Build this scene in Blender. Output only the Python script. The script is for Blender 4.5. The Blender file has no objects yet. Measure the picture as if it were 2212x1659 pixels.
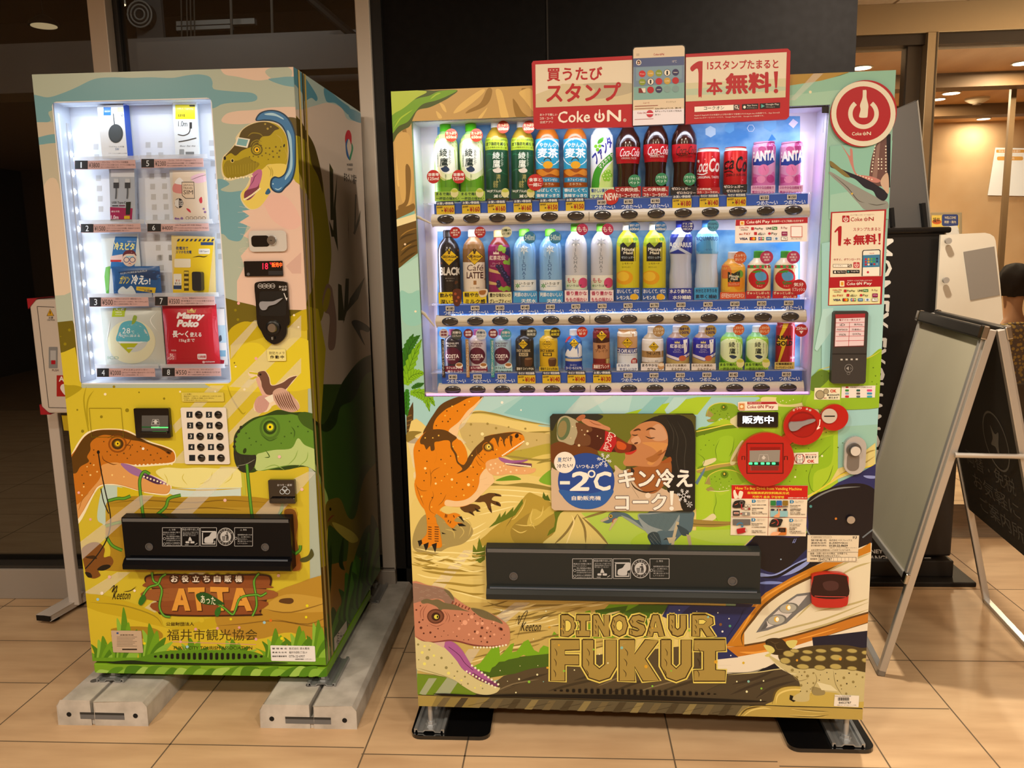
import bpy,math,random
import numpy as np
from mathutils import Vector,Matrix
from mathutils.geometry import tessellate_polygon
random.seed(7)
S=bpy.context.scene
# ---------------------------------------------------------------- camera, world, lights, exposure
W,H,F=2212,1659,1768.09
PITCH,YAW,ROLL,CH=.16224,.06785,-.02279,1.41574
cp,sp,cy,sy=math.cos(PITCH),math.sin(PITCH),math.cos(YAW),math.sin(YAW)
FW=np.array([-sy*cp,cy*cp,-sp]);RGT=np.array([cy,sy,0.]);UP=np.cross(RGT,FW)
RGT,UP=RGT*math.cos(ROLL)+UP*math.sin(ROLL),UP*math.cos(ROLL)-RGT*math.sin(ROLL)
CAM=np.array([0,0,CH])
cd=bpy.data.cameras.new('camera');co=bpy.data.objects.new('camera',cd);S.collection.objects.link(co)
cd.sensor_width=36;cd.lens=F/W*36;cd.clip_start=.05
co.matrix_world=Matrix([[RGT[i],UP[i],-FW[i],CAM[i]]for i in range(3)]+[[0,0,0,1]])
S.camera=co
S.view_settings.view_transform='Standard';S.view_settings.look='None'
S.view_settings.exposure=0;S.view_settings.gamma=1;S.view_settings.use_curve_mapping=False
S.cycles.max_bounces=8;S.cycles.transparent_max_bounces=16;S.cycles.caustics_reflective=False;S.cycles.caustics_refractive=False
S.cycles.sample_clamp_indirect=4
WARM=(1,.86,.66)
wd=bpy.data.worlds.new('night_room');S.world=wd;wd.use_nodes=True
wd.node_tree.nodes['Background'].inputs[0].default_value=(.9,.8,.66,1)
wd.node_tree.nodes['Background'].inputs[1].default_value=.22
def lamp(name,kind,loc,power,color=WARM,size=.1,aim=None,size_y=None,angle=None,blend=.6):
    l=bpy.data.lights.new(name,kind);l.energy=power;l.color=color
    o=bpy.data.objects.new(name,l);S.collection.objects.link(o);o.location=loc
    if kind=='AREA':
        l.size=size
        if size_y:l.shape='RECTANGLE';l.size_y=size_y
        else:l.shape='DISK'
    else:l.shadow_soft_size=size
    if kind=='SPOT':l.spot_size=angle or 2.4;l.spot_blend=blend
    d=Vector(aim or(loc[0],loc[1],-9))-Vector(loc)
    o.rotation_euler=d.to_track_quat('-Z','Y').to_euler()
    return o
for x,y,e in((-2.2,.35,95),(-.75,.25,95),(.6,.2,95),(2.0,.35,95),(-1.6,-1.2,80),(.0,-1.2,80),(1.6,-1.2,80)):
    lamp("downlight_lamp","AREA",(x,y,2.52),e*.355,size=.28)
lamp('office_fill','AREA',(-1.6,3.7,3.2),4.2,(1,.93,.82),size=.3,aim=(-1.6,5.2,2.2))  # unseen fill added to lift the beams behind the dark glass
lamp('ceiling_fill','AREA',(2.75,3.5,2.1),26,(1,.82,.56),size=.2,size_y=1.2,aim=(2.3,3.4,5))  # added uplight out of view, brightens the hall ceiling; no real fixture
lamp('downlight_lamp','AREA',(.98,2.72,2.52),40,size=.09)
# ---------------------------------------------------------------- materials
MC={}
def lin(h):
    v=[int(h[i:i+2],16)/255 for i in(0,2,4)]
    return[c/12.92 if c<.04045 else((c+.055)/1.055)**2.4 for c in v]
def comp(h,cool=0):
    k=(1,1,1)if cool else(1,.9,.74)
    return[min(.9,c/g*.9)for c,g in zip(lin(h),k)]
def mat(h,r=.45,m=0,e=0,cool=0,tr=0,coat=0,sp=None):
    key=(h,r,m,e,cool,tr,coat,sp)
    if key in MC:return MC[key]
    M_=bpy.data.materials.new('paint_'+h);M_.use_nodes=True
    nt=M_.node_tree;b=nt.nodes['Principled BSDF'];c=comp(h,cool)
    b.inputs['Base Color'].default_value=(*c,1);b.inputs['Roughness'].default_value=r;b.inputs['Metallic'].default_value=m;b.inputs['Specular IOR Level'].default_value=sp if sp is not None else .28 if r>.2 else .5
    if coat:b.inputs['Coat Weight'].default_value=coat;b.inputs['Coat Roughness'].default_value=.08
    if e:b.inputs['Emission Color'].default_value=(*lin(h),1);b.inputs['Emission Strength'].default_value=e
    if tr:
        t=nt.nodes.new('ShaderNodeBsdfTransparent');x=nt.nodes.new('ShaderNodeMixShader');x.inputs[0].default_value=tr
        nt.links.new(b.outputs[0],x.inputs[1]);nt.links.new(t.outputs[0],x.inputs[2]);nt.links.new(x.outputs[0],nt.nodes['Material Output'].inputs[0])
    MC[key]=M_;return M_
def glass(name,tint=(1,1,1),base=.03,rough=.0,ior=1.45):
    m=bpy.data.materials.new(name);m.use_nodes=True;nt=m.node_tree;nt.nodes.clear()
    o=nt.nodes.new('ShaderNodeOutputMaterial');t=nt.nodes.new('ShaderNodeBsdfTransparent');g=nt.nodes.new('ShaderNodeBsdfGlossy')
    f=nt.nodes.new('ShaderNodeFresnel');f.inputs[0].default_value=ior;x=nt.nodes.new('ShaderNodeMixShader')
    t.inputs[0].default_value=(*tint,1);g.inputs['Roughness'].default_value=rough
    nt.links.new(f.outputs[0],x.inputs[0]);nt.links.new(t.outputs[0],x.inputs[1]);nt.links.new(g.outputs[0],x.inputs[2]);nt.links.new(x.outputs[0],o.inputs[0])
    return m
def noisy(name,c1,c2,scale=8,r=.5,stretch=(1,1,1),bump=0,detail=5,lo=.35,hi=.65,cool=0):
    m=bpy.data.materials.new(name);m.use_nodes=True;nt=m.node_tree;b=nt.nodes['Principled BSDF']
    tc=nt.nodes.new('ShaderNodeTexCoord');mp=nt.nodes.new('ShaderNodeMapping');mp.inputs['Scale'].default_value=stretch
    n=nt.nodes.new('ShaderNodeTexNoise');n.inputs['Scale'].default_value=scale;n.inputs['Detail'].default_value=detail
    cr=nt.nodes.new('ShaderNodeValToRGB');cr.color_ramp.elements[0].color=(*comp(c1,cool),1);cr.color_ramp.elements[1].color=(*comp(c2,cool),1)
    cr.color_ramp.elements[0].position=lo;cr.color_ramp.elements[1].position=hi
    nt.links.new(tc.outputs['Object'],mp.inputs[0]);nt.links.new(mp.outputs[0],n.inputs[0]);nt.links.new(n.outputs[0],cr.inputs[0]);nt.links.new(cr.outputs[0],b.inputs['Base Color'])
    b.inputs['Roughness'].default_value=r;b.inputs['Specular IOR Level'].default_value=.1 if r>.8 else .35
    if bump:
        bp=nt.nodes.new('ShaderNodeBump');bp.inputs['Strength'].default_value=bump;bp.inputs['Distance'].default_value=.01
        nt.links.new(n.outputs[0],bp.inputs['Height']);nt.links.new(bp.outputs[0],b.inputs['Normal'])
    return m
GL=glass('clear_pane');CHROME=mat('D4D8DC',.16,.7,cool=1);STEEL=mat('BAB6AC',.35,.6);ALU=mat('C9BFAE',.35,.6)
BLK=mat('151413',.35);BLKG=mat('0C0C0C',.12,coat=.5)
# ---------------------------------------------------------------- object helpers
def prop(o,label=None,cat=None,group=None,kind=None):
    for k,v in(('label',label),('category',cat),('group',group),('kind',kind)):
        if v:o[k]=v
    return o
def thing(name,label,cat,M=None,group=None):
    o=bpy.data.objects.new(name,None);S.collection.objects.link(o);o.empty_display_size=.05
    if M is not None:o.matrix_world=M
    return prop(o,label,cat,group)
class MB:
    def __init__(s):s.v=[];s.f=[];s.i=[];s.m=[];s.s=[]
    def mi(s,m):
        if m not in s.m:s.m.append(m)
        return s.m.index(m)
    def add(s,vs,fs,m,sm=0):
        n=len(s.v);s.v+=[tuple(v)for v in vs];k=s.mi(m)
        for f in fs:s.f.append([n+j for j in f]);s.i.append(k);s.s.append(sm)
        return s
    def box(s,x0,x1,y0,y1,z0,z1,m):
        v=[(x,y,z)for x in(x0,x1)for y in(y0,y1)for z in(z0,z1)]
        return s.add(v,[(0,1,3,2),(4,6,7,5),(0,4,5,1),(2,3,7,6),(0,2,6,4),(1,5,7,3)],m)
    def prism(s,pts,d,m,n=None):
        k=len(pts);P=[Vector(p)for p in pts];D=Vector(d)
        tr=tessellate_polygon([P])
        s.add(P+[p+D for p in P],list(tr)+[(c+k,b+k,a+k)for a,b,c in tr]+[(i,(i+1)%k,(i+1)%k+k,i+k)for i in range(k)],m)
        return s
    def lathe(s,prof,m,n=24,c=(0,0,0),ax='z',sm=1):
        vs=[]
        for r,h in prof:
            for j in range(n):
                a=2*math.pi*j/n;x,y=r*math.cos(a),r*math.sin(a)
                p=(x,y,h)if ax=='z' else((x,-h,y)if ax=='y' else(h,x,y))
                vs.append((c[0]+p[0],c[1]+p[1],c[2]+p[2]))
        fs=[(i*n+j,i*n+(j+1)%n,(i+1)*n+(j+1)%n,(i+1)*n+j)for i in range(len(prof)-1)for j in range(n)]
        fs+=[tuple(range(n))[::-1],tuple(range((len(prof)-1)*n,len(prof)*n))]
        return s.add(vs,fs,m,sm)
    def tube(s,path,r,m,n=8):
        P=[Vector(p)for p in path];vs=[]
        rr=r if isinstance(r,(list,tuple))else[r]*len(P)
        for i,p in enumerate(P):
            d=(P[min(i+1,len(P)-1)]-P[max(i-1,0)]).normalized()
            a=d.cross(Vector((.13,.21,.97))).normalized();b=d.cross(a)
            vs+=[p+(a*math.cos(2*math.pi*j/n)+b*math.sin(2*math.pi*j/n))*rr[i]for j in range(n)]
        fs=[(i*n+j,i*n+(j+1)%n,(i+1)*n+(j+1)%n,(i+1)*n+j)for i in range(len(P)-1)for j in range(n)]
        fs+=[tuple(range(n))[::-1],tuple(range((len(P)-1)*n,len(P)*n))]
        return s.add(vs,fs,m,1)
    def build(s,name,parent=None,bevel=0,seg=2,M=None,label=None):
        me=bpy.data.meshes.new(name);me.from_pydata(s.v,[],s.f)
        for m in s.m:me.materials.append(m)
        me.polygons.foreach_set('material_index',s.i);me.polygons.foreach_set('use_smooth',[bool(x)for x in s.s]);me.update()
        if any(s.s):me.set_sharp_from_angle(angle=.7)
        o=bpy.data.objects.new(name,me);S.collection.objects.link(o)
        if parent:o.parent=parent
        if M is not None:o.matrix_world=M
        if label:o['label']=label
        if bevel:
            b=o.modifiers.new('bevel','BEVEL');b.width=bevel;b.segments=seg;b.limit_method='ANGLE'
        return o
def rrect(x0,x1,z0,z1,r,n=5):
    out=[]
    for cx,cz,a0 in((x1-r,z1-r,0),(x0+r,z1-r,90),(x0+r,z0+r,180),(x1-r,z0+r,270)):
        out+=[(cx+r*math.cos(math.radians(a0+90*i/n)),cz+r*math.sin(math.radians(a0+90*i/n)))for i in range(n+1)]
    return out
# ---------------------------------------------------------------- frames of the two machines and pixel -> surface lookup
def frame(O,t,ln=0):
    U=np.array([math.cos(t),math.sin(t),0]);V=np.array([-math.sin(t),math.cos(t),0]);Z=np.array([0,0,1.])
    O=np.array(O)
    if ln:O=O-U*ln*.12;U,Z=U-Z*ln,Z+U*ln
    return O,U,V,Z
FR={'R':frame((-.44827,2.19879,0),-.02939),'L':frame((-1.51555,2.33321,0),.00314,.00827),'W':frame((0,0,0),0)}
MX={k:Matrix([[f[1][i],f[2][i],f[3][i],f[0][i]]for i in range(3)]+[[0,0,0,1]])for k,f in FR.items()}
def ray(px,py):return FW+RGT*(px-W/2)/F-UP*(py-H/2)/F
def at(k,px,py,v=0):
    O,U,V,Z=FR[k];d=ray(px,py);t=(v-(CAM-O)@V)/(d@V);P=CAM+d*t-O
    return float(P@U),float(P@Z)
def atu(k,px,py,u):
    O,U,V,Z=FR[k];d=ray(px,py);t=(u-(CAM-O)@U)/(d@U);P=CAM+d*t-O
    return float(P@V),float(P@Z)
def fl(px,py,z=0):
    d=ray(px,py);t=(z-CH)/d[2];P=CAM+d*t;return float(P[0]),float(P[1])
# ---------------------------------------------------------------- printed artwork
TXT={}
def glyphs(s,b=0):
    if(s,b)in TXT:return TXT[s,b]
    c=bpy.data.curves.new('t','FONT');c.body=s;c.resolution_u=2;c.space_line=.82
    if '\n' in s:c.align_x='CENTER'
    o=bpy.data.objects.new('t',c);me=bpy.data.meshes.new_from_object(o)
    v=np.array([x.co[:2]for x in me.vertices])
    me.calc_loop_triangles();t=[tuple(x.vertices)for x in me.loop_triangles]
    k=b*.8 if b>.012 else 0;sh=[(0,0)]if not k else[(-k,-k),(k,k)]if b<.025 else[(k*1.15*math.cos(i*math.pi/3),k*1.15*math.sin(i*math.pi/3))for i in range(6)]
    v=v-v.min(0)+k*1.15;ext=v.max(0)+k*1.15;ext=np.where(ext>0,ext,1);v=[(v+np.array(d))/ext for d in sh]
    bpy.data.objects.remove(o);bpy.data.curves.remove(c);bpy.data.meshes.remove(me)
    TXT[s,b]=(v,t);return v,t
def half(P,n,d):
    out=[]
    for i in range(len(P)):
        a,b=P[i],P[(i+1)%len(P)];da,db=n[0]*a[0]+n[1]*a[1]-d,n[0]*b[0]+n[1]*b[1]-d
        if da<=0:out.append(a)
        if da*db<0:t=da/(da-db);out.append((a[0]+(b[0]-a[0])*t,a[1]+(b[1]-a[1])*t))
    return out
def edges(poly):
    A=sum(poly[i][0]*poly[(i+1)%len(poly)][1]-poly[(i+1)%len(poly)][0]*poly[i][1]for i in range(len(poly)))
    s=1 if A>0 else-1
    for i in range(len(poly)):
        a,b=poly[i],poly[(i+1)%len(poly)];n=(s*(b[1]-a[1]),-s*(b[0]-a[0]));yield n,n[0]*a[0]+n[1]*a[1]
def smooth(P,k=5,closed=True):
    n=len(P);out=[]
    for i in range(n if closed else n-1):
        p0,p1,p2,p3=(P[(i-1)%n],P[i],P[(i+1)%n],P[(i+2)%n])if closed else(P[max(i-1,0)],P[i],P[i+1],P[min(i+2,n-1)])
        for j in range(k):
            t=j/k;out.append(tuple(.5*(2*p1[c]+(p2[c]-p0[c])*t+(2*p0[c]-5*p1[c]+4*p2[c]-p3[c])*t*t+(3*p1[c]-p0[c]-3*p2[c]+p3[c])*t**3)for c in(0,1)))
    if not closed:out.append(P[-1])
    return out
def xy(s):
    if not isinstance(s,str):return list(s)
    a=[float(x)for x in s.replace(',',' ').split()];return list(zip(a[::2],a[1::2]))
class Art:
    def __init__(s,T,fmap,clip=None,holes=(),cuts=None,step=2e-5,off=2e-4,r=.4,cool=0,coat=0):
        s.T0=T;s.fmap=fmap;s.clip=clip;s.holes=holes;s.cuts=cuts;s.step=step;s.off=off
        s.r=r;s.cool=cool;s.coat=coat;s.b=MB();s.ox=s.oy=0;s.sc=1;s.hold=0;s.e=0
    def view(s,ox,oy,sc):s.ox,s.oy,s.sc=ox,oy,sc;return s
    def T(s,p):return s.T0(s.ox+p[0]/s.sc,s.oy+p[1]/s.sc)
    def mat(s,c):return c if not isinstance(c,str)else mat(c,s.r,0,s.e,s.cool,0,s.coat)
    def tris(s,uv,tr,col):
        if not s.hold:s.off+=s.step
        m=s.mat(col);vs=[];fs=[]
        simple=s.clip is None and not s.holes and s.cuts is None
        if simple:
            vs=[s.fmap(u,w,s.off)for u,w in uv]
            for t in tr:
                a,b,c=(uv[i]for i in t);A=(b[0]-a[0])*(c[1]-a[1])-(c[0]-a[0])*(b[1]-a[1])
                fs.append(t if A>0 else t[::-1])
            s.b.add(vs,fs,m);return s
        for t in tr:
            L=[[uv[i]for i in t]]
            if s.clip:
                for n,d in s.clip:L=[q for q in(half(p,n,d)for p in L)if len(q)>2]
            for h in s.holes:
                out=[]
                for p in L:
                    rest=p
                    for n,d in h:
                        q=half(rest,(-n[0],-n[1]),-d)
                        if len(q)>2:out.append(q)
                        rest=half(rest,n,d)
                        if len(rest)<3:break
                L=out
            if s.cuts:
                for ax in(0,1):
                    for c in s.cuts[ax]:
                        n=(1,0)if ax==0 else(0,1);out=[]
                        for p in L:
                            lo,hi=min(q[ax]for q in p),max(q[ax]for q in p)
                            if lo<c<hi:out+=[q for q in(half(p,n,c),half(p,(-n[0],-n[1]),-c))if len(q)>2]
                            else:out.append(p)
                        L=out
            for p in L:
                A=sum(p[i][0]*p[(i+1)%len(p)][1]-p[(i+1)%len(p)][0]*p[i][1]for i in range(len(p)))
                if abs(A)<1e-10:continue
                if A<0:p=p[::-1]
                k=len(vs);vs+=[s.fmap(u,w,s.off)for u,w in p];fs.append(tuple(range(k,k+len(p))))
        if fs:s.b.add(vs,fs,m)
        return s
    def poly(s,pts,col,sm=0):
        P=xy(pts)
        if sm:P=smooth(P,sm if sm>1 else 5)
        uv=[s.T(p)for p in P]
        return s.tris(uv,tessellate_polygon([[Vector((u,w,0))for u,w in uv]]),col)
    def blob(s,pts,col):return s.poly(pts,col,5)
    def rect(s,x0,y0,x1,y1,col,sl=0):return s.poly([(x0,y0),(x1,y0+sl),(x1,y1+sl),(x0,y1)],col)
    def rr(s,x0,y0,x1,y1,r,col):return s.poly(rrect(x0,x1,y0,y1,r),col)
    def ell(s,cx,cy,rx,ry,col,rot=0,n=20):
        c,d=math.cos(rot),math.sin(rot)
        return s.poly([(cx+rx*math.cos(a)*c-ry*math.sin(a)*d,cy+rx*math.cos(a)*d+ry*math.sin(a)*c)for a in(2*math.pi*i/n for i in range(n))],col)
    def ring(s,cx,cy,r,w,col,a0=0,a1=360,n=28):
        return s.line([(cx+r*math.cos(math.radians(a0+(a1-a0)*i/n)),cy+r*math.sin(math.radians(a0+(a1-a0)*i/n)))for i in range(n+1)],w,col,0)
    def dots(s,spec,col,k=1):
        s.off+=s.step;s.hold,h=1,s.hold
        a=[float(x)for x in spec.replace(',',' ').split()]
        for i in range(0,len(a)-2,3):s.ell(a[i],a[i+1],a[i+2]*k,a[i+2]*k,col,n=9)
        s.hold=h;return s
    def lines(s,specs,w,col,taper=1):
        s.off+=s.step;s.hold,h=1,s.hold
        for q in specs.split(';'):s.line(q,w,col,4,taper)
        s.hold=h;return s
    def line(s,pts,w,col,sm=4,taper=0):
        P=xy(pts)
        if sm and len(P)>2:P=smooth(P,sm,False)
        n=len(P);L=[];R=[]
        for i in range(n):
            a,b=P[max(i-1,0)],P[min(i+1,n-1)];dx,dy=b[0]-a[0],b[1]-a[1];l=math.hypot(dx,dy)or 1
            k=w/2
            if taper:
                t=i/(n-1);k*=max(.12,min(1,3.2*min(t,1-t)+.1))
            L.append((P[i][0]-dy/l*k,P[i][1]+dx/l*k));R.append((P[i][0]+dy/l*k,P[i][1]-dx/l*k))
        uv=[s.T(p)for p in L+R];tr=[]
        for i in range(n-1):tr+=[(i,i+1,n+i+1),(i,n+i+1,n+i)]
        return s.tris(uv,tr,col)
    def text(s,t,x0,y0,x1,y1,col,b=.015,sl=0,it=0,q=None):
        V_,tr=glyphs(t,b)
        if t=='1':w=(x1-x0)*.3;x0+=w;x1-=w
        Q=q or[(x0+it,y0),(x1+it,y0+sl),(x1,y1+sl),(x0,y1)]
        for v in V_:
            uv=[]
            for a,c in v:
                top=[Q[0][i]+(Q[1][i]-Q[0][i])*a for i in(0,1)];bot=[Q[3][i]+(Q[2][i]-Q[3][i])*a for i in(0,1)]
                uv.append(s.T((bot[0]+(top[0]-bot[0])*c,bot[1]+(top[1]-bot[1])*c)))
            s.off+=s.step*.5 if s.hold else 0;s.tris(uv,tr,col)
        return s
    def vtext(s,t,x0,y0,x1,y1,col,b=.015):return s.text('\n'.join(t),x0,y0,x1,y1,col,b)
    def build(s,name,parent,**k):return s.b.build(name,parent,**k)
def flat(v):return lambda u,w,o:(u,v-o,w)
def mart(k,v=0,**a):return Art(lambda x,y:at(k,x,y,v),flat(v),**a)
def rect4(k,x0,y0,x1,y1,v=0):
    a,b,c,d=at(k,x0,y0,v),at(k,x1,y0,v),at(k,x1,y1,v),at(k,x0,y1,v)
    return(a[0]+d[0])/2,(b[0]+c[0])/2,(c[1]+d[1])/2,(a[1]+b[1])/2
def plate(name,parent,u0,u1,z0,z1,v,t,m,r=.004,label=None,bevel=0):
    return MB().prism([(x,v-t,z)for x,z in rrect(u0,u1,z0,z1,min(r,(u1-u0)/2.01,(z1-z0)/2.01))],(0,t,0),m).build(name,parent,bevel,label=label)
def pplate(k,name,parent,px,t,m,r=.004,v=0,**kw):return plate(name,parent,*rect4(k,*px,v),v,t,m,r,**kw)
# ================================================================ the setting
tile=noisy('tile_stone','C69D70','DDB584',3,.42,(1,5,1),.02,8,.3,.7);grout=mat('6E5A42',.8)
def build_floor():
    b=MB();b.add([(-7,-4,0),(7,-4,0),(7,12,0),(-7,12,0)],[(0,1,2,3)],tile)
    def line(x0,y0,x1,y1,w=.0045):
        d=Vector((x1-x0,y1-y0)).normalized();n=Vector((-d.y,d.x))*w/2;z=.0002+.00003*(len(b.f)%5)
        b.add([(x0-n.x,y0-n.y,z),(x1-n.x,y1-n.y,z),(x1+n.x,y1+n.y,z),(x0+n.x,y0+n.y,z)],[(0,1,2,3)],grout)
    for k in range(-4,8):
        x=-1.765+.585*k
        if k in(3,4):line(x,2.42,x,9)
        else:line(x,-2,x,9)
    for x in(-.302,.287,.868):line(x,-2,x,2.42)
    for k in range(-6,20):
        y=2.14+.6*k;line(-1.765,y,-.6,y)
        y=2.47+.3*k;line(-5,y,-1.765,y)
        y=2.41+.3*k;line(-.6,y,.57,y)
        y=2.39+.3*k;line(.57,y,1.155,y)
        y=2.69+.6*k;line(1.155,y,6,y)
    w=noisy('dark_threshold','6B5238','80654A',6,.5,(1,6,1));b.add([(1.2,3.9,.0006),(6,3.9,.0006),(6,4.42,.0006),(1.2,4.42,.0006)],[(0,1,2,3)],w)
    prop(b.build('floor'),kind='structure')
build_floor()
plaster=noisy('beige_plaster','D4B48C','DEC09A',40,.8,bump=.02)
def struct(name,b,**k):return prop(b.build(name,**k),kind='structure')
CZ=2.56
xw=at('W',1849,100,3.2)[0];b=MB().box(-7,7,-4,3.3,CZ,CZ+.1,plaster).box(xw-.12,7,3.3,4.5,CZ,CZ+.1,plaster)
h=[fl(1780+x/2.963,y/2.963,CZ)for x,y in((395,60),(830,47),(925,0),(480,0))]
for i in range(3):
    p,q=Vector((*h[i-1],CZ-.001)),Vector((*h[i],CZ-.001));d=(q-p).normalized();n=Vector((-d.y,d.x,0))*.006
    b.add([p-n,q-n,q+n,p+n],[(0,1,2,3)],mat('8C6E4C',.8))
struct('ceiling',b)
struct('wall_behind',MB().box(-7,7,-4.1,-4,0,CZ,plaster))
struct('wall_left',MB().box(-7.1,-7,-4,9,0,3.4,mat('5A5048',.8)))
struct('wall_right',MB().box(7,7.1,-4,9,0,3.4,plaster))
dark=noisy('dark_board','171412','1A1715',30,.95)
x0=at('W',806,200,3.2)[0];x1=at('W',1849,100,3.2)[0]
b=MB().box(x0,x1,3.2,3.3,0,CZ,dark).box(x0-.002,x0+.05,3.17,3.2,0,CZ,mat('141210',.5))
sx=at('W',1183,100,3.2)[0];b.box(sx-.003,sx+.003,3.198,3.2,1.2,CZ,mat('2C2621',.6))
struct('wall_back',b)
struct('baseboard_back',MB().box(x0,x1,3.17,3.2,0,.13,mat('1A1816',.4)))
struct('wall_shop_side',MB().box(x1-.12,x1,3.3,4.4,0,CZ,plaster))
frm=mat('C8B8A2',.4,.3)
m1=[at('W',x,60,3.2)[0]for x in(208,246)];m2=[at('W',x,120,3.2)[0]for x in(778,808)]
sill=at('W',60,1222,3.18)[1]
struct('trim_1',MB().box(-5,m2[1],3.14,3.3,0,sill,mat('A89A88',.45,.2)).box(-5,m2[1],3.15,3.29,sill,sill+.012,mat('3A342C',.4)),bevel=.004)
b=MB()
for a,c in(m1,m2):b.box(a,c,3.15,3.28,sill,CZ,frm)
b.box(m1[1],m1[1]+.02,3.2,3.26,sill,CZ,mat('2A2622',.5));b.box(-5,m2[1],3.17,3.28,CZ-.06,CZ,frm)
b.box(m2[0]-.006,m2[0],3.18,3.25,sill,CZ,mat('2A2622',.5))
struct('trim_2',b,bevel=.003)
pane=glass('facade_glass',(.82,.83,.82),ior=1.45)
struct('window_1',MB().box(-5,m1[0],3.215,3.225,sill,CZ-.06,pane))
struct('window_2',MB().box(m1[1],m2[0],3.215,3.225,sill,CZ-.06,pane))
dk=mat('2E2A26',.9);dk2=mat('8A8074',.8)
struct('wall_office_back',MB().box(-7,x0+.1,7.4,7.5,0,3.6,dk))
struct('wall_office_side',MB().box(x0+.05,x0+.1,3.3,7.4,0,3.6,mat('3A342E',.9)))
struct('ceiling_office',MB().box(-7,x0+.1,3.3,7.5,3.5,3.6,dk))
def beam(px0,y0,px1,y1,Y,d,m):
    a=at('W',px0,y0,Y);c=at('W',px1,y1,Y);return MB().box(a[0],c[0],Y,Y+d,c[1],a[1],m)
struct('trim_3',beam(-400,112,820,172,4.6,.25,dk2))
struct('trim_4',beam(295,92,790,145,4.3,.15,dk2))
for nm,px0,py0,px1,py1,Y,lab in(('ceiling_rail',380,46,550,51,5,'thin pale rail behind the dark glass, upper of two rails'),('ceiling_rail',380,56,500,61,5,'thin pale rail behind the dark glass, lower of two rails')):
    prop(beam(px0,py0,px1,py1,Y,.04,mat('B8B0A0',.4)).build(nm),lab,'rail','rails behind the dark glass')
t=thing('wall_fan','round white wall fan on a plate seen dimly through the dark glass','fan',Matrix.Translation((*[0,0],0)))
a=at('W',308,34,4.9)
MB().box(a[0]-.06,a[0]+.1,4.93,4.96,a[1]-.14,a[1]+.1,mat('6A645C',.7)).build('back_plate',t)
MB().lathe([(.075,0),(.075,.05)],mat('35312C',.7),c=(a[0],4.92,a[1]),ax='y').build('housing',t)
b=MB()
for r in(.03,.052,.072):b.tube([(a[0]+r*math.cos(i*math.pi/10),4.865,a[1]+r*math.sin(i*math.pi/10))for i in range(21)],.005,mat('A8A294',.5),6)
b.build('guard',t)
for px,lab in((497,'thin pale hanging cord behind the dark glass, left one'),(585,'thin pale hanging cord behind the dark glass, right one')):
    a0=at('W',px,-60,4.8);a1=at('W',px+4,90,4.8)
    prop(MB().tube([(a0[0],4.8,a0[1]),(a1[0],4.8,a1[1])],.008,mat('6E6456',.8)).build('hanging_cord'),lab,'cord','cords behind the dark glass')
b=MB()
for px in(390,402,410,418):a0=at('W',px,-60,4.8);a1=at('W',px+3,95,4.8);b.tube([(a0[0],4.8,a0[1]),(a1[0],4.8,a1[1])],.004,mat('5A5246',.8))
prop(b.build('cable_bundle'),'bundle of four thin cables hanging behind the dark glass','cables')
a0,a1=at('W',668,-4,4.4),at('W',780,92,4.4)
prop(MB().tube([(a0[0],4.4,a0[1]),(a1[0],4.4,a1[1])],.022,mat('141210',.6)).build('diagonal_brace'),'black diagonal brace behind the dark glass at upper right pane','brace')
a=at('W',258,4,4.2)
t=thing('ceiling_lamp','small lit white lamp at the top of the dark glass beside the mullion','lamp',Matrix.Translation((a[0],4.2,a[1]-.012)))
MB().lathe([(.03,.0),(.028,.03),(.015,.06),(.012,.3)],mat('C8B8A0',.5)).build('housing',t)
MB().lathe([(.001,-.002),(.028,-.002),(.028,.0)],mat('FFE2B0',.5,e=3)).build('bulb',t)
a=at('W',95,56,5.2)
t=thing('pendant_lamp','dim wide pendant lamp glowing behind the left dark pane','lamp',Matrix.Translation((a[0],5.2,a[1])))
MB().lathe([(.09,0),(.085,.02),(.03,.06),(.005,.07)],mat('2A241E',.6)).build('shade',t)
MB().tube([(0,0,.06),(0,0,3.495-a[1])],.004,mat('1A1816',.6),6).build('cord',t)
MB().lathe([(.002,-.003),(.075,-.003),(.075,.0)],mat('FFDFA8',.5,e=.5)).build('diffuser',t)
# ================================================================ lit shop on the right
YS=4.4
bz=mat('A88E68',.35,.55)
hz=at('W',2100,72,YS)[1];mx=[at('W',x,150,YS)[0]for x in(1990,2013)]
b=MB().box(x1-.1,6,YS-.05,YS+.1,hz,CZ,bz).box(mx[0],mx[1],YS-.06,YS+.1,0,hz,bz).box(mx[1]-.012,mx[1]-.004,YS-.064,YS-.06,0,hz,mat('5A4A34',.5))
b.box(x1-.1,6,YS-.03,YS+.1,hz-.05,hz,mat('3A2E22',.5)).box(mx[0]-.07,mx[0],YS,YS+.08,0,hz,mat('4A3C2C',.5))
struct('trim_5',b,bevel=.003)
sp=glass('shop_glass',(.93,.92,.9))
struct('window_3',MB().box(x1,mx[0],YS+.01,YS+.016,0,hz-.05,sp));struct('window_4',MB().box(mx[1],6,YS+.01,YS+.016,0,hz-.05,sp))
wood=noisy('ceiling_wood','C08A50','D09C60',6,.6,(1,.2,1));wd2=noisy('beam_wood','5E4428','6A4E30',6,.6,(.2,1,1))
SZ=2.5
b=MB().box(x1-.1,7,YS,9,SZ,SZ+.1,wood)
struct('ceiling_shop',b)
for i,(ya,yb)in enumerate(((156,190),(224,253))):
    struct('trim_%d'%(6+i),MB().box(x1-.1,7,fl(2100,ya,SZ)[1],fl(2100,ya,SZ)[1]+.16,SZ-.09,SZ,wd2))
struct('wall_shop',MB().box(x1-.1,7,8.2,8.3,0,SZ,noisy('shop_plaster','CFA878','D8B486',3,.7)))
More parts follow.
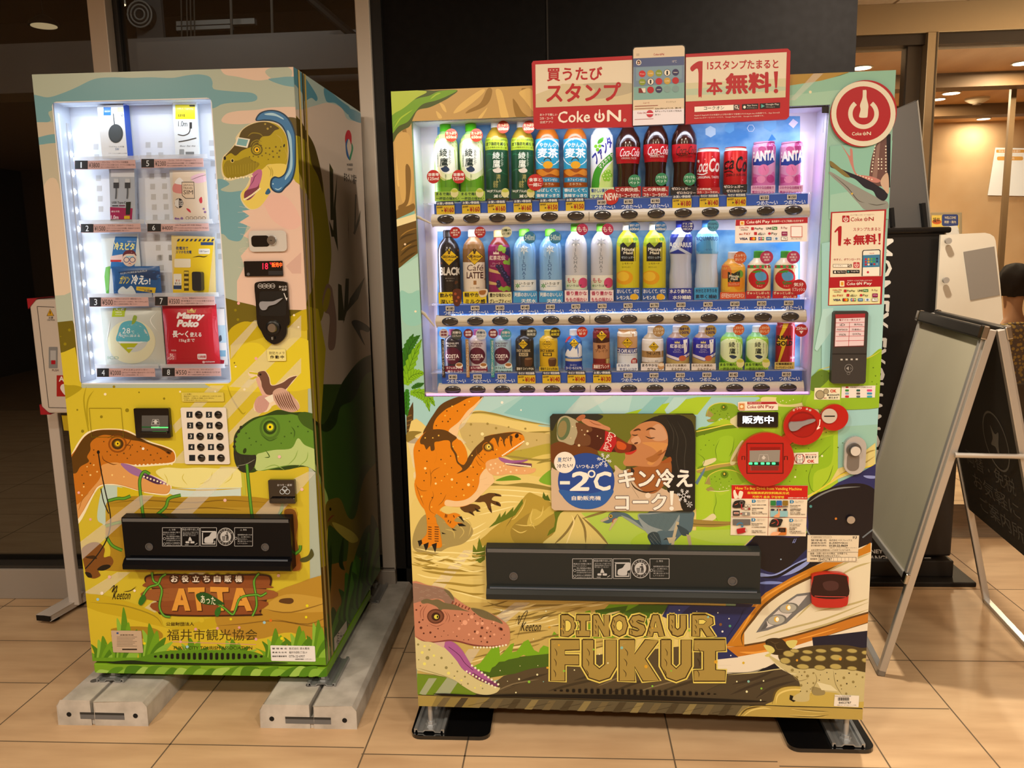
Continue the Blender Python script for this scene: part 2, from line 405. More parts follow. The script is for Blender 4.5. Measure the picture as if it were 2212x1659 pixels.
for px,py,r,lab in((2055,201,.06,'larger lit round downlight in the shop ceiling, upper one of the pair'),(2027,214,.05,'small lit round downlight left below the larger one in the shop ceiling'),
                     (2023,288,.055,'lowest lit round downlight in the shop, nearest the wall'),(2210,136,.06,'lit round downlight in the shop ceiling at the right edge'),
                     (1861,146,.06,'lit downlight seen just above the drink machine right corner')):
    x,y=fl(px,py,SZ-.002)
    if y>8.1:y=8.0
    t=thing('downlight',lab,'ceiling light',Matrix.Translation((x,y,SZ)),'downlights in the shop ceiling')
    MB().lathe([(r*1.15,-.006),(r*1.15,0)],mat('D8C8A8',.4)).build('trim_ring',t);MB().lathe([(r*.95,-.008),(r*.95,-.005)],mat('FFF0D0',.5,e=8)).build('lens',t);lamp('shop_lamp','AREA',(x,y,SZ-.012),36 if y<7 else 7,(1,.8,.52),size=r*1.6)
x,y=fl(2111,212,SZ)
t=thing('smoke_detector','small round white smoke detector on the shop ceiling','smoke detector',Matrix.Translation((x,y,SZ)))
MB().lathe([(.02,-.045),(.05,-.035),(.085,-.015),(.09,0)],mat('D8C4A0',.5)).build('cover',t);MB().lathe([(.03,-.05),(.03,-.03)],mat('5A4630',.6)).build('sensor',t)
def wallpic(name,lab,cat,px,Y,draw,r=.5,e=0):
    a=Art(lambda x,y:at('W',x,y,Y),flat(Y),off=.0065,r=r);a.e=e;draw(a);o=a.build(name,None);
    t=thing(name,lab,cat);o.name='printed_face';o.parent=t
    q=[at('W',x,y,Y)for x,y in px]
    MB().prism([(u,Y-.006,z)for u,z in q],(0,.006,0),mat('B8A888',.6)).build('backing_board',t);return t
def d_(a):
    a.view(1780,0,2.963);a.poly('1095 945 1300 950 1300 1255 1045 1250','F2EFE6');a.rr(1100,958,1300,978,5,'D89A48');a.rr(1105,1002,1272,1027,10,'E0A450')
    a.text('現金両替・税金還付',1115,961,1255,975,'F6EEDC',0);a.text('ご案内',1160,1007,1215,1022,'F6EEDC',0)
wallpic('notice_screen','white lit notice screen with orange heading bars on the shop wall','screen',[(1780+x/2.963,y/2.963)for x,y in((1095,945),(1300,950),(1300,1255),(1045,1250))],8.19,d_,e=.35)
def d_(a):
    a.view(1780,0,2.963);a.rect(685,1362,880,1500,'A89878');a.rect(688,1378,862,1480,'E8C860');a.rr(752,1372,858,1448,14,'3A4A80');a.ell(720,1420,30,16,'D06838')
    a.text('福井',694,1392,740,1425,'3A3020',.02);a.text('WELCOME',770,1385,842,1402,'E8D8B0');a.text('両替・案内',768,1412,842,1430,'E8D8B0')
wallpic('poster','yellow and dark blue poster in a frame behind the black kiosk top','poster',[(1780+x/2.963,y/2.963)for x,y in((685,1360),(880,1360),(880,1500),(685,1500))],8.19,d_)
def d_(a):
    a.view(1780,0,2.963);a.poly('462 500 572 420 572 640 455 690','6E6A78');a.blob('462 560 520 545 566 530 568 640 460 685','6E4A30');a.blob('470 500 520 480 570 430 572 520 520 545 465 560','9A8E90')
wallpic('scenery_poster','landscape picture seen in the narrow pane behind the drink machine corner','poster',[(1780+x/2.963,y/2.963)for x,y in((460,500),(574,420),(574,642),(453,692))],8.19,d_)
a0,a1=at('W',2178,253,6.0),at('W',2150,700,6.0)
prop(MB().box(a1[0]-.005,a1[0]+.03,6,6.03,0,SZ,mat('6A5236',.5)).build('partition_post'),'thin dark upright post in front of the notice screen','post')
# ================================================================ left machine: goods vending machine
LW,LD,LT,LB=.75484,.76734,1.93636,.156
LM=thing('goods_vending_machine','tall narrow snack-style vending machine wrapped in yellow dinosaur print on concrete blocks','vending machine',MX['L'])
bodyL=mat('B5A06A',.4);whiteI=mat('E2EAF8',.4,cool=1)
o0,o1,oz0,oz1=.0495,.5158,1.0478,1.861
ov=.085
b=MB().box(0,LW,ov+.01,LD,LB,LT,bodyL)
for x0_,x1_,z0_,z1_ in((0,o0,LB,LT),(o1,LW,LB,LT),(o0,o1,LB,oz0),(o0,o1,oz1,LT)):b.box(x0_,x1_,.022,ov+.01,z0_,z1_,bodyL)
b.build('cabinet',LM,label='wrapped cabinet body')
b=MB()
for x0_,x1_,z0_,z1_ in((0,o0,LB,LT),(o1,LW,LB,LT),(o0,o1,LB,oz0),(o0,o1,oz1,LT)):b.box(x0_,x1_,.003,.021,z0_,z1_,mat('B9A83A',.35))
door=b.build('door_panel',LM)
b=MB();w_=whiteI
b.box(o0,o1,ov-.002,ov+.009,oz0,oz1,w_).box(o0,o0+.003,.003,ov,oz0,oz1,w_).box(o1-.003,o1,.003,ov,oz0,oz1,w_).box(o0,o1,.003,ov,oz0,oz0+.003,w_).box(o0,o1,.003,ov,oz1-.003,oz1,w_)
inner=b.build('display_interior',LM)
a=mart('L',ov-.002,off=.0003,cool=1);a.view(50,130,3.687);a.hold=1;a.off+=1e-4
for x,ya,yb in((580,690,850),(600,940,1262),(645,1420,1640),(995,675,850),(1025,925,1262),(1070,1412,1640),(1090,675,850),(1120,922,1262),(1165,1410,1640),(885,1000,1262),(1500,660,850),(1545,925,1262),(1560,1400,1640)):
    y=ya
    while y<=yb:dx=(y-ya)*.08;a.rect(x+dx-19,y-22,x+dx+19,y+22,'C4C8CE');y+=82
a.view(50,540,3.687)
for x,ya,yb in((1105,640,900),(1110,560,570),(1585,480,900),(1095,60,320),(1180,60,70),(660,60,70)):
    y=ya
    while y<=yb:a.rect(x-19+(y-ya)*.08,y-22,x+19+(y-ya)*.08,y+22,'C4C8CE');y+=82
a.build('peg_holes',inner)
b=MB().box(o0+.003,o0+.006,.058,.07,oz0+.02,oz1-.05,mat('D8DCE4',.4,cool=1))
led=b.build('led_strip',LM)
for i in range(14):z=1.075+i*.054;MB().box(o0+.006,o0+.009,.060,.068,z-.004,z+.004,mat('E8F2FF',.5,e=30)).build('led_lamp',led)
def barlamp(name,k,u,v,z,du,dv,dz,aim,e,col=(.74,.87,1),parent=None):
    O,U,V,Z=FR[k];P=O+U*u+V*v+Z*z;Q=O+U*aim[0]+V*aim[1]+Z*aim[2]
    l=bpy.data.lights.new(name,'AREA');l.shape='RECTANGLE';l.energy=e;l.color=col;l.size=du;l.size_y=dz
    o=bpy.data.objects.new(name,l);S.collection.objects.link(o);d=Vector(Q-P);yv=Vector(Z)if dz>=du else Vector(U)
    zax=-d.normalized();xax=yv.cross(zax).normalized()if dz>=du else None
    if dz>=du:yax=zax.cross(xax);R_=Matrix((xax,yax,zax)).transposed()
    else:xax=Vector(U);yax=zax.cross(xax).normalized();R_=Matrix((xax,yax,zax)).transposed()
    o.matrix_world=Matrix.Translation(Vector(P))@R_.to_4x4();return o
barlamp('goods_display_lamp','L',o0+.012,.012,1.45,.02,0,.76,(.36,.085,1.45),.5)
barlamp('goods_display_lamp','L',o1-.012,.012,1.45,.02,0,.76,(.2,.085,1.45),.42)
barlamp('goods_display_lamp','L',.28,.014,oz1-.012,.4,0,.02,(.28,.075,1.4),.4)
b=MB().prism([(x,.004,z)for x,z in rrect(o0,o1,oz0,oz1,.014)],(0,.003,0),GL)
b.build('display_glass',LM)
ray_=mat('FFFBE0',.4,tr=.72)
def rays(a,specs):
    for q in specs.split(';'):a.poly(q,ray_)
rectL=list(edges([(0,LB),(LW,LB),(LW,LT),(0,LT)]))
holeL=[list(edges([(x,z)for x,z in rrect(o0,o1,oz0,oz1,.014,3)]))]
A=Art(lambda x,y:at('L',x,y,0),flat(.0028),clip=rectL,holes=holeL,off=1e-5,step=1e-5,r=.32)
A.view(50,130,3.687);A.poly('-200 -200 2500 -200 2500 6000 -200 6000','AAB39C')
A.blob('40 285 190 295 300 265 420 215 560 150 700 135 860 140 1010 135 1180 140 1300 120 1400 112 1480 130 1505 175 1505 215 1540 235 1700 250 1820 260 1862 295 1820 330 1600 345 1400 400 600 420 220 400 210 485 40 495','6F9DA1')
A.blob('1560 40 1600 110 1700 130 1850 160 1960 150 2060 140 2190 120 2190 20 1600 20','D8BCA2')
A.blob('1925 95 1970 60 2090 50 2140 90 2110 150 1990 150','AAB39C');A.blob('1950 150 2010 140 2110 130 2200 140 2210 210 2100 205 2010 180','6F9DA1')
A.blob('1580 490 1610 430 1700 405 1850 395 1990 375 2230 385 2230 520 1900 500 1700 510','D8BCA2')
A.poly('90 493 240 493 250 612 90 615','BFB49A');A.blob('60 640 150 605 260 590 280 650 180 665 60 690','6F9DA1')
A.poly('60 680 300 655 420 1800 150 1800','B9B196');A.blob('140 1080 260 950 330 1300 420 1800 150 1800','D2BC9E')
A.blob('1500 1010 1560 945 1640 985 1570 1030 1640 1050 1760 1040 1830 1080 1800 1190 1790 1280 1760 1380 1720 1440 1640 1430 1590 1385 1500 1360','6F9DA1')
A.poly('1830 1060 2300 900 2300 2400 1700 2400 1700 1760 1760 1640 1730 1560 1800 1480 1790 1420 1750 1400 1810 1330 1720 1290 1800 1240 1740 1200 1810 1190','DDBBA2')
A.lines(';'.join('%d %d %d %d'%(1830+random.randint(-40,20),y,1730+random.randint(-30,50),y-random.randint(-10,30))for y in range(1180,1720,26)),16,'D9C6AE')
A.blob('1900 1090 2050 1070 2150 1150 2210 1300 2120 1350 1990 1280 1930 1180','E0B4A0')
A.poly('2090 1640 2212 1530 2212 1700 2140 1700','CFA894')
A.blob('2090 470 2150 455 2190 480 2260 560 2260 980 2150 940 2160 800 2130 600','5A4A12');A.blob('2150 620 2260 660 2260 960 2150 940','B0A018')
A.blob('1575 860 1588 770 1640 720 1690 650 1690 615 1730 560 1765 530 1820 500 1900 485 1990 490 2060 540 2110 640 2110 760 2090 860 2040 950 1990 1000 1950 1080 1900 1150 1840 1190 1780 1180 1735 1120 1730 1060 1770 1010 1800 930 1720 940 1640 960 1590 930','DCCB9A')
A.blob('1583 850 1595 780 1650 725 1700 655 1740 560 1830 505 1930 490 2030 520 2090 600 2105 700 2095 830 2030 830 1950 830 1900 870 1800 905 1720 930 1650 945 1600 920','AE9A12')
A.blob('1600 770 1700 655 1740 560 1830 505 1940 492 2035 540 2000 560 1960 600 1900 610 1870 660 1900 680 1820 690 1740 720 1690 760 1650 740','54430E')
A.blob('1592 860 1620 800 1700 800 1780 770 1830 800 1880 830 1800 905 1700 935 1620 935','8E7C10')
A.blob('1900 870 1960 830 2090 830 2080 900 2030 960 1990 1000 1950 1080 1890 1160 1840 1185 1790 1175 1740 1110 1740 1050 1790 1000 1850 900','DFC65A')
A.blob('1760 1060 1800 1000 1820 910 1870 870 1900 885 1890 960 1850 1060 1800 1110 1765 1105','B86A8C');A.blob('1758 1100 1770 1040 1860 1010 1875 980 1870 1030 1800 1110','7A3A48')
A.lines('1800 1010 1830 960 1840 930 1870 900',7,'7A3A5A')
A.dots(' '.join('%.0f %.0f 8'%(1760+i*11,1108-abs(i)**1.25*4.2)for i in range(12)),'EFE0B0');A.dots(' '.join('%.0f %.0f 7'%(1600+i*22,945-i*2.2+5*(i%2))for i in range(11)),'EFE0B0')
A.lines(';'.join('%d %d %d %d'%(1610+i*20,915-i*2,1602+i*21,850-i*3)for i in range(13)),9,'C8B23A')
A.ell(1858,712,48,48,'6A5A10');A.ell(1858,712,36,36,'AE9A12');A.ell(1858,712,27,27,'4A3C0C');A.ell(1859,713,21,22,'E8B818');A.ell(1860,713,9,10,'1A1408')
A.lines('1785 610 1820 580 1880 585 1910 610;1808 690 1820 655 1860 635 1900 650;1820 700 1832 668 1862 652 1890 664',9,'8A7818')
A.dots('1800 770 6 1830 765 6 1870 770 6 1900 760 6 1930 740 7 1960 750 6 1985 725 8 2010 690 8 2040 720 8 2050 690 6 1960 700 7 1930 700 6 1990 770 8 2035 770 8 2020 740 6 1950 790 5 1845 810 5 1820 800 4','6A5A10');A.dots('1945 545 9 1925 508 8 1970 530 6','B0983A')
A.ell(1603,780,10,15,'1A1408');A.ell(1663,800,15,17,'D8C060');A.ell(1664,800,9,12,'1A1408');A.ell(2075,680,14,22,'B0A018',.3);A.ell(2076,680,7,14,'2A200C',.3)
A.lines('2010 590 2050 620 2060 660;2080 700 2100 760 2085 800;1940 840 1970 880 1965 930;1970 850 1985 890 1980 930',9,'B8A23A')
A.poly('1703 612 1805 628 1783 698 1685 680','E8E0C8');A.poly('1712 622 1790 634 1773 686 1697 672','78A8A8')
A.blob('1848 480 1880 420 1960 395 2050 410 2120 470 2165 580 2172 720 2168 860 2140 960 2085 1020 2050 1055 2000 1050 1965 1010 1970 950 2000 925 2040 930 2085 890 2110 780 2110 680 2090 590 2050 520 1990 490 1920 482','1E3A50')
A.blob('1860 475 1890 428 1960 405 2045 420 2110 478 2155 585 2160 720 2155 860 2130 950 2080 1005 2045 1042 2005 1038 1978 1005 1982 958 2005 938 2045 940 2095 895 2122 780 2120 680 2100 590 2060 515 1990 478 1920 470','3E74A0')
A.blob('1925 425 1990 420 2060 455 2070 472 2010 445 1930 435','A8CCD8');A.blob('2100 560 2130 600 2140 700 2140 860 2090 950 2085 930 2120 850 2122 700','9CC4D4');A.lines('2000 1020 2030 1030 2060 1010',8,'A8CCD8',1);A.ell(1988,985,6,6,'A8CCD8')
A.blob('1925 1060 1950 1020 1968 1050 1945 1070','2E5E80')
A.view(50,540,3.687)
A.poly('200 580 275 575 390 563 460 780 450 1100 200 1100','6A5C18');A.poly('1600 380 1700 410 1830 440 1900 470 2260 480 2300 900 1500 1000','6A5C18')
A.poly('200 850 330 810 410 775 460 1050 460 1100 1640 1100 1640 640 1720 600 1830 570 2000 560 2260 600 2300 4200 200 4200','CBB52C')
A.blob('1500 900 1660 870 1720 780 1800 740 1900 760 2000 880 2060 760 2150 700 2300 760 2300 1100 1500 1100','D9C42A');A.blob('200 900 300 1060 420 1080 460 1110 300 1200 200 1150','A8951A')
A.blob('1640 640 1760 570 1900 600 2000 600 2260 470 2260 640 2100 620 1900 700 1640 760','BBA318')
A.dots('365 638 12 330 750 12 295 690 5 1688 480 11 1708 555 11 720 1090 11 920 1135 7 1120 1185 10 825 1278 16 620 1330 12 470 1445 13 428 1275 8 1690 925 8 1680 900 7','8A7A14');A.dots('650 1150 11 1247 1130 8 1527 1128 8 1760 1112 10 1690 930 8 2155 520 9 2190 615 8','F0E0B8');A.dots('1713 425 12 1852 865 12 1770 1400 12','E8A8A0')
A.lines('500 1090 480 1200 510 1400 530 1500;560 1120 515 1190 505 1300 520 1400;1625 1080 1660 1180 1740 1300 1770 1290',12,'A8951A')
rays(A,'1650 760 1840 560 1900 560 1650 870;1640 1090 2212 520 2212 690 1790 1100;1190 1400 1490 1080 1600 1080 1210 1460;1180 1700 1830 990 1960 990 1300 1700;2212 860 2212 980 1500 1700 1400 1700')
A.blob('1795 1000 1800 965 1860 975 1920 960 1960 1010 1980 1075 2060 1050 2120 1010 2180 1000 2150 1050 2100 1110 2120 1150 2180 1200 2200 1260 2150 1290 2080 1285 2030 1240 1990 1240 1940 1290 1880 1290 1840 1280 1835 1230 1870 1170 1920 1150 1890 1100 1880 1050 1850 1030','E8D0A8')
A.blob('1860 985 1920 965 1955 1015 1975 1080 2060 1060 2120 1020 2178 1005 2140 1050 2090 1110 2010 1150 1960 1170 1920 1140 1900 1090 1890 1040','6E4A3A');A.blob('1850 1020 1880 1015 1900 1090 1935 1150 1990 1160 2000 1200 1950 1215 1910 1170 1880 1110','D8A890')
A.poly('1795 970 1870 980 1865 995 1800 985','C8B82A');A.poly('1795 1030 1850 1005 1868 1012 1830 1032','C8B82A');A.ell(1887,993,9,9,'2A1C14')
A.blob('1840 1220 1870 1170 1930 1160 1960 1200 1940 1270 1890 1300 1850 1280','C89888');A.lines(';'.join('%d 1175 %d 1290'%(1880+i*10,1850+i*14)for i in range(7)),6,'8A5A50')
A.blob('1985 1150 2010 1110 2060 1100 2110 1130 2160 1180 2200 1250 2160 1290 2080 1285 2020 1240','C8A088')
A.lines(';'.join('%d %d %d %d %d %d'%(2000+i*16,1150-i*4,2020+i*18,1200+i*2,2060+i*18,1270+i*2)for i in range(8)),9,'6E4A3A')
A.lines('1980 1240 1970 1290 1950 1310;2030 1250 2040 1300 2020 1315',8,'C8B82A');A.poly('1920 1180 1985 1150 1995 1205 1960 1220','E8DCC0')
A.view(50,900,2.765)
A.blob('1255 170 1262 110 1300 60 1370 10 1440 -10 1520 -40 1600 -25 1700 -20 1850 60 1850 480 1720 310 1560 320 1420 320 1370 335 1300 330 1262 270','2E4416')
A.blob('1265 170 1275 115 1310 70 1380 20 1460 -5 1560 -10 1640 -5 1850 90 1850 420 1740 300 1620 290 1500 310 1400 320 1290 230','5F8A2A')
A.blob('1640 -10 1700 -25 1850 40 1850 150 1780 110 1700 70 1660 40','3E5A1A');A.blob('1390 235 1430 215 1500 200 1600 190 1640 130 1680 170 1750 200 1850 260 1850 420 1720 310 1600 290 1480 310 1390 320','B4C878')
A.blob('1258 205 1300 225 1360 230 1390 235 1380 300 1340 335 1290 320 1262 260','2A2A20');A.lines('1275 295 1330 285 1385 255',4,'8A8A70');A.lines('1290 240 1300 285;1320 240 1325 280;1350 240 1350 275;1270 230 1280 280',3,'5A5A48')
A.dots('1285 90 10 1270 120 9 1263 150 9 1260 180 10 1300 65 10','2A2A20')
A.ell(1472,70,62,70,'4E7224');A.ell(1472,68,48,54,'5F8A2A');A.ell(1472,66,40,42,'2E4416');A.ell(1474,64,26,27,'6E8A2A');A.ell(1474,63,19,20,'E8D818');A.ell(1473,63,7,8,'1A1A08')
A.lines('1420 110 1470 145 1520 125;1445 200 1470 240 1440 245;1600 60 1620 90 1615 130',6,'3A5A1A');A.ell(1322,205,10,17,'2A3A12',.3)
A.dots('1330 100 5 1350 130 5 1390 150 5 1420 170 4 1360 170 4 1560 120 5 1600 100 5 1640 60 5 1690 40 6 1700 90 5 1590 30 5 1540 160 4','3A5A1A')
A.lines('1580 290 1620 250 1640 200;1640 300 1690 260 1700 210;1440 310 1500 290 1560 320',5,'8AA84A')
A.view(50,900,2.765)
A.blob('270 300 300 200 360 110 420 80 520 72 610 80 680 110 760 150 840 175 900 205 910 260 880 285 780 295 680 300 600 285 560 300 700 330 790 360 870 400 885 430 860 470 780 465 700 450 600 420 520 410 460 420 420 470 330 640 250 640','F0E2B8')
A.blob('250 310 310 200 365 120 430 85 520 78 600 85 670 115 750 155 840 182 895 210 905 255 880 275 780 285 680 292 600 280 540 290 620 325 700 345 790 370 860 405 878 430 855 462 780 458 700 445 600 415 520 402 450 415 410 470 320 620 250 640','BE6E1A')
A.blob('250 320 310 205 365 122 430 86 520 80 600 88 680 120 750 155 850 188 890 210 860 215 800 185 700 150 640 140 560 120 480 110 430 130 400 160 400 200 380 240 390 270 340 300 310 340','5A3A10')
A.blob('470 290 560 275 620 310 700 345 790 370 870 408 875 435 850 460 780 455 700 442 600 412 520 400 450 412 400 480 320 620 250 640 250 560 330 520 400 440 450 380 470 330','D89A54')
A.blob('580 283 640 290 720 330 800 370 860 405 800 400 720 370 640 340','9A6A98');A.blob('700 345 760 355 830 395 800 405 740 380','4A2A4A')
A.dots(' '.join('%d %d 7'%(670+i*24,292-i)for i in range(10)),'F0E2B8');A.dots(' '.join('%d %d 6'%(700+i*20,352+i*7)for i in range(9)),'F0E2B8')
A.ell(562,165,56,52,'8A4A10');A.ell(562,165,46,42,'BE6E1A');A.ell(562,164,36,33,'4A3010');A.ell(562,163,21,20,'8A6A10');A.ell(562,162,14,14,'E8C018');A.ell(563,162,5,6,'1A1008')
A.ell(865,215,18,9,'6A3A10',.5);A.ell(866,215,10,5,'2A1808',.5)
A.lines('500 130 560 105 620 110;600 170 640 175 630 200;470 230 480 260 530 285 560 285;590 120 640 140 600 190',5,'6A3A0E')
A.dots('480 150 4 500 210 4 520 230 4 560 230 4 600 220 5 640 230 4 680 210 4 700 180 4 740 200 4 760 230 5 800 220 4 820 250 5 780 260 4 720 260 4 650 170 4 420 230 4 400 280 5 380 330 4 360 400 5 420 200 4 350 350 4 620 250 4 860 240 4','5A3A10');A.dots('420 290 5 440 330 5 400 350 6 360 420 5 350 470 5 380 300 4 530 350 6 600 360 5','F0C878');A.dots('715 192 8','F0E8D0');A.dots('330 455 8 400 615 8 780 512 8','E8A8A0')
A.lines('390 455 350 500 330 560;410 440 440 480;430 430 380 470;350 520 320 570',4,'A86A24');A.ell(447,213,9,11,'1A1410')
A.blob('790 330 850 305 950 310 1050 305 1160 310 1260 310 1300 340 1310 420 1200 430 1050 430 900 420 840 380','E6DC8A');A.poly('880 430 1300 425 1300 480 920 480 870 460','C8D8C8')
A.lines('850 410 860 380 840 340;980 410 950 370 960 340;1050 405 1110 380 1130 330;1200 400 1240 370 1250 330',4,'C8B840');A.lines('870 430 1050 440 1300 430',8,'C8A83A')
A.blob('440 600 470 430 520 410 600 430 600 500 500 520 490 640 470 640','B8CCB8');A.poly('560 420 720 450 700 490 560 490','CDB51A')
log=[(495,520),(560,485),(700,475),(900,485),(1100,480),(1300,475),(1500,500),(1630,560),(1630,640),(1640,730),(1635,800),(1655,830),(1655,920),(1500,920),(560,925),(510,880),(520,800),(490,700),(500,620)]
A.blob(log,'A8831E');A.poly('500 540 1630 545 1640 640 490 640','B8922A');A.poly('500 640 1640 640 1640 720 500 720','A27C1C');A.blob('1560 560 1620 560 1640 640 1630 720 1640 800 1580 800 1590 700 1570 640','7A4A1A');A.blob('1590 820 1650 825 1658 900 1640 920 1600 915','8A4E1A')
A.lines('520 520 700 500 1000 515 1200 500 1450 515;600 545 900 555 1100 545 1300 560;520 610 700 600;1590 600 1630 605;1590 660 1635 665;1590 720 1635 725;1600 760 1640 765',7,'7E5E14')
A.blob('1655 850 1700 830 1720 790 1735 830 1700 865 1660 870','4A4A20')
vine='5C9A2A'
for q in('755 345 720 330 695 380 700 470 715 590','500 505 560 490 600 490 640 475','800 585 850 540 870 490 940 470','1335 285 1345 400 1355 500 1365 590','1550 515 1540 560 1520 600','490 655 540 640 585 630','495 715 530 770 590 800','1655 770 1650 800 1610 830'):
    A.line(q,20,'2E5A18');A.line(q,12,vine)
A.poly('1300 335 1320 340 1330 470 1310 470','B8B83A')
A.blob('350 790 400 755 450 755 485 790 480 840 520 835 538 870 510 905 450 920 460 950 420 968 380 950 365 900 355 850','7A4A1C');A.blob('440 915 470 890 510 885 520 900 480 920','1E1810');A.blob('370 840 420 830 440 850 400 850','3A2410');A.blob('368 930 400 935 410 960 385 960','1E1810');A.line('447 215 465 330 490 450 515 560 520 650 495 740 440 830 370 910',7,'1E1A14');A.line('463 430 480 510 510 580',6,'1E1A14')
rays(A,'300 780 700 470 780 470 300 900;760 690 1180 300 1290 300 900 690;1350 620 1560 400 1700 330 1750 330 1500 620;300 1090 560 930 640 930 330 1180;600 1240 1000 930 1090 930 700 1240')
A.blob('250 1100 400 1060 600 1100 800 1180 850 1260 1000 1240 1200 1180 1300 1200 1500 1150 1700 1040 1830 960 1850 1700 250 1700','C4A81E');A.blob('250 1160 500 1180 800 1250 1000 1280 1300 1240 1500 1220 1850 1190 1850 1700 250 1700','D2B82A')
A.blob('1150 1180 1300 1150 1450 1080 1600 1010 1850 970 1850 1360 1600 1290 1400 1330 1200 1300','B4882A');A.blob('1440 1150 1500 1090 1600 1060 1760 1080 1850 1110 1850 1160 1600 1170','C49A3A');A.lines('1440 1150 1600 1170 1850 1100;1500 1210 1700 1240 1850 1180;1150 1250 1300 1240 1500 1220 1700 1250 1850 1260',7,'8A6420')
A.lines('400 1110 600 1130 780 1190 830 1250',7,'9A841A');A.blob('1530 1110 1540 1090 1600 1085 1615 1105 1590 1120','5A3A1A');A.dots('1065 1215 16','D2B82A');A.blob('520 1275 620 1255 760 1260 830 1295 810 1330 650 1320','A8821E')
def grass(a,x,y,h,sp,n,cols):
    for i in range(n):
        t=(i/(n-1)-.5)*2;tx=x+t*sp+random.uniform(-10,10);ty=y-h*(1-.55*abs(t))*random.uniform(.8,1.05);w=34
        a.blob([(x+t*25-w,y+30),(x+t*sp*.45-w*.6,(y+ty)/2),(tx,ty),(x+t*sp*.45+w,(y+ty)/2+10),(x+t*25+w,y+30)],cols[i%len(cols)])
G=('6FA01E','4E7E16','8CB83A','5E8E1A')
for x,y,h_,sp in((480,1470,190,120),(600,1480,330,110),(760,1440,210,130),(1000,1440,120,160),(1250,1440,130,140),(1500,1450,180,110),(1640,1440,210,120),(1760,1460,270,90)):grass(A,x,y,h_,sp,7,G)
A.poly('390 1440 1830 1440 1830 1520 390 1520','6A9A1E');A.blob('700 1440 850 1400 1100 1395 1350 1400 1480 1450 1480 1480 700 1480','5C8C1A')
A.lines('515 1040 530 1020 545 1010 530 1050 560 1010 548 1060 530 1095',5,'241C10',1);A.text('Keeton',532,1040,635,1092,'241C10',0,it=12);A.lines('600 1045 640 1040 675 1015',4,'241C10')
A.text('公益財団法人',852,1228,1020,1250,'4A3410',.02);A.text('福井市観光協会',858,1270,1398,1338,'4A3A12',.01);A.lines('890 1345 1390 1362',4,'D89A84',0);A.text('FUKUI CITY TOURISM ASSOCIATION',900,1372,1368,1392,'3A3A10',.02)
A.dots('1030 1270 9 1160 1265 9 1390 1330 9 1450 1440 0 940 1345 8 1290 1260 8','E0A0A0');A.dots('470 1055 10 665 1040 8 1480 1050 8','F0E0C8');A.dots('445 1092 9 980 1375 9 860 1065 9','9CC8D0');A.dots('1440 1230 9','9CC8D0');A.dots('1478 1218 9 1340 1005 9','D8701E')
A.dots('1545 1325 10 1240 1210 8 725 1355 8 1696 1130 9 1690 1198 8','E8D818');A.dots('1525 950 10 1665 435 10 1205 500 10 1455 240 0 1530 240 10 515 958 10 500 1210 0','E8B8A8')
print('L layers',A.off);A.build('printed_wrap',door)
SA=Art(lambda x,y:atu('L',x,y,LW),lambda v,z,o:(LW+o,v,z),clip=list(edges([(0,LB),(LD,LB),(LD,LT),(0,LT)])),off=.0002,r=.3)
SA.poly('400 0 1000 0 1000 1700 400 1700','C0A890')
SA.view(600,150,2.7667);SA.blob('-100 -100 100 -40 480 200 520 300 420 300 380 230 300 200 230 215 140 240 100 240 -100 250','9AA494')
SA.blob('60 -40 140 20 230 150 230 190 200 170 160 190 150 150 100 90 50 70','4E7C84');SA.blob('280 110 380 190 430 230 420 270 380 230 340 200 290 190','4E7C84');SA.blob('430 235 500 270 500 320 430 290','4E7C84')
SA.blob('60 270 130 300 170 370 220 460 260 620 280 760 300 900 320 1100 300 1300 260 1500 200 1500 170 1400 220 1250 210 900 170 740 110 660 60 640','8C7C14');SA.blob('60 270 130 300 170 370 220 460 260 620 270 740 240 640 200 560 180 450 130 400 70 390','4A3A10');SA.blob('60 560 110 580 170 740 110 680 60 670','D8C468')
dk_='3A3414'
for q in('308 560 330 600 335 900 315 900','355 630 345 820 360 1090 330 980 335 800','305 900 345 1000 320 1000','462 745 470 750 465 960 455 980','495 840 490 900 460 990 450 980','420 850 425 1050 420 960','360 1280 380 1290 400 1500 360 1500','405 1250 425 1250 420 1420 390 1520','520 1240 480 1370 410 1450 430 1370'):SA.poly(q,dk_)
SA.blob('440 1510 480 1500 545 1540 540 1570 490 1560 520 1650 470 1570','1E1C16')
SA.blob('290 1285 320 1300 330 1350 350 1500 340 1659 300 1659 310 1480 280 1450 265 1380','8A6A58');SA.blob('295 1310 315 1330 300 1420 280 1450 270 1400','9A8420')
SA.view(600,150,2.7667);SA.blob('402 400 415 365 430 368 440 400 438 450 425 415 405 440','B01E28');SA.blob('405 440 420 415 412 460 425 520 430 545 410 510','24507A');SA.blob('440 440 450 470 440 520 430 545 428 520 440 480','2A7A50')
SA.text('WONDER',412,562,448,578,'5A5048');SA.text('FUKUI',418,590,444,605,'5A5048');SA.text('まちづくり福井',395,612,470,670,'2A2622',.02,20)
SA.view(600,700,1.8433);SA.poly('80 200 180 240 300 240 420 520 420 1100 80 1460','3A4E18');SA.blob('80 240 130 220 175 400 220 330 260 230 320 150 380 120 420 130 420 560 340 560 300 700 250 800 120 760 80 600','3E5E1C')
SA.blob('80 250 140 330 175 400 215 340 255 235 320 155 380 122 420 130 420 180 350 200 300 300 250 330 230 400 190 430 150 400 80 330','22320E');SA.poly('80 -80 160 -60 190 100 170 400 80 330','B8A41E');SA.blob('80 380 150 560 180 640 200 700 190 760 80 640','A8C060')
SA.poly('80 420 170 640 200 760 190 1080 80 1200','C8AE22');SA.poly('80 1000 200 960 330 930 420 850 420 1060 190 1420 80 1400','8A5E1E')
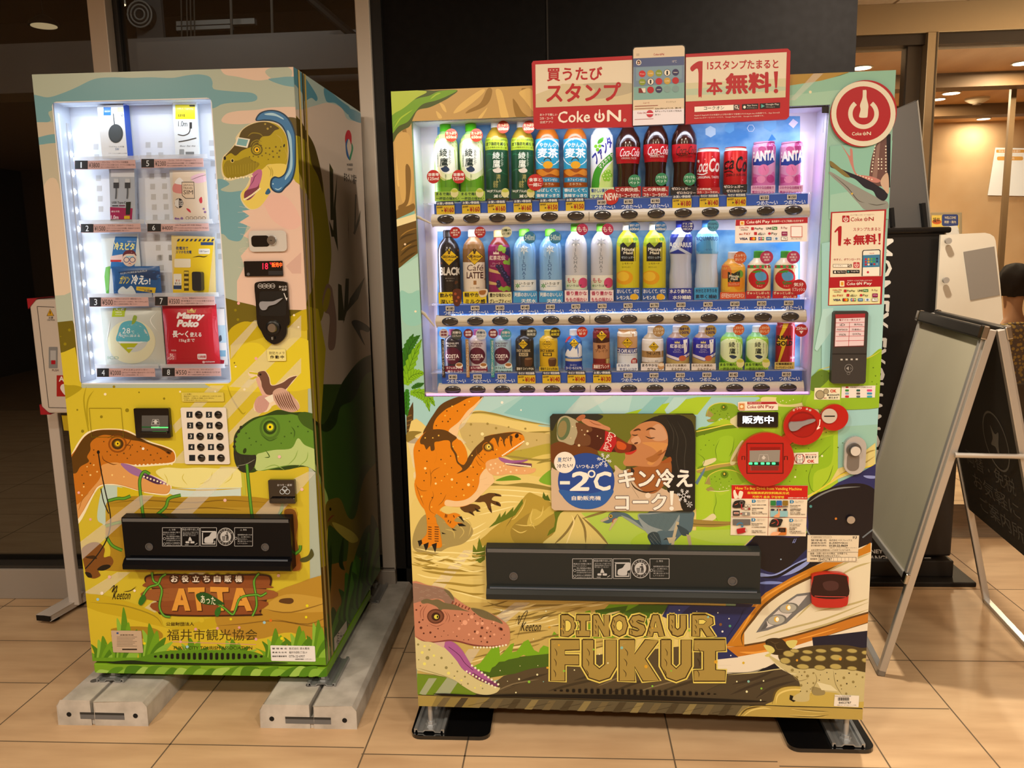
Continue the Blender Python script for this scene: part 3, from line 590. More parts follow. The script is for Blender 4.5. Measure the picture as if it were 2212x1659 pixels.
SA.blob('190 720 220 695 250 700 280 770 310 760 340 620 390 550 420 500 420 800 360 800 320 880 290 980 270 980 280 860 240 830 205 800 190 830','7A6418');SA.blob('215 790 250 800 300 830 320 860 290 870 240 830','B09A3A');SA.ell(208,737,4,7,'1E1808');SA.lines('195 790 210 770 225 760',5,'7A2A20')
SA.lines('210 880 205 980 205 1080;260 850 250 950 265 980',16,'22320E')
for x,y,h_ in((230,1300,230),(300,1150,260),(350,1100,300),(390,1000,260)):grass(SA,x,y,h_,60,6,('2E4E12','3E6A16','26400E','4A7A1A'))
for x,y,h_ in((180,1420,220),(210,1420,160)):grass(SA,x,y,h_,45,6,G)
SA.line('92 -40 120 300 150 700 180 1100 192 1400',2.5,'6A5A14');SA.poly('222 1250 272 1180 275 1250 225 1330','C8B8A0');SA.text('福井市',232,1225,268,1290,'4A4038',.01)
SA.view(0,0,1);SA.line('644 150 672 800 711 1440',3.5,'C8A860',0);SA.line('652 152 680 800 715 1438',2,'5A4618',0);SA.line('657 155 684 800 718 1436',3.5,'B09048',0);SA.build('printed_side_wrap',LM)  # gold reflections of the rounded edge painted as lines, dark seam between
def P(ox,oy,s,*q):return[c/s+(ox if i%2==0 else oy)for i,c in enumerate(q)]
V2=(50,540,3.687);V3=(50,900,2.765);V5=(520,480,5.1875)
def hw(k,name,parent,V,box,t,m,r=.004,draw=None,label=None,bevel=0,v=0,art=None):
    o=pplate(k,name,parent,P(*V,*box),t,m,r,v,label=label,bevel=bevel)
    if draw:
        a=mart(k,v-t,off=.0003);a.view(*V);draw(a);a.build(art or 'printing',o)
    return o
def d_(a):
    a.rect(310,545,470,590,'2A2826');a.ell(85,582,17,17,'5A5652');a.e=3.5
    a.text('18',245,458,306,528,'E81830',.0);a.text('℃',325,452,345,475,'E81830');a.text('販売中',348,450,465,505,'F04818',.02)
hw('L','status_display',LM,V5,(45,435,475,605),.004,BLKG,.002,d_,'black status display with red lit characters')
o=hw('L','lock_plate',LM,V5,(100,95,520,330),.006,mat('E4E8EC',.18,.35,cool=1),.012,None,'chrome lock plate',bevel=.002)
hw('L','lock_recess',o,V5,(130,150,330,275),.0075,BLKG,.009);u,z=at('L',*P(*V5,360,205))
MB().lathe([(.0135,0),(.0135,.009),(.012,.011)],mat('B8B4A8',.2,1),c=(u,-.004,z),ax='y').build('key_cylinder',o);MB().box(u-.003,u+.003,-.0156,-.0148,z-.0008,z+.0008,BLK).build('key_slot',o)
q=[at('L',*P(*V5,x,y))for x,y in smooth(xy('165 720 190 672 300 660 420 658 505 668 532 700 545 900 560 1120 528 1165 522 1250 470 1330 380 1365 290 1310 238 1215 195 1130 180 900'),3)]
coin=MB().prism([(u,-.008,z)for u,z in q],(0,.008,0),BLKG).build('coin_panel',LM,.002,label='black coin and return lever panel')
a=mart('L',-.008,off=.0004);a.view(*V5);a.rr(210,775,510,1050,30,'1A1612')
for i,s_ in enumerate(('500','100','50','10')):a.ring(218+i*47,715,25,4,'C8C0B4');a.text(s_,200+i*47,706,236+i*47,724,'C8C0B4')
a.text('おつり',428,710,515,738,'D8D0C4');a.text('・返却',440,742,515,768,'D8D0C4');a.line('485 795 512 865',9,'D8D0C4');a.poly('500 850 525 845 516 880','D8D0C4');a.build('panel_printing',coin)
q=[at('L',*P(*V5,x,y),-.008)for x,y in smooth(xy('215 930 230 890 290 888 370 885 420 865 478 848 440 885 390 920 320 940 290 980 240 980'),3)]
MB().prism([(u,-.014,z)for u,z in q],(0,.006,0),mat('8E8A88',.4)).build('return_lever',coin,.001)
u,z=at('L',*P(*V5,375,1178));MB().lathe([(.021,0),(.021,.006),(.018,.008)],BLK,c=(u,-.008,z),ax='y').build('coin_collar',coin);sl=MB().lathe([(.0145,0),(.0145,.004),(.012,.007)],mat('B8AFA0',.25,1),c=(u,-.014,z),ax='y').build('coin_slot',coin)
MB().box(u-.0015,u+.0015,-.024,-.016,z-.034,z-.026,mat('A8A498',.3,.5)).build('slot_tab',coin)
def d_(a):a.text('防犯カメラ',320,1450,490,1482,'3A2E18',.01);a.text('作 動 中',330,1492,485,1530,'2A2010',.03)
hw('L','camera_notice',LM,V5,(300,1425,508,1555),.0025,mat('E4D480',.45),.003,d_)
def d_(a):
    for i,s_ in enumerate(('［ご注意］','商品が出てくるまでに、5〜10秒かかることがございます。','5千円札、1万円札はご利用いただけません。','千円札は1枚ずつお入れください。')):a.text(s_,1280,1143+i*16,(1340,1582,1522,1470)[i],1154+i*16,'5A4A10',.01)
hw('L','usage_notice',LM,V2,(1265,1135,1600,1208),.002,mat('D2BE50',.45),.003,d_)
a=mart('L',0,off=.0002);a.view(*V2)
for q in('525 1260 780 1260','780 1260 800 1490','800 1490 545 1490','545 1490 525 1260'):a.line(q,3,'7A6A10')
a.build('service_hatch',LM)
def d_(a):a.rect(945,1318,1155,1445,'55524C');a.rect(945,1405,1155,1416,'1E5A2C');a.poly('1030 1370 1055 1352 1080 1370 1065 1370 1065 1385 1045 1385 1045 1370','C8C4BA');a.line('1022 1392 1032 1350 1078 1350 1088 1390 1022 1392',3,'C8C4BA',0);a.text('1000円',1025,1402,1085,1420,'C8C4BA');a.e=2.5;a.rect(1020,1410,1155,1417,'48F060')
o=hw('L','bill_slot',LM,V2,(905,1255,1183,1490),.012,BLKG,.004,d_,bevel=.003);q=rect4('L',*P(*V2,945,1440,1155,1462),-.012);MB().box(q[0],q[1],-.02,-.0115,q[2],q[3],BLKG).build('bill_lip',o,.002)
kp=hw('L','keypad',LM,(0,0,1),(396,880,493.5,1002),.004,mat('E0D4C0',.4),.005,bevel=.001)
for i in range(5):
    y=1312+i*86
    for c_,(lx,bx)in enumerate(((1325,1400),(1480,1555))):
        lx+=i*5.3;bx+=i*5.5;K=mart('L',-.004,off=.0003);K.view(*V2);K.rect(lx-24,y-24,lx+24,y+24,'1A2024')
        if i<4:K.text(str(i+1+c_*4),lx-8,y-14,lx+9,y+14,'E8E0D0')
        K.build('number_label',kp);u,z=at('L',*P(*V2,bx,y),-.004);MB().lathe([(.0115,0),(.0115,.002),(.009,.0025),(.008,.004),(.005,.0055),(.0005,.006)],BLKG,c=(u,-.004,z),ax='y').build('selection_button',kp)
def d_(a):a.text('おつり・返却',1518,402,1605,415,'D8D4CC',.01);[a.ring(x,y,14,3,'C8D0D0')for x,y in((1548,448),(1578,448),(1563,432))]
o=hw('L','change_tray',LM,V3,(1475,372,1632,512),.012,BLKG,.004,d_,bevel=.003);q=rect4('L',*P(*V3,1482,480,1628,508),-.012);MB().box(q[0],q[1],-.022,-.0115,q[2],q[3],BLKG).build('tray_lip',o,.003)
def flapart(a,x0,y0,s,sl=0):
    c='B8B4AC'
    X=lambda x:x0+x*s;Y=lambda y:y0+y*s
    for xa,xb in((0,113),(118,225),(232,330),(440,550)):
        a.off+=2e-5;a.hold=1
        for q in((xa,0,xb,0),(xb,0,xb,112),(xb,112,xa,112),(xa,112,xa,0)):a.line([(X(q[0]),Y(q[1])),(X(q[2]),Y(q[3]))],2.6*s,c)
        a.hold=0
    a.text('⚠ 注意',X(38),Y(7),X(80),Y(18),c,.01)
    for i,t in enumerate(('商品は1本毎に取り','出してください','特に瓶商品の場合、','容器の破損によりけ','がの恐れがあります','販売口より異物等を','入れないでください')):a.text(t,X(5 if i<2 else 24),Y(24+i*12.4+(3 if i>4 else 0)),X((107,80,108,108,108,108,108)[i]),Y(33+i*12.4+(3 if i>4 else 0)),c,.012)
    a.ring(X(13),Y(66),7*s,2*s,c);a.ring(X(13),Y(99),7*s,2*s,c)
    a.text('商品の取り出し方',X(122),Y(5),X(221),Y(17),c,.01)
    for i,t in enumerate(('立てになって出てきた','商品は左右にずらして','取り出してください')):a.text(t,X(126),Y(23+i*10),X(218 if i<2 else 205),Y(31+i*10),c,.01)
    a.blob([(X(x),Y(y))for x,y in xy('160 70 168 55 178 70 182 90 158 90')],c);a.rr(X(140),Y(80),X(196),Y(96),4*s,'3A3836');a.rr(X(142),Y(83),X(164),Y(95),4*s,c);a.rr(X(172),Y(83),X(196),Y(95),4*s,c);a.line([(X(198),Y(104)),(X(214),Y(94))],3*s,c);a.line([(X(138),Y(104)),(X(160),Y(104))],3*s,c)
    a.poly([(X(x),Y(y))for x,y in xy('238 20 325 20 325 28 245 28')],c);a.poly([(X(x),Y(y))for x,y in xy('242 30 248 30 248 96 318 96 318 80 323 80 323 102 242 102')],c);a.blob([(X(x),Y(y))for x,y in xy('262 60 285 50 300 30 328 24 328 60 312 70 308 92 262 92 256 75')],c);a.rr(X(258),Y(60),X(300),Y(90),9*s,c)
    a.ell(X(386),Y(55),52*s,55*s,c,n=32);a.ell(X(386),Y(55),48*s,51*s,'2E2C2A',n=32);a.ell(X(386),Y(55),33*s,35*s,c,n=28)
    for i,t in enumerate('のんだあとは'):an=math.radians(215+i*22);a.text(t,X(386+41*math.cos(an))-5*s,Y(55+43*math.sin(an))-5*s,X(386+41*math.cos(an))+5*s,Y(55+43*math.sin(an))+5*s,c,.02)
    for i,t in enumerate('リサイクル'):an=math.radians(140-i*25);a.text(t,X(386+41*math.cos(an))-5*s,Y(55+43*math.sin(an))-5*s,X(386+41*math.cos(an))+5*s,Y(55+43*math.sin(an))+5*s,c,.02)
    a.poly([(X(x),Y(y))for x,y in xy('364 52 384 52 380 80 368 80')],'3A3836');a.ell(X(395),Y(32),5*s,5*s,'3A3836');a.poly([(X(x),Y(y))for x,y in xy('384 42 400 39 405 58 402 80 397 80 396 62 392 80 387 80 391 50 380 48')],'3A3836')
    for q in('366 60 382 60','367 68 381 68','370 54 372 79','377 54 376 79'):a.line([(X(x),Y(y))for x,y in xy(q)],1.2*s,c)
    a.text('⚠ 警告',X(475),Y(7),X(515),Y(18),c,.01);a.ring(X(449),Y(64),7*s,2*s,c)
    for i,t in enumerate(('転倒事故を防ぐため','に、上に乗らない、','揺さぶらない、','寄り掛らないように','してください')):a.text(t,X(460),Y(38+i*13),X((547,540,520,546,520)[i]),Y(47+i*13),c,.012)
smoke=mat('0C0C0E',.14,sp=.12)
def flap(k,name,parent,V,quad,art_xy,s,rings,m):
    q=[at(k,*P(*V,x,y),-.02 if i<2 else-.046)for i,(x,y)in enumerate(xy(quad))]
    u0,u1=(q[0][0]+q[3][0])/2,(q[1][0]+q[2][0])/2;z1,z0=(q[0][1]+q[1][1])/2,(q[2][1]+q[3][1])/2
    b=MB();prof=[(-.002,z1),(-.03,z1-.004),(-.032,z1-.012),(-.03,z0+.036),(-.04,z0+.03),(-.05,z0+.018),(-.05,z0+.004),(-.045,z0),(0,z0),(0,z1)]
    b.prism([(u0,v,z)for v,z in prof],(u1-u0,0,0),m);o=b.build(name,parent,.002,label='smoked plastic delivery flap')
    MB().box(u0+.004,u1-.004,-.0335,-.0318,z1-.016,z1-.006,mat('5A5854',.3)).build('hinge_bar',o);MB().box(u0+.01,u1-.01,-.043,-.0395,z0+.031,z0+.036,mat('3E4C58',.1,coat=.5)).build('flap_ridge',o)
    a=mart(k,-.032,off=.0005);a.view(*V);flapart(a,*art_xy,s);a.build('warning_print',o)
    for x,y in rings:
        u,z=at(k,*P(*V,x,y),-.033);MB().lathe([(.012,0),(.012,.003),(.009,.003),(.0085,.0005)],mat('4A4846',.15),c=(u,-.0305,z),ax='y').build('flap_knob',o)
    return o
flap('L','delivery_flap',LM,V3,'585 592 1597 592 1603 922 612 920',(832,663),.98,((752,778),(1445,780)),smoke)
B_=mart('L',0,off=.0003);B_.view(*V3)
for q,c in(('725 980 750 945 900 938 1100 945 1300 940 1450 942 1485 965 1480 1010 1450 1030 1455 1100 1425 1120 1420 1170 1380 1190 850 1188 825 1130 795 1100 775 1050 765 1020','3E2010'),('735 985 755 955 900 948 1100 955 1300 950 1445 952 1473 970 1470 1005 1440 1025 775 1022','8A4A22'),('775 1030 1445 1030 1440 1095 790 1100','96582A'),('805 1105 1425 1100 1410 1160 1370 1180 860 1178','8A4A22')):B_.blob(q,c)
B_.lines('780 975 860 970;820 1000 960 1010;1330 975 1450 970;1350 1005 1440 1000;800 1050 870 1055;1350 1060 1430 1058;820 1130 880 1135;1380 1130 1410 1128;800 1075 870 1080;1000 1165 1200 1168',5,'5A2C14')
for i,t in enumerate('お役立ち自販機'):x=904+i*64;B_.ell(x,968,32,31,'4A2814');B_.text(t,x-21,948,x+21,988,'F2E6D0',.03)
for q in('888 1158 930 1025 960 1025 1000 1158 968 1158 960 1125 928 1125 920 1158;','985 1020 1085 1018 1085 1045 1055 1047 1068 1158 1040 1158 1025 1047 985 1048','1118 1015 1228 1018 1228 1045 1190 1047 1200 1158 1172 1158 1158 1047 1118 1045','1240 1158 1275 1022 1312 1022 1370 1158 1335 1160 1322 1128 1285 1128 1272 1158'):
    pts=xy(q.rstrip(';'));B_.poly([(x+5,y+5)for x,y in pts],'4A2410');B_.poly(pts,'DE9A3A')
B_.poly('942 1095 946 1060 958 1095','8A4A22');B_.poly('1292 1098 1296 1062 1310 1098','8A4A22')
B_.lines(';'.join('%d %d %d %d'%(x,y,x+18,y)for x,y in((910,1110),(915,1085),(975,1110),(980,1140),(1040,1070),(1045,1100),(1050,1130),(1175,1080),(1180,1110),(1180,1135),(1270,1110),(1325,1110),(1340,1140),(900,1140))),3,'A86A20')
for q in('770 930 780 980 810 1000 830 1040 815 1130 840 1185 880 1195','855 940 825 960 805 1000 750 1020 710 1080','1410 935 1380 980 1390 1060 1395 1130 1370 1190','1455 1050 1420 1070 1390 1062 1300 1080 1270 1150 1250 1180 1200 1140 1150 1110'):B_.line(q,15,'2E5A18');B_.line(q,8,'6AAA34')
B_.blob('1035 1060 1090 1050 1150 1080 1205 1118 1160 1122 1090 1120 1050 1100','24521E');B_.text('あった',1062,1064,1150,1112,'EFE6C0',.015,12);B_.blob('690 1115 700 1080 725 1062 735 1090 710 1125','2E6A1E');B_.blob('1145 1175 1155 1145 1180 1135 1180 1170 1160 1195','2E6A1E')
B_.build('printed_name_board',door)
def d_(a):
    a.rect(558,1288,570,1298,'2A4A8A');a.text('自動販売機',580,1300,660,1308,'5A4A3A');a.hold=1;a.off+=2e-5
    for i in range(7):a.line([(560,1316+i*9),(680-(i%3)*12,1316+i*9)],2,'6A5A48')
    a.hold=0;a.rect(592,1386,680,1394,'2A2018')
hw('L','rating_plate',LM,V3,(533,1278,712,1408),.0015,mat('C4A888',.4),.003,d_)
def d_(a):
    for i,(s_,t_)in enumerate((('管 理 者 名','株式会社 清水萬商'),('連 絡 先 住 所','福井市成和2丁目2-9'),('連絡先電話番号','0776-22-6907'))):a.text(s_,1487,1380+i*23,1575,1390+i*23,'2A2420',.02);a.text(t_,1588,1378+i*23,1710-i*14,1392+i*23,'2A2420',.0)
    a.text('自動販売機統一ステッカー',1625,1445,1728,1452,'2A2420')
hw('L','contact_sticker',LM,V3,(1480,1368,1745,1460),.0012,mat('F0E8DC',.45),.003,d_)
a=mart('L',0,off=.0003);a.view(*V3);a.hold=1;a.off+=2e-5
for i in range(20):x=790+i*33.3;h_=22*(1-abs(i-9.5)**2.6/480);a.rr(x-9,1432-h_,x+9,1434+h_*.8,7,'14140C')
a.hold=0;a.blob('500 1470 640 1455 800 1468 1100 1472 1500 1466 1550 1475 1100 1482 700 1476','1E2A10');a.build('vent_slots',LM)
q=at('L',*P(*V3,422,1552));zk0,zk1=.1143,at('L',*P(*V3,422,1480))[1]
kick=MB().box(0,LW,.004,.6,zk0,min(zk1,LB-.003),mat('7EA822',.4)).build('kick_panel',LM,.003)
a=mart('L',.004,clip=list(edges([(0,zk0),(LW,zk0),(LW,LB-.003),(0,LB-.003)])),off=.0006);a.view(*V3)
for i in range(24):x=430+i*58;a.blob([(x,1552),(x+random.randint(20,60),1490+random.randint(0,20)),(x+110,1500+random.randint(-10,30)),(x+60,1545)],('A4C852','5C8C1A','8CB83A','4E7E16')[i%4])
a.build('kick_print',kick)
BTZ=.082
def leg(parent,u,v,zt,zb,rot=0):
    lg=MB().lathe([(.0075,zb+.004),(.0075,zt)],STEEL,12,(u,v,0)).build('leg_bolt',parent)
    MB().lathe([(.017,zb+.006),(.017,zb+.012),(.012,zb+.013),(.012,zb+.022)],STEEL,6,(u,v,0),sm=0).build('leg_nut',lg)
    pr=[(-.045,0),(-.045,.012),(-.036,.012),(-.034,.004),(-.02,.004),(-.014,.009),(.014,.009),(.02,.004),(.034,.004),(.036,.012),(.045,.012),(.045,0),(.042,0),(.04,.008),(.036,.008),(.034,.0005),(.018,.0005),(.012,.006),(-.012,.006),(-.018,.0005),(-.034,.0005),(-.036,.008),(-.04,.008),(-.042,0)]
    k=MB().prism([(u+x,v-.03,zb+z)for x,z in pr],(0,.17,0),mat('A8A49A',.3,.6)).build('anchor_bracket',lg)
    MB().lathe([(.008,zb+.004),(.008,zb+.03),(.013,zb+.03),(.013,zb+.02)],STEEL,6,(u,v+.1,0),sm=0).build('anchor_bolt',lg)
for u,v in((.048,.035),(LW-.02,.035),(.048,LD-.12),(LW-.02,LD-.12)):leg(LM,u,v,LB+.01,BTZ)
conc=noisy('cast_concrete','B2A694','CFC2AE',14,.85,(1,1,1),.12)
def block(u0,u1,gx,lab):
    t=thing('concrete_block',lab,'concrete block',MX['L'],'concrete blocks under the yellow machine')
    v0,v1,h_,c=-.1052,.93,BTZ-.0015,.022
    b=MB();ga,gb=gx-.008,gx+.008
    left=[(u0-.004,v0,0),(ga,v0,0),(ga,v0,h_-.002),(ga,v0,h_),(u0+.012,v0,h_),(u0,v0,h_-.012)]
    def half_(pa):b.prism(pa,(0,v1-v0,0),conc)
    half_([(u0,v0,0),(ga,v0,0),(ga,v0,h_),(u0+.012,v0,h_),(u0,v0,h_-.016)])
    half_([(gb,v0,0),(u1,v0,0),(u1,v0,h_-.016),(u1-.012,v0,h_),(gb,v0,h_)])
    b.box(ga,gb,v0+.004,v1,0,h_-.045,conc)
    o=b.build('block_body',t,.006,2)
    uc=(u0+u1)/2;b=MB()
    b.box(uc-.07,uc+.07,v0-.0006,v0+.001,.022,.044,mat('6E6A64',.8)).box(uc-.07,uc+.07,v0-.0009,v0+.001,.037,.044,mat('3A362F',.9));b.build('grip_recess',t)
    for x in(u0+.035,u1-.035):MB().lathe([(.0075,0),(.0075,.002),(.005,.002)],mat('1A1816',.9),16,(x,v0+.001,.036),'y').build('lifting_socket',t)
    for v in(v0+.12,v0+.3):MB().lathe([(.012,0),(.012,.0008)],mat('5E5850',.9),16,((u0+.05 if uc<.3 else uc-.03),v,h_)).build('top_socket',t)
block(-.06,.221,.05,'grey concrete anchor block under the left side of the yellow machine')
block(.577,.871,.735,'grey concrete anchor block under the right side, reaching past the yellow machine')
# ================================================================ right machine: drink vending machine
RW,RD,RT,RB=1.26312,.74,1.83,.1338
RM=thing('drink_vending_machine','wide drink vending machine with three lit rows of drinks and an orange dinosaur print','vending machine',MX['R'])
op=[(.0508,1.7535),(1.1093,1.7544),(1.0871,1.0214),(.0569,1.0222)]
rv=.12;bodyR=mat('4A5A3A',.4)
b=MB().box(0,RW,rv+.01,RD,RB,RT,bodyR)
for q in((0,.045,RB,RT),(1.118,RW,RB,RT),(.045,1.118,RB,1.015),(.045,1.118,1.76,RT)):b.box(q[0],q[1],.022,rv+.01,q[2],q[3],bodyR)
b.build('cabinet',RM)
def framequads(v0,v1,m):
    b=MB();O=[(0,RT),(RW,RT),(RW,RB),(0,RB)];vs=[(x,v,z)for v in(v0,v1)for x,z in O+op]
    fs=[]
    for i in range(4):
        j=(i+1)%4;fs+=[(i,j,4+j,4+i),(8+i,12+i,12+j,8+j),(i,8+i,8+j,j),(4+i,4+j,12+j,12+i)]
    return b.add(vs,fs,m)
doorR=framequads(.003,.0215,mat('9AB060',.35)).build('door_panel',RM)
b=MB();wi=mat('ECEAF8',.45,cool=1)
vs=[(x,v,z)for v in(.004,rv)for x,z in op];b.add(vs,[(i,(i+1)%4,(i+1)%4+4,i+4)for i in range(4)]+[(4,5,6,7)],wi)
innR=b.build('display_interior',RM)
a=mart('R',rv,off=.0006,cool=1);a.view(830,80,3.95)
ic=noisy('ice_print','3A8CD4','8CC6EE',9,.5,(1,1,1.6),0,6,.38,.62,1)
for y0,y1 in((255,470),(500,690),(705,850)):
    p=[at('R',945,y0,rv),at('R',1728,y0-4,rv),at('R',1728,y1-12,rv),at('R',945,y1,rv)]
    a.b.add([(u,rv-.001,z)for u,z in p],[(0,3,2,1)],ic)
a.view(1380,80,3.814);a.off=.0014
for x,y,r_,c in((590,780,48,'B8DCF4'),(745,750,45,'58A8E4'),(1080,720,60,'70B8EC'),(1030,900,10,'4A9AE0')):a.poly([(x+r_*math.cos(i*math.pi/3+.5),y+r_*math.sin(i*math.pi/3+.5))for i in range(6)],c)
a.ring(922,752,30,4,'E8F4FC',0,360,6);a.poly('1270 675 1312 705 1272 752 1232 718','E8E4F8');a.poly('1060 860 1095 800 1130 845','3A90DC');a.build('ice_poster',innR)
barlamp('drink_display_lamp','R',.58,.02,1.74,1.0,0,.02,(.58,.085,1.5),1.35,(.82,.86,1))
for z in(1.472,1.245):barlamp('drink_display_lamp','R',.58,.055,z,.9,0,.015,(.58,.08,z-.12),.62,(.84,.88,1))
barlamp('drink_display_lamp','R',.075,.07,1.39,.015,0,.6,(.3,.1,1.39),.55,(.84,.82,1));barlamp('drink_display_lamp','R',1.085,.07,1.39,.015,0,.6,(.9,.1,1.39),.55,(.84,.82,1))
b=MB().add([(x,.006,z)for x,z in op],[(3,2,1,0)],GL);b.build('display_glass',RM)
a=mart('R',.008,off=.0004);a.view(1560,200,5.53);a.line('760 185 1200 165 1235 160',14,'141414',0);a.rect(1190,160,1272,245,'141414');a.line('1222 240 1205 480',3,'8A86A0');a.build('corner_clip',innR)
MB().tube([(.06,.012,1.0265),(1.085,.012,1.0255)],.0035,mat('F0A8E0',.4,e=1.2),6).build('glow_strip',RM)
# --- printed wrap of the front
rectR=list(edges([(0,RB),(RW,RB),(RW,RT),(0,RT)]));holeR=[list(edges(op))]
A=Art(lambda x,y:at('R',x,y,0),flat(.0028),clip=rectR,holes=holeR,off=1e-5,step=4.5e-6,r=.32)
A.view(830,80,3.95);A.poly('-50 300 4600 200 4600 7000 -50 7000','94BDA6')
A.poly('20 400 3300 250 3500 700 300 1000 300 1560 100 1600','BF9A56')
for q in('880 440 920 450 900 540 840 600 700 650 720 620 820 560','1095 530 1130 560 1180 640 1250 700 1130 690','1170 440 1230 450 1260 560 1240 600 1200 520','150 780 180 760 205 960 190 970 170 860','2200 380 2600 360 2500 560 2300 700'):A.blob(q,'94702C')
for q in('820 450 850 470 700 600 590 650 650 570','950 450 1000 460 1040 600 1060 690 1000 690 970 560','470 560 510 580 530 640 500 620','440 630 480 660 490 690 460 690','100 900 140 920 130 1100 170 1000 160 1200 110 1260','880 600 840 640 800 690 830 690','1150 470 1200 540 1280 640 1300 560 1250 440','2000 400 2200 390 2100 600 2000 650'):A.blob(q,'DDB866')
A.blob('90 860 200 820 240 1000 230 1400 150 1400 110 1100','CBA45A');A.blob('180 1100 220 1120 225 1250 200 1420 130 1470 120 1440 180 1380','7E5E28');A.blob('100 1480 200 1440 250 1420 250 1480 110 1560','7E5E28')
A.blob('40 470 420 455 620 450 560 510 470 560 380 600 290 620 250 680 215 760 160 790 110 830 70 900 40 860','44530F');A.blob('40 660 130 620 200 560 290 520 380 500 470 460 620 452 540 500 440 540 330 570 260 640 200 720 120 760 60 820','6E9E10');A.blob('30 460 300 455 360 470 270 520 170 600 100 640 40 660','AEC23A')
A.lines('80 780 130 700 180 660 240 620;390 530 440 490 480 475;70 740 120 690',12,'A2C028',1)
A.poly('90 1560 258 1480 262 1590 110 1640','82B4A0')
A.view(860,600,5.1867);A.poly('-60 -640 260 -740 260 -640 -60 -560','E4D49A');A.poly('-60 -560 260 -660 250 -300 120 -200 0 -100 -60 -60','63491C')
A.lines('10 -420 80 -470 200 -500;40 -340 140 -400 220 -430;20 -240 120 -330 230 -370;10 -160 100 -230 200 -290',22,'46330F',1);A.lines('20 -460 100 -520 220 -560;30 -300 90 -350 150 -380',12,'9A7430',1);A.ell(75,-375,12,12,'EBD0A8')
A.blob('-40 -60 100 -160 250 -240 280 -60 240 130 120 175 20 160 -40 120','A9CDB8');A.blob('20 160 130 180 240 160 260 500 60 500','8CC0AC');A.ell(192,378,13,12,'E8D8B0')
A.view(860,850,3.95);A.poly('50 20 4200 0 4200 260 50 500','9CC6BE');A.poly('730 20 1050 20 760 170 560 280 600 180','A9CCC4');A.poly('1080 20 1560 20 1420 260 1300 260 900 170','84B9B4');A.poly('1650 20 2000 20 1960 180 1760 180','AECFC6');A.dots('886 78 12 1048 143 7 650 313 8','E6E6D2')
A.view(860,600,5.1867)
A.poly('90 1540 165 1390 170 1500 160 1900 130 2300 90 2300','4E3818');A.lines('95 1560 150 1540;95 1610 155 1590;95 1660 150 1640;95 1710 150 1690;95 1770 150 1750;95 1830 145 1810;95 1900 145 1880',14,'7A5A24',0)
def frond(pts,w,c,c2):
    P_=smooth(xy(pts),6,False);n=len(P_);L,R=[],[]
    for i,(x,y)in enumerate(P_):
        a_,b_=P_[max(i-1,0)],P_[min(i+1,n-1)];dx,dy=b_[0]-a_[0],b_[1]-a_[1];l=math.hypot(dx,dy)or 1;t=i/(n-1);k=w*math.sin(math.pi*min(.98,.12+.88*t))*(1.0 if i%2 else .72)
        L.append((x-dy/l*k,y+dx/l*k));R.append((x+dy/l*k,y-dx/l*k))
    A.poly(L+R[::-1],c);A.line(pts,5,c2,4,1)
    A.hold=1;A.off+=2e-5
    for i in range(2,n-2,2):A.line([P_[i],L[min(i+2,n-1)]],3,c2,0);A.line([P_[i],R[min(i+2,n-1)]],3,c2,0)
    A.hold=0
frond('60 1100 80 900 120 740 170 630',60,'2E6A16','1A3E0C');frond('70 1000 120 800 180 700 245 645',52,'2E6A16','1A3E0C');frond('80 1200 110 1050 180 860 260 690',66,'74A818','2E5A0C');frond('85 1200 140 1110 220 1075 300 1075',70,'7EB018','2E5A0C')
frond('150 1240 210 1210 250 1200 290 1180',34,'2E6A16','1A3E0C');frond('100 1250 90 1350 90 1480 100 1560',44,'2E7A16','1A3E0C');frond('135 1290 230 1300 310 1360 350 1500',62,'78AC1C','2E5A0C');frond('135 1290 250 1290 350 1350 410 1440',56,'78AC1C','2E5A0C')
A.view(860,850,3.95)
A.blob('80 360 300 320 500 260 640 150 800 165 1000 215 1200 260 1320 290 2600 330 2600 2200 80 2200','DCC472')
A.blob('80 330 200 330 140 370 230 420 80 420','8A7430');A.lines('560 190 660 165 800 175 1000 225 1300 275;870 335 1000 345 1200 335 1300 325',22,'94803A',1);A.lines('600 180 700 172 820 190 1050 240 1300 285',8,'C8B458',1)
A.blob('520 280 700 250 900 280 1100 330 1250 340 1300 380 1300 640 1000 560 900 480 760 470 620 500','C2AA66');A.blob('900 520 1100 470 1320 430 1320 560 1100 600','B0A03C');A.blob('1080 580 1330 520 1330 700 1100 690','D6BE62')
A.lines('880 530 1000 545 1200 570 1320 555;1180 600 1250 580 1320 575;700 520 760 500',18,'94843A',1);A.dots('620 265 11 762 260 11 835 297 11 1085 302 10 612 360 7 632 415 6 942 288 8 1182 400 7 1048 488 5','9A8440');A.dots('717 347 14 1102 430 14','F0DC9A')
A.blob('830 745 960 700 1050 735 950 745','5E8E1E');A.blob('1200 745 1330 640 1330 780','7AA82A');A.blob('770 760 900 780 1100 765 1320 810 1320 860 1000 830 760 800','8E7C34')
A.blob('100 1000 300 900 760 790 1300 830 1400 900 1500 1000 1500 2100 100 2100','DAC16C')
A.lines('780 820 1000 830 1300 860;700 900 900 870 1200 900;720 980 900 930 1050 930;680 1040 850 1000 1000 960;400 1160 600 1170 750 1100;450 1230 620 1220 760 1150;480 1280 640 1250 700 1210;420 1060 520 1080 620 1060',10,'F0DC94',1)
A.blob('370 1040 560 1080 640 1180 560 1280 420 1320 300 1380 140 1340 130 1200 220 1040','A08C50');A.lines('380 1100 500 1120 560 1180 520 1240;400 1160 470 1180 480 1240;160 1270 260 1310 400 1290;560 1060 620 1120 600 1220',9,'C4AC60',1)
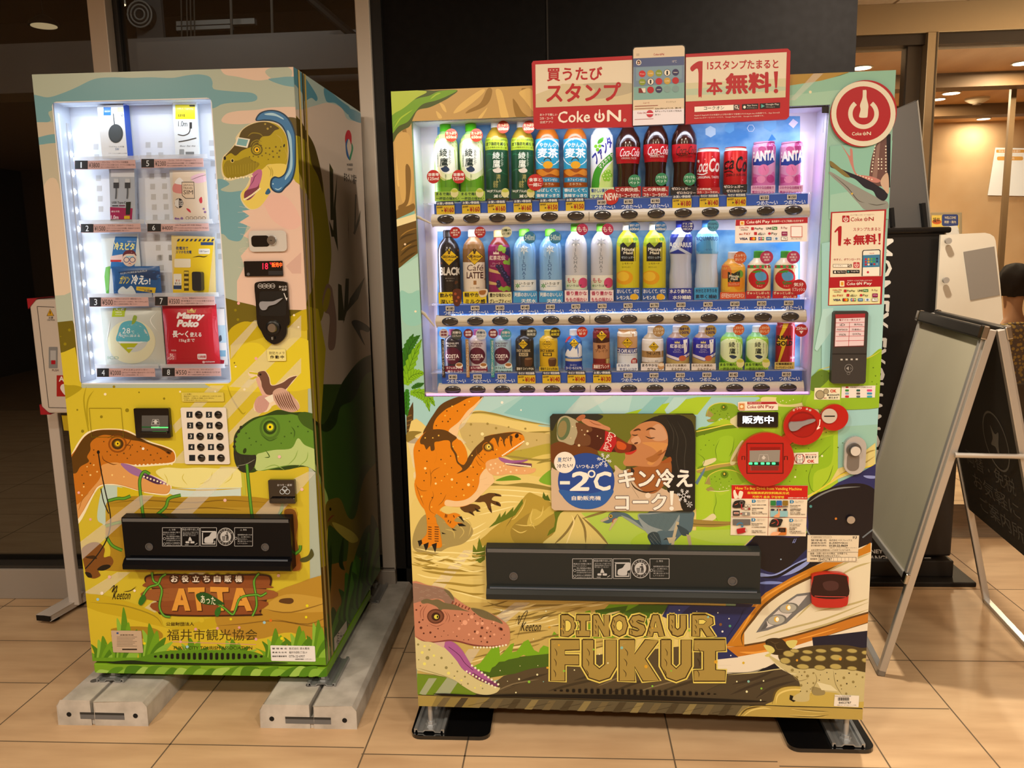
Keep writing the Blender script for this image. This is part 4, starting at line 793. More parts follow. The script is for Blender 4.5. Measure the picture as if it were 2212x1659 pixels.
A.blob('700 1300 760 1200 880 1100 1000 1020 1050 920 1110 850 1160 860 1300 930 1330 1020 1300 1160 1200 1290','AE9236');A.blob('1090 1040 1200 1000 1280 1040 1330 1010 1400 1010 1380 1180 1290 1240 1180 1300 1010 1290 960 1160','9A8030');A.blob('1150 990 1230 1010 1300 960 1340 1010 1270 1060 1180 1130 1100 1120','C2A84A')
A.lines('1090 900 1060 980 1000 1060 960 1080;1150 980 1130 1080 1170 1160;1240 960 1220 1040 1160 1080;970 1150 1040 1190 1100 1170;1000 1120 1100 1130 1160 1110',9,'D8BE62',1);A.lines('1010 1000 960 1080 920 1140;1040 960 1020 1040;930 1120 900 1200;960 1090 950 1140',6,'7A6424',1)
A.poly('770 1150 830 1090 870 1020 875 1060 920 1000 915 1040 985 970 980 1010 1060 900 1065 940 1000 1040 880 1100','5E6E1A');A.poly('1230 890 1240 840 1260 880 1275 865 1300 920 1250 910','4A5E18');A.poly('1330 1010 1430 1000 1420 1060 1400 1120 1370 1160 1270 1220 1290 1170 1330 1140 1340 1080','5E6E1A');A.poly('630 1420 640 1290 670 1340 690 1230 720 1320 745 1290 740 1420 700 1450','5E6E1A')
rays(A,'80 420 730 20 560 280 130 640;230 1700 560 1340 640 1340 330 1740;130 680 500 350 580 420 130 730;1560 20 1840 20 1420 260 1340 260')
A.blob('1420 1000 1800 1000 2300 1000 2300 1310 1300 1310 1340 1180','D2BC6A');A.poly('1560 1020 2400 990 2600 1310 1820 1310 1700 1180 1600 1060','A9C24A');A.lines('1530 1030 1440 1180 1330 1290;1530 1030 1590 1150 1600 1280;1570 1060 1700 1180 1800 1300;1570 1070 1700 1030 1780 1010',20,'84703A',1);A.lines('1480 1040 1500 1100 1460 1220 1430 1300;1640 1210 1660 1300',12,'E8D08A',1)
A.view(860,1200,3.95)
A.lines('120 -20 300 0 420 40 600 80 740 100;130 60 300 110 500 130 740 140;200 130 320 150 500 170 720 170;300 230 450 240 620 260 740 250;420 280 600 330 740 330;130 20 240 50 340 90',20,'9E8434',1);A.lines('150 -60 300 -30 500 -20 700 0;200 30 400 70 600 120;500 110 640 140 740 120;600 210 740 210;450 300 640 350 760 380;160 160 260 190 400 200',12,'EFDC90',1)
A.poly('400 400 2000 420 2000 640 1500 900 300 1200 160 1200 160 600','C4A85A');A.lines('760 400 900 440 1200 430 1500 420;900 560 1100 540 1300 520 1600 440;980 680 1100 660 1280 640;950 780 1150 740 1280 700;620 880 900 820 1100 800',17,'8A7236',1);A.lines('800 450 1000 480 1300 440;1000 600 1200 580 1360 540;600 920 800 860 900 810;1100 480 1350 440 1700 400',14,'EAD692',1)
A.poly('160 1010 460 1030 700 1120 720 1180 160 1190','6E8A22');A.poly('600 1000 700 960 820 900 1290 830 1290 960 1000 1010 760 1050','46601A')
A.poly('640 950 700 920 800 790 860 780 870 860 900 830 960 760 990 750 970 830 1010 820 1070 740 1110 720 1160 810 1200 830 1210 800 1240 770 1300 790 1290 850 1200 850 1120 870 1070 850 980 900 860 910 780 1000 680 980','76A81C')
A.poly('1310 690 1330 650 1370 690 1600 480 1640 470 1660 560 1800 420 2100 420 2000 700 1400 720','70A01C');A.poly('1680 470 1960 430 1940 480 2060 420 2100 420 2150 700 1900 720 1700 560','44661A')
A.poly('150 1190 700 1180 900 1030 1290 930 1500 870 2600 760 4300 760 4300 1230 150 1215','54462E');A.poly('100 1165 1300 1165 2700 1185 4400 1230 4400 1500 100 1500','54462E');A.poly('100 1165 700 1165 640 1200 100 1200','6E8A22');A.lines('960 1120 1100 1060 1280 1010;900 1160 1000 1120;1300 1010 1500 920 1700 860;1500 1070 1700 1010 1900 930;1280 1160 1500 1100 1750 1050;1800 1180 2000 1100 2200 1040;2200 1180 2500 1080 2800 1010;2100 1060 2400 960',22,'3E3422',1);A.lines('800 1180 980 1100 1200 1060;1700 1120 1900 1040 2100 980;2000 1180 2300 1090 2500 1060',12,'7A6A4A',1)
for i in range(46):
    an=random.uniform(.1,2.9);r0=random.uniform(330,620);x,y=470+r0*1.05*math.cos(an),-150+r0*.42*math.sin(an)+random.uniform(-30,60);l=random.uniform(40,110)
    if 140<x<730 and y<420:A.line([(x-l,y-l*.12),(x,y+6),(x+l,y-l*.1)],random.choice((8,12,16)),random.choice(('F0DE94','B49A46','EFD988','8E7630')),4,1)
for i in range(40):
    x,y=random.uniform(800,1900),random.uniform(420,800);l=random.uniform(60,160);A.line([(x-l,y+l*.16),(x,y),(x+l,y-l*.3)],random.choice((8,12,16)),random.choice(('EAD692','9A803A','D8C078','7E682E')),4,1)
A.poly('640 950 700 920 800 790 860 780 870 860 900 830 960 760 990 750 970 830 1010 820 1070 740 1110 720 1160 810 1200 830 1210 800 1240 770 1300 790 1290 850 1200 850 1120 870 1070 850 980 900 860 910 780 1000 680 980','76A81C')
A.poly('760 1050 800 960 940 890 1100 860 1290 840 1290 950 1120 970 1000 1010','46601A')
rays(A,'300 1200 600 800 700 800 430 1200;180 1180 260 1050 330 1050 230 1200;780 560 1000 400 1130 400 840 640')
A.view(860,850,3.95)
for q in('650 890 720 870 780 850 860 860 880 880 820 880 800 910 860 930 875 965 820 950 790 940 800 1020 770 990 740 930 690 930 640 920','530 970 620 945 680 955 700 985 640 1010 650 1045 600 1020 560 1010'):A.blob(q,'5A3A18')
for q in('820 850 880 880 830 868','840 925 875 965 835 945','775 985 800 1022 785 980','600 1010 650 1048 620 1010','650 975 705 1010 670 1010'):A.poly(q,'1A1410')
A.blob('215 350 250 260 300 180 360 100 450 50 560 20 720 20 700 60 620 150 560 210 510 290 500 360 450 370 350 340','5A3A14');A.blob('300 310 320 220 400 140 460 110 520 80 600 40 700 30 640 130 580 180 540 250 500 300 450 350 380 320','D87E10');A.blob('430 320 520 240 590 150 650 100 720 30 700 70 600 190 530 260 510 340 490 370','E6C08A')
A.blob('130 520 140 440 180 380 240 325 320 305 400 315 460 350 520 400 570 470 590 540 580 620 620 540 670 460 720 405 770 360 850 345 950 330 1020 330 1060 350 1078 390 1060 430 1000 480 920 530 850 550 770 580 745 640 780 700 820 730 780 790 700 870 640 930 560 965 480 970 400 960 355 990 330 1020 300 1060 270 1060 230 1000 190 950 150 860 140 760 150 700','D87E10')
A.blob('190 390 240 325 320 306 400 314 460 348 500 380 460 420 470 470 500 520 510 580 560 610 600 540 660 460 720 405 770 365 720 480 660 540 620 610 570 660 500 685 545 650 530 620 500 590 480 520 450 470 440 410 400 400 350 410 310 420 310 480 280 490 270 450 240 480 220 440 190 430','5A3A14');A.blob('490 420 530 400 580 480 590 560 560 600 540 540 510 480','D87E10')
A.blob('740 370 850 345 960 332 1030 335 1060 355 1000 340 950 360 900 400 870 370 850 430 820 380 790 400 760 440 740 400','5A3A14')
A.blob('700 700 760 640 820 740 780 795 700 875 640 930 560 962 480 968 400 955 410 910 500 920 590 900 660 840 690 770','E6C08A');A.blob('745 600 790 565 860 560 880 580 960 610 1060 630 1140 640 1172 640 1165 670 1100 690 1000 690 930 690 880 700 820 700 770 670','DDA468')
A.blob('855 548 890 550 960 570 1040 570 1105 565 1090 580 1020 595 940 600 880 580','9A5A8A');A.poly('900 600 1040 590 1140 600 1140 630 1020 625 930 612','6A3A50')
A.dots(' '.join('%d %d 7'%(920+i*13,600+i*1.5)for i in range(17)),'F2E2BC');A.dots(' '.join('%d %d 7'%(890+i*12,530-i*8)for i in range(16)),'F2E2BC')
for x in(845,900,960):A.blob([(x-8,360),(x+16,370),(x+8,420),(x+14,460),(x-2,430),(x-8,400)],'5A3A14')
A.ell(768,458,50,44,'B0640C');A.ell(768,458,42,36,'5A3A14');A.ell(770,458,30,28,'B08A2A');A.ell(772,456,16,20,'E8D060');A.ell(774,456,6,9,'14100A');A.line('725 405 760 410 800 450 812 490',12,'5A3A14');A.ell(1012,362,16,20,'2A1A0A',.4)
A.lines('665 470 680 540 740 600;660 560 690 610 710 615;270 640 280 720 275 800;300 690 310 760;355 630 300 660 275 700;330 540 310 600;310 460 330 520;760 720 700 740;780 780 730 780;680 840 640 820',5,'8A4E0C',1)
A.blob('140 760 200 800 270 820 290 890 270 960 280 1010 300 1050 320 1060 330 1110 350 1150 370 1260 370 1310 330 1320 290 1300 250 1320 220 1290 190 1290 200 1250 240 1200 245 1120 230 1010 180 920 150 860','D87E10')
A.blob('280 820 330 790 400 800 430 870 390 920 350 960 360 1000 420 1030 480 1020 530 1040 500 1060 480 1090 550 1110 500 1120 470 1150 440 1140 410 1110 390 1080 330 1030 280 1000 270 920','D87E10');A.lines('290 830 300 880 270 940 270 1000 330 1040;410 860 380 920 340 960;150 770 180 860 220 960;240 1110 340 1115;150 790 200 830 250 830',5,'8A4E0C',1)
for q in('175 1290 165 1260 200 1250 205 1280 180 1310','215 1290 260 1270 255 1310 235 1345','285 1290 330 1275 325 1320 315 1360','510 1050 540 1050 565 1105','505 1110 545 1110 580 1133 520 1135','455 1150 500 1170 470 1170','370 1185 410 1200 375 1200'):A.poly(q,'14120E')
A.lines(';'.join('%d %d %d %d'%(255,y,285,y+4)for y in range(1140,1260,20))+';'+';'.join('%d %d %d %d'%(310,y,345,y+2)for y in range(1140,1280,20))+';405 1030 400 1060;415 1035 412 1060;430 1080 425 1100;450 1090 440 1110;470 1040 480 1060',9,'6A3A0E',0)
A.dots('178 490 6 245 580 6 238 680 6 365 565 6 447 535 6 425 240 7 378 240 6 505 150 6 415 150 6 567 98 7 443 218 6 325 275 6 455 635 5 500 765 6 590 713 7 675 690 6 725 410 0 640 630 6 880 400 6 910 440 6 800 480 5 830 520 5 710 545 5 690 520 5 740 520 5 550 820 6 495 880 5 395 710 5 315 720 6 220 745 6 365 855 5 290 890 6 260 1070 6 640 795 5 970 400 6 935 380 5 1040 390 5','4E300E');A.dots('345 360 7 295 380 6 230 380 6 510 540 7 468 455 6 620 620 7 640 740 7 560 870 8 460 800 6 360 1000 7 400 600 6 340 290 0 460 110 7 400 190 7 605 70 6 200 880 9 370 745 6 420 690 6 285 970 7 500 940 0 720 640 6 780 430 0 840 480 6 630 530 6','EBB848');A.dots('230 640 11 458 735 11 320 770 9 600 780 13','F0D890')
A.dots('790 610 9 830 600 8 870 630 8 850 680 10 880 660 7 810 640 7 920 650 7 960 670 9 1010 655 9 780 650 8 900 620 6 1080 660 6 740 640 0','F0CE9A')
A.view(1380,820,3.95)
A.poly('-120 290 110 230 500 150 1000 140 1060 80 1100 0 1700 0 1700 900 1440 1010 1440 1330 900 1420 490 1430 490 1100 -120 1100','A4C22C');A.poly('-120 380 0 300 500 300 620 150 1060 150 500 440 490 470 -120 500','9CC6BE');A.poly('130 150 260 150 110 300 -20 300','84B9B4');A.poly('300 150 420 150 330 240 240 300 220 260','AECFC6')
A.blob('490 440 650 400 830 370 840 420 1000 400 1300 560 1640 480 1660 500 1640 720 1500 800 1440 1000 1000 900 500 760','8EB422');A.blob('490 430 700 390 840 380 840 410 700 430 600 460 520 480 490 490','5E7A1A');A.line('490 445 650 410 760 385 840 385',10,'D8C84A')
A.poly('1020 140 1480 10 1660 0 1660 400 1500 420 1300 560 1200 300 1060 200','8FB428');A.blob('1060 150 1250 160 1440 200 1400 230 1200 230 1060 200','D8CE88');A.blob('1480 190 1660 180 1660 300 1560 310 1480 240','CFC490');A.poly('1640 260 1660 250 1660 400 1560 440 1500 500 1360 530 1400 440 1560 400','A8904A');A.line('1520 470 1660 400',8,'D8C84A');A.line('1300 560 1480 480 1640 430 1660 420',9,'D8C84A')
A.blob('1490 160 1560 150 1640 160 1640 260 1600 330 1620 400 1570 420 1530 350 1540 260','8FB428');A.lines('1490 180 1530 250 1570 330 1560 420;1640 200 1620 300',5,'5A7A18',1);A.poly('1590 360 1640 330 1660 380 1640 420 1600 400','46581A');A.dots('1600 390 14 1630 400 14','1E2010')
A.blob('1180 150 1300 120 1400 130 1440 170 1380 200 1270 215 1190 200','8FB428');A.dots('1230 180 5 1260 195 4 1290 180 4 1320 170 4 1210 190 4','E6E2B0')
A.blob('570 310 590 250 640 215 720 200 800 205 850 240 900 300 840 340 780 350 700 330 660 360 600 365 580 345 600 340 615 325 590 315','7EA024');A.poly('570 310 590 255 640 300 615 325','9A8A4A');A.poly('578 345 612 335 650 350 605 362','9A8A4A');A.lines('580 300 600 240 660 205 740 200 830 215',6,'D8C84A',1);A.ell(728,240,30,28,'5E7E18');A.ell(726,236,15,15,'3A4E10');A.ell(724,235,7,8,'D8B83A');A.dots('620 260 5 650 290 5 670 270 4 690 300 5 640 250 4 700 270 4 760 290 5 750 310 4','4E6A14');A.dots('770 320 4 745 335 4 710 340 4 690 350 4','E6E2B0')
A.poly('780 340 840 300 850 420 780 370','D2C890')
A.blob('500 760 560 730 700 720 800 740 820 800 700 860 560 830','6E9020');A.poly('490 770 700 720 850 700 840 730 700 750 500 800','A8904A');A.line('490 775 640 730 840 705',8,'D8C84A')
A.blob('660 580 680 510 740 480 800 490 810 560 780 640 790 680 740 700 680 690 660 650','96BC28');A.lines('690 510 655 600 670 680;815 500 800 600 770 660',5,'5A7A18',1);A.blob('550 700 600 680 655 670 650 700 560 740','D8CC9A');A.blob('780 720 800 640 880 520 900 560 850 640 820 720','D2C890');A.poly('790 700 840 620 900 520 930 540 860 700','A8904A');A.lines('500 630 560 680 540 740 520 760',5,'5A7A18')
A.blob('560 890 590 820 650 785 740 770 820 785 900 830 940 850 860 900 800 930 700 955 600 945 580 925 600 915 615 900 585 890','86AC24');A.poly('562 890 600 820 610 870 612 900','9A8A4A');A.poly('570 935 620 915 650 945 590 955','9A8A4A');A.lines('570 880 600 820 670 780 740 770 830 785 940 850',6,'D8C84A',1);A.ell(732,812,34,32,'5E8218');A.ell(732,808,18,18,'3A4E10');A.ell(730,806,8,10,'D8B83A');A.dots('650 830 5 620 850 4 690 850 5 660 870 4 700 880 4 770 870 4 790 850 5','4E6A14');A.dots('720 920 4 750 930 4 690 935 4 770 910 4 700 900 3','E6E2B0');A.lines('600 950 700 955 800 940',6,'E0DCA0',1)
A.blob('650 960 700 990 760 960 790 950 790 1240 700 1240 650 1180 640 1100','9ABE2A');A.lines('650 960 660 1050 640 1130 680 1220',5,'5A7A18',1);A.blob('490 1210 560 1190 630 1145 660 1180 600 1215 500 1220','D8CC9A')
A.blob('330 1180 420 1190 700 1210 790 1215 790 1240 640 1260 500 1255 380 1250','9A7E3A');A.lines('340 1190 450 1230 620 1240 790 1235;350 1260 500 1250',7,'6A5422',1)
A.poly('400 1290 780 1280 900 1330 980 1330 900 1430 400 1430','A9C24A');A.blob('0 1320 200 1300 340 1310 500 1360 700 1400 900 1400 850 1430 0 1430','A2BE34');A.dots('240 1360 9 190 1330 6 620 880 0 250 1030 0','7A9A24')
A.dots('560 470 5 600 520 4 570 560 5 640 560 4 530 600 4 900 430 0 1340 590 5 1400 560 5 1450 590 4 1400 640 4 1350 520 4 1600 450 5 1560 510 4 1700 580 6 1500 650 5 1480 700 4 1430 780 5 1340 770 5 1250 740 0 1380 470 4 1290 620 0 1740 540 4 1240 820 5 1290 870 4 1480 60 8 1560 30 6 1600 110 5 1450 100 4','4E6A14');A.dots('1565 653 9 1335 832 8 1180 180 0','E8E6B8')
A.lines('1480 730 1450 840 1480 950 1560 960;1660 730 1620 850 1560 920;1720 540 1700 620;1640 560 1500 700 1480 760',6,'5A7A18',1);A.poly('1620 900 1700 760 1760 740 2020 540 2020 720 1900 770 1700 850 1440 1010 1420 1000','D6C478');A.lines('1640 870 1760 790 1900 730 2010 660;1900 660 1960 620 2020 600;1940 700 2020 650',12,'A48C48',1);A.line('1440 1010 1620 890 1760 800 2020 730',11,'E0C83C')
A.view(860,850,3.95)
A.blob('1730 1085 1790 1060 1800 1030 1840 1010 1900 1015 1960 1030 2030 1080 2100 1060 2130 1020 2200 1000 2500 1000 2520 1080 2500 1180 2430 1200 2330 1290 2250 1310 2160 1300 2150 1200 2080 1150 2000 1090 1900 1050 1850 1080 1790 1110','4E646A');A.poly('1725 1085 1790 1050 1800 1075 1735 1100','B8A878');A.poly('1800 1160 1840 1070 1880 1065 1850 1110 1805 1175','B8A878');A.lines('1830 1110 1835 1080 1860 1065',7,'B83A2A');A.ell(1815,1048,14,14,'C89A2A');A.ell(1815,1048,7,7,'14100A');A.blob('1900 1040 2000 1080 2080 1140 2150 1200 2100 1170 2000 1110','8A948A')
A.view(1380,820,3.95)
A.blob('-10 1160 80 1140 330 1130 330 1250 290 1290 180 1290 110 1330 60 1300','8A9490');A.blob('0 1160 100 1150 330 1130 335 1170 250 1290 190 1280 80 1240','566A6C');A.lines(';'.join('%d %d %d %d'%(60+(i*37)%250,1150+(i*29)%110,72+(i*37)%250,1172+(i*29)%110)for i in range(34)),4,'2A3A3E',1);A.blob('75 1330 120 1300 170 1320 190 1420 130 1430 90 1380','2E3E42');A.lines('100 1330 170 1410;120 1310 185 1400;95 1360 150 1430',6,'B8BEB0',1)
A.poly('320 1210 345 1220 310 1350 300 1420 275 1420 290 1330','B8A884');A.blob('330 1240 420 1290 420 1330 370 1330 340 1280','33454A');A.poly('405 1320 440 1330 455 1430 430 1430','A89874');A.lines('210 1370 240 1360 260 1390;225 1400 240 1410',9,'1A1814');A.poly('240 1350 320 1345 300 1390 260 1400','B8A884')
A.poly('480 880 570 740 560 790 500 900','5E7A8A')
A.view(1380,820,3.95)
A.poly('2060 700 1900 790 1700 880 1440 1060 1420 1180 1440 1330 1000 1330 880 1430 880 1500 700 3000 2100 3000','2A2C5A');A.line('890 1430 980 1340',10,'C8B46A')
A.blob('1440 1040 1600 940 1780 890 1950 900 2040 1000 2040 1300 1900 1460 1700 1500 1440 1640 1100 1640 900 1480 960 1380 1030 1330 1420 1330','191418');A.lines('1450 1050 1560 980 1700 930 1890 915',14,'7A7C78',1);A.lines('1340 1380 1310 1395;1330 1360 1312 1395;1345 1358 1328 1396',5,'7A84B4',0);A.blob('1920 820 2030 825 2010 845 1950 842','8A92C0')
A.ell(1468,1083,12,12,'4A8A84');A.ell(1683,1188,10,10,'C8782A');A.ell(1213,1535,6,6,'9AB0C0');A.lines('1430 1280 1460 1330;1910 1350 2000 1280 2040 1260',12,'6A7276',0)
A.view(1380,1200,3.95)
A.poly('1440 -60 1200 180 1040 420 1040 170 1200 170 1440 60','22264E');A.blob('1040 150 1160 160 1350 60 1470 10 1440 80 1300 160 1100 190 1040 180','8A96C8');A.lines('1040 185 1180 180 1340 90 1440 40',24,'10101C');A.blob('1040 230 1120 220 1230 230 1180 245 1050 245','7A88C0')
A.blob('740 780 800 690 900 560 960 440 1080 330 1300 200 1500 90 1700 10 2000 -110 2200 -160 2200 460 1980 490 1800 560 1600 620 1400 720 1100 780','DED0AC');
A.poly('740 780 830 640 960 440 1080 320 1300 190 1500 90 1900 -60 1980 -110 1980 -30 1700 80 1500 170 1300 270 1120 380 1000 520 900 660 900 760 1000 780 1100 760','C07A1E');A.lines('890 770 880 680 980 540 1080 420 1260 290 1480 180 1700 90 1980 -20',22,'5E3E18',1);A.lines('800 740 900 600 980 460 1100 340 1320 210 1440 150',15,'E09A3A',1);A.lines('905 760 1000 770 1130 740 1300 690',14,'5E3E18',1)
A.poly('740 785 900 775 1200 720 1500 640 1800 540 1990 480 1980 570 1800 620 1500 720 1280 790 840 870','BE7422');A.lines('860 825 1000 830 1200 790',18,'E49A3C',1);A.lines('1350 720 1500 680 1700 620',10,'E49A3C',1);A.lines('900 770 1200 715 1500 635 1800 535 1990 480',16,'5E3E18',0);A.lines('1300 790 1500 725 1800 625 1990 565',10,'6A4A22',0)
A.poly('660 890 850 865 1280 790 1500 720 1980 570 1980 650 1800 700 1500 790 1200 900 1000 1000 740 1020 640 990','E6D8BA');A.lines('740 1000 900 1005 1000 990 1070 960',16,'8A8670',1);A.lines('660 940 790 938',7,'B0A47C');A.lines('1700 720 1850 690 1980 640',9,'A89C74',1)
A.lines('1340 540 1500 380 1470 400;1700 180 1850 100 1980 60;1560 160 1800 50 1980 -20;1000 710 1300 620 1600 540 1960 400;1330 660 1600 590 1960 460;1500 480 1800 420 1960 370',16,'B8A870',1)
A.poly('1000 660 1080 540 1200 430 1350 330 1500 310 1480 400 1350 500 1260 580 1100 640','6E6C68');A.poly('1050 630 1100 550 1220 440 1350 350 1440 340 1340 460 1240 560 1120 610','CFC6B8');A.poly('1040 640 1090 560 1100 600 1080 625','5A5854')
for x,y in((1280,450),(1180,550)):A.ell(x,y,84,46,'6A6860',-.12);A.ell(x-6,y+2,72,40,'A8A494',-.12);A.ell(x-4,y-4,22,24,'D8A83A');A.ell(x+2,y-4,14,18,'FFF6D8')
A.poly('0 420 260 420 200 500 0 560','44661A');A.poly('250 420 1000 440 900 560 740 780 850 870 660 890 660 720 200 520','272C58');A.poly('260 430 440 430 360 500 230 500','38417C');A.lines('900 450 850 560 740 720;1120 270 1060 310',8,'1A1C3C',1);A.dots('345 468 6 495 478 4 675 490 6 770 540 6 714 650 9 785 855 6','E0DED0');A.dots('698 590 13 775 602 0','7A4E2A');A.dots('778 603 11','4E9A6A');A.dots('893 918 11','D8B02A')
A.poly('740 1010 1000 1000 1200 900 1440 980 1400 1200 1140 1240 400 1240 700 1100','4C402C');A.poly('300 1195 1150 1235 1150 1300 300 1290','4C402C');A.lines('800 1100 1000 1050 1200 960;780 1190 1000 1100 1300 1010;1000 1220 1130 1130 1340 1070',22,'3A3022',1);A.lines('830 1130 1000 1070;1020 1210 1100 1170;880 1010 1060 990',8,'7A6A4A',1);A.poly('1050 970 1180 920 1260 960 1000 1000','14141E');A.lines('760 1020 1000 1000 1200 970 1290 980',8,'CFC080',1)
A.poly('1480 700 1980 640 1980 900 1500 900','191A2C');A.blob('1150 1240 1180 1160 1260 1120 1400 1120 1990 1150 1990 1320 1140 1290','C2A84E');A.lines('1140 1270 1160 1170 1240 1120 1370 1115',12,'5E4C20',1);A.lines('1170 1270 1190 1190 1280 1150 1400 1150 1500 1180',14,'E6CC72',1)
A.blob('1090 840 1200 900 1280 940 1360 920 1700 900 1980 920 1970 1200 1900 1250 1760 1240 1700 1180 1560 1160 1500 1130 1460 1180 1450 1240 1370 1250 1300 1230 1340 1190 1380 1160 1360 1060 1290 1010 1180 930','C4B47A');A.blob('1480 1120 1580 1150 1580 1190 1490 1190','948454');A.poly('1520 1080 1640 1110 1700 1160 1560 1150','DDD0A0');A.lines('1500 1000 1520 1060 1490 1130 1470 1200;1660 980 1680 1100 1740 1200;1300 1000 1360 1070 1450 1050',5,'7E6E40',1)
A.blob('1200 830 1300 810 1340 800 1500 770 1750 765 1900 790 1990 800 1990 990 1800 975 1500 965 1360 970 1280 930 1200 890','4A3C20');A.blob('1080 750 1090 720 1150 705 1220 715 1270 760 1310 800 1260 840 1180 850 1120 830','3A2C18');A.lines('1120 730 1160 750 1200 740;1160 750 1180 800 1240 800;1200 740 1240 760',4,'6A5634')
for x,y,rx,ry in((1280,840,50,28),(1250,900,46,28),(1330,815,40,18),(1440,825,46,18),(1555,815,48,18),(1685,805,52,20),(1820,815,46,20),(1425,880,50,26),(1550,878,48,26),(1685,872,52,26),(1815,880,50,24),(1930,830,30,18),(1935,895,34,20),(1400,950,54,24),(1545,958,50,24),(1680,950,52,26),(1820,965,44,20)):A.ell(x,y,rx,ry,'7E6E3A',.08);A.ell(x,y-1,rx-6,ry-5,'B4A058',.08)
A.lines('1480 780 1500 960;1610 780 1620 965;1750 775 1760 970;1880 800 1880 970',5,'2E2412',1)
for q in('1065 765 1130 775 1160 810 1140 835 1100 820','1255 735 1350 725 1330 780 1290 790','1075 855 1130 830 1110 865'):A.blob(q,'D2C46A')
A.ell(1090,742,7,9,'14100A');A.dots('1415 995 9 1490 1005 9 1440 1030 13 1350 1040 12 1385 1110 12 1490 1090 9 1435 1160 8 1750 1045 12 1830 1080 12 1725 1110 9 1860 1015 9 1770 1180 10 1910 1040 9 1310 980 14','8E7C46');A.dots('1390 1025 5 1370 995 4 1440 1090 5 1380 1160 5 1465 1140 4 1550 1020 4 1605 1000 5 1620 1055 5 1540 1065 5 1795 1005 7 1775 1095 7 1695 1070 6 1850 1120 4 1730 1140 4 1680 1010 5','3E3018');A.dots('1350 895 10 1720 885 12','D8982A')
A.poly('1290 1190 1320 1200 1310 1230 1340 1240 1320 1252 1285 1230','14120E');A.blob('1200 960 1280 1000 1350 1010 1290 1010 1180 930 1100 860','DDD0A0')
A.view(860,1200,3.95)
A.blob('100 250 260 255 400 285 470 350 620 450 760 480 870 540 940 600 955 680 945 750 900 770 780 780 640 770 520 740 430 735 300 745 210 740 100 690','C07E5E');A.blob('100 245 240 255 410 290 460 340 480 400 420 430 380 380 300 370 200 390 100 400','8E6E5A')
A.lines(';'.join('%d %d %d %d'%(140+(i*53)%270,270+(i*31)%100,175+(i*53)%270,278+(i*31)%100)for i in range(18)),5,'E4D6B4',1)
A.blob('195 390 240 370 290 380 340 375 400 405 480 420 560 460 610 480 540 470 470 465 380 460 360 480 330 440 260 410 210 412','6E6240');A.blob('390 290 440 310 480 370 460 375 430 340','6E6240');A.blob('620 452 700 460 780 490 870 550 890 585 820 560 740 540 680 510','6E6240');A.lines('700 470 720 500;760 490 760 530;800 510 800 545;840 540 835 565;650 455 660 480',4,'3E3620');A.lines(';'.join('%d %d %d %d'%(470+i*28,390+i*11,458+i*28,415+i*10)for i in range(6)),11,'7A3A28',0)
A.ell(320,520,74,64,'5E3222');A.ell(318,520,62,52,'7A4A34');A.ell(322,522,38,36,'3A1E12');A.ell(326,524,20,19,'D8C84A');A.ell(336,524,7,11,'14100A')
A.lines('225 430 190 480 195 540;250 420 215 480 220 550;390 470 420 520 400 570;415 480 440 530 425 575;260 580 330 605 400 575;240 600 330 625',5,'8A4E3A',1);A.lines('150 690 230 735 320 740 430 725 520 735 640 765 780 775 900 760',12,'7A3A34',1)
A.dots('195 618 12 275 658 10 218 665 8 315 695 8 640 590 0 655 650 10 715 618 12 757 658 7 785 690 9 705 690 10 485 510 7 545 500 7 600 505 6 650 500 7 660 560 6 720 560 6 700 540 5 830 600 6 800 580 5 790 650 6 560 620 0 210 550 7 180 570 9 250 600 4 340 625 6 390 645 5 500 690 6 530 560 6 600 720 5 710 735 6 760 740 9 905 680 6 880 710 5 190 430 6 155 465 8 370 690 4 425 680 4 470 560 5 560 720 4','5E2E20');A.dots('570 573 22 628 525 16 678 580 14 676 657 15 762 620 13 718 580 14 520 625 12 605 675 10 545 590 6 740 705 11 820 675 10 815 570 8 510 520 7 600 550 8 470 655 5 640 710 8','E4A27E');A.ell(875,628,22,14,'8A4A38',.6);A.ell(878,628,12,9,'2A1410',.6)
A.blob('100 690 200 730 300 745 420 800 480 860 540 960 640 1040 740 1090 850 1125 870 1130 840 1170 760 1190 660 1175 560 1120 470 1060 330 1020 200 990 150 950','D2C488');A.blob('385 770 410 735 470 740 540 800 590 880 640 950 720 1000 790 1060 820 1110 740 1080 640 1030 560 980 500 900 440 830','A85C92');A.blob('640 1000 740 1060 830 1080 850 1120 740 1085 650 1040','7A3A5E');A.poly('300 745 400 735 390 790','D0A894');A.line('430 780 520 850 570 920 640 980',6,'6A2E58')
A.dots(' '.join('%d %d 9'%(585+i*27,990+i*15)for i in range(10)),'EFE8C0');A.dots(' '.join('%d %d 10'%(630+i*28,940+i*20)for i in range(9)),'EFE8C0');A.dots(' '.join('%d %d 9'%(650+i*27,785-(i>6)*(i-6)*5)for i in range(11)),'EFE8C0')
A.dots('250 875 17 370 875 11 410 958 13 505 990 8 570 1035 9 170 760 10 265 805 9 310 935 8 595 1095 8 720 1135 7 175 890 6 460 920 6 480 1030 6 540 1100 5','8E8450');A.dots('205 828 13 225 925 14 305 855 11 430 1005 14 540 1065 9 655 1130 8 705 1110 7 275 770 6 480 1045 6 225 775 10','EADF6E');A.lines('160 960 300 1000 460 1050;165 1010 300 1020 420 1040',5,'8E8450',1)
A.lines('995 585 1020 535 1035 515 1025 590 1070 500 1105 480 1045 620 1015 710',5,'1E180E',1);A.text('Keeton',1045,570,1210,645,'1E180E',0,it=20);A.lines('1150 560 1210 545 1250 520 1335 500',4,'1E180E',1)
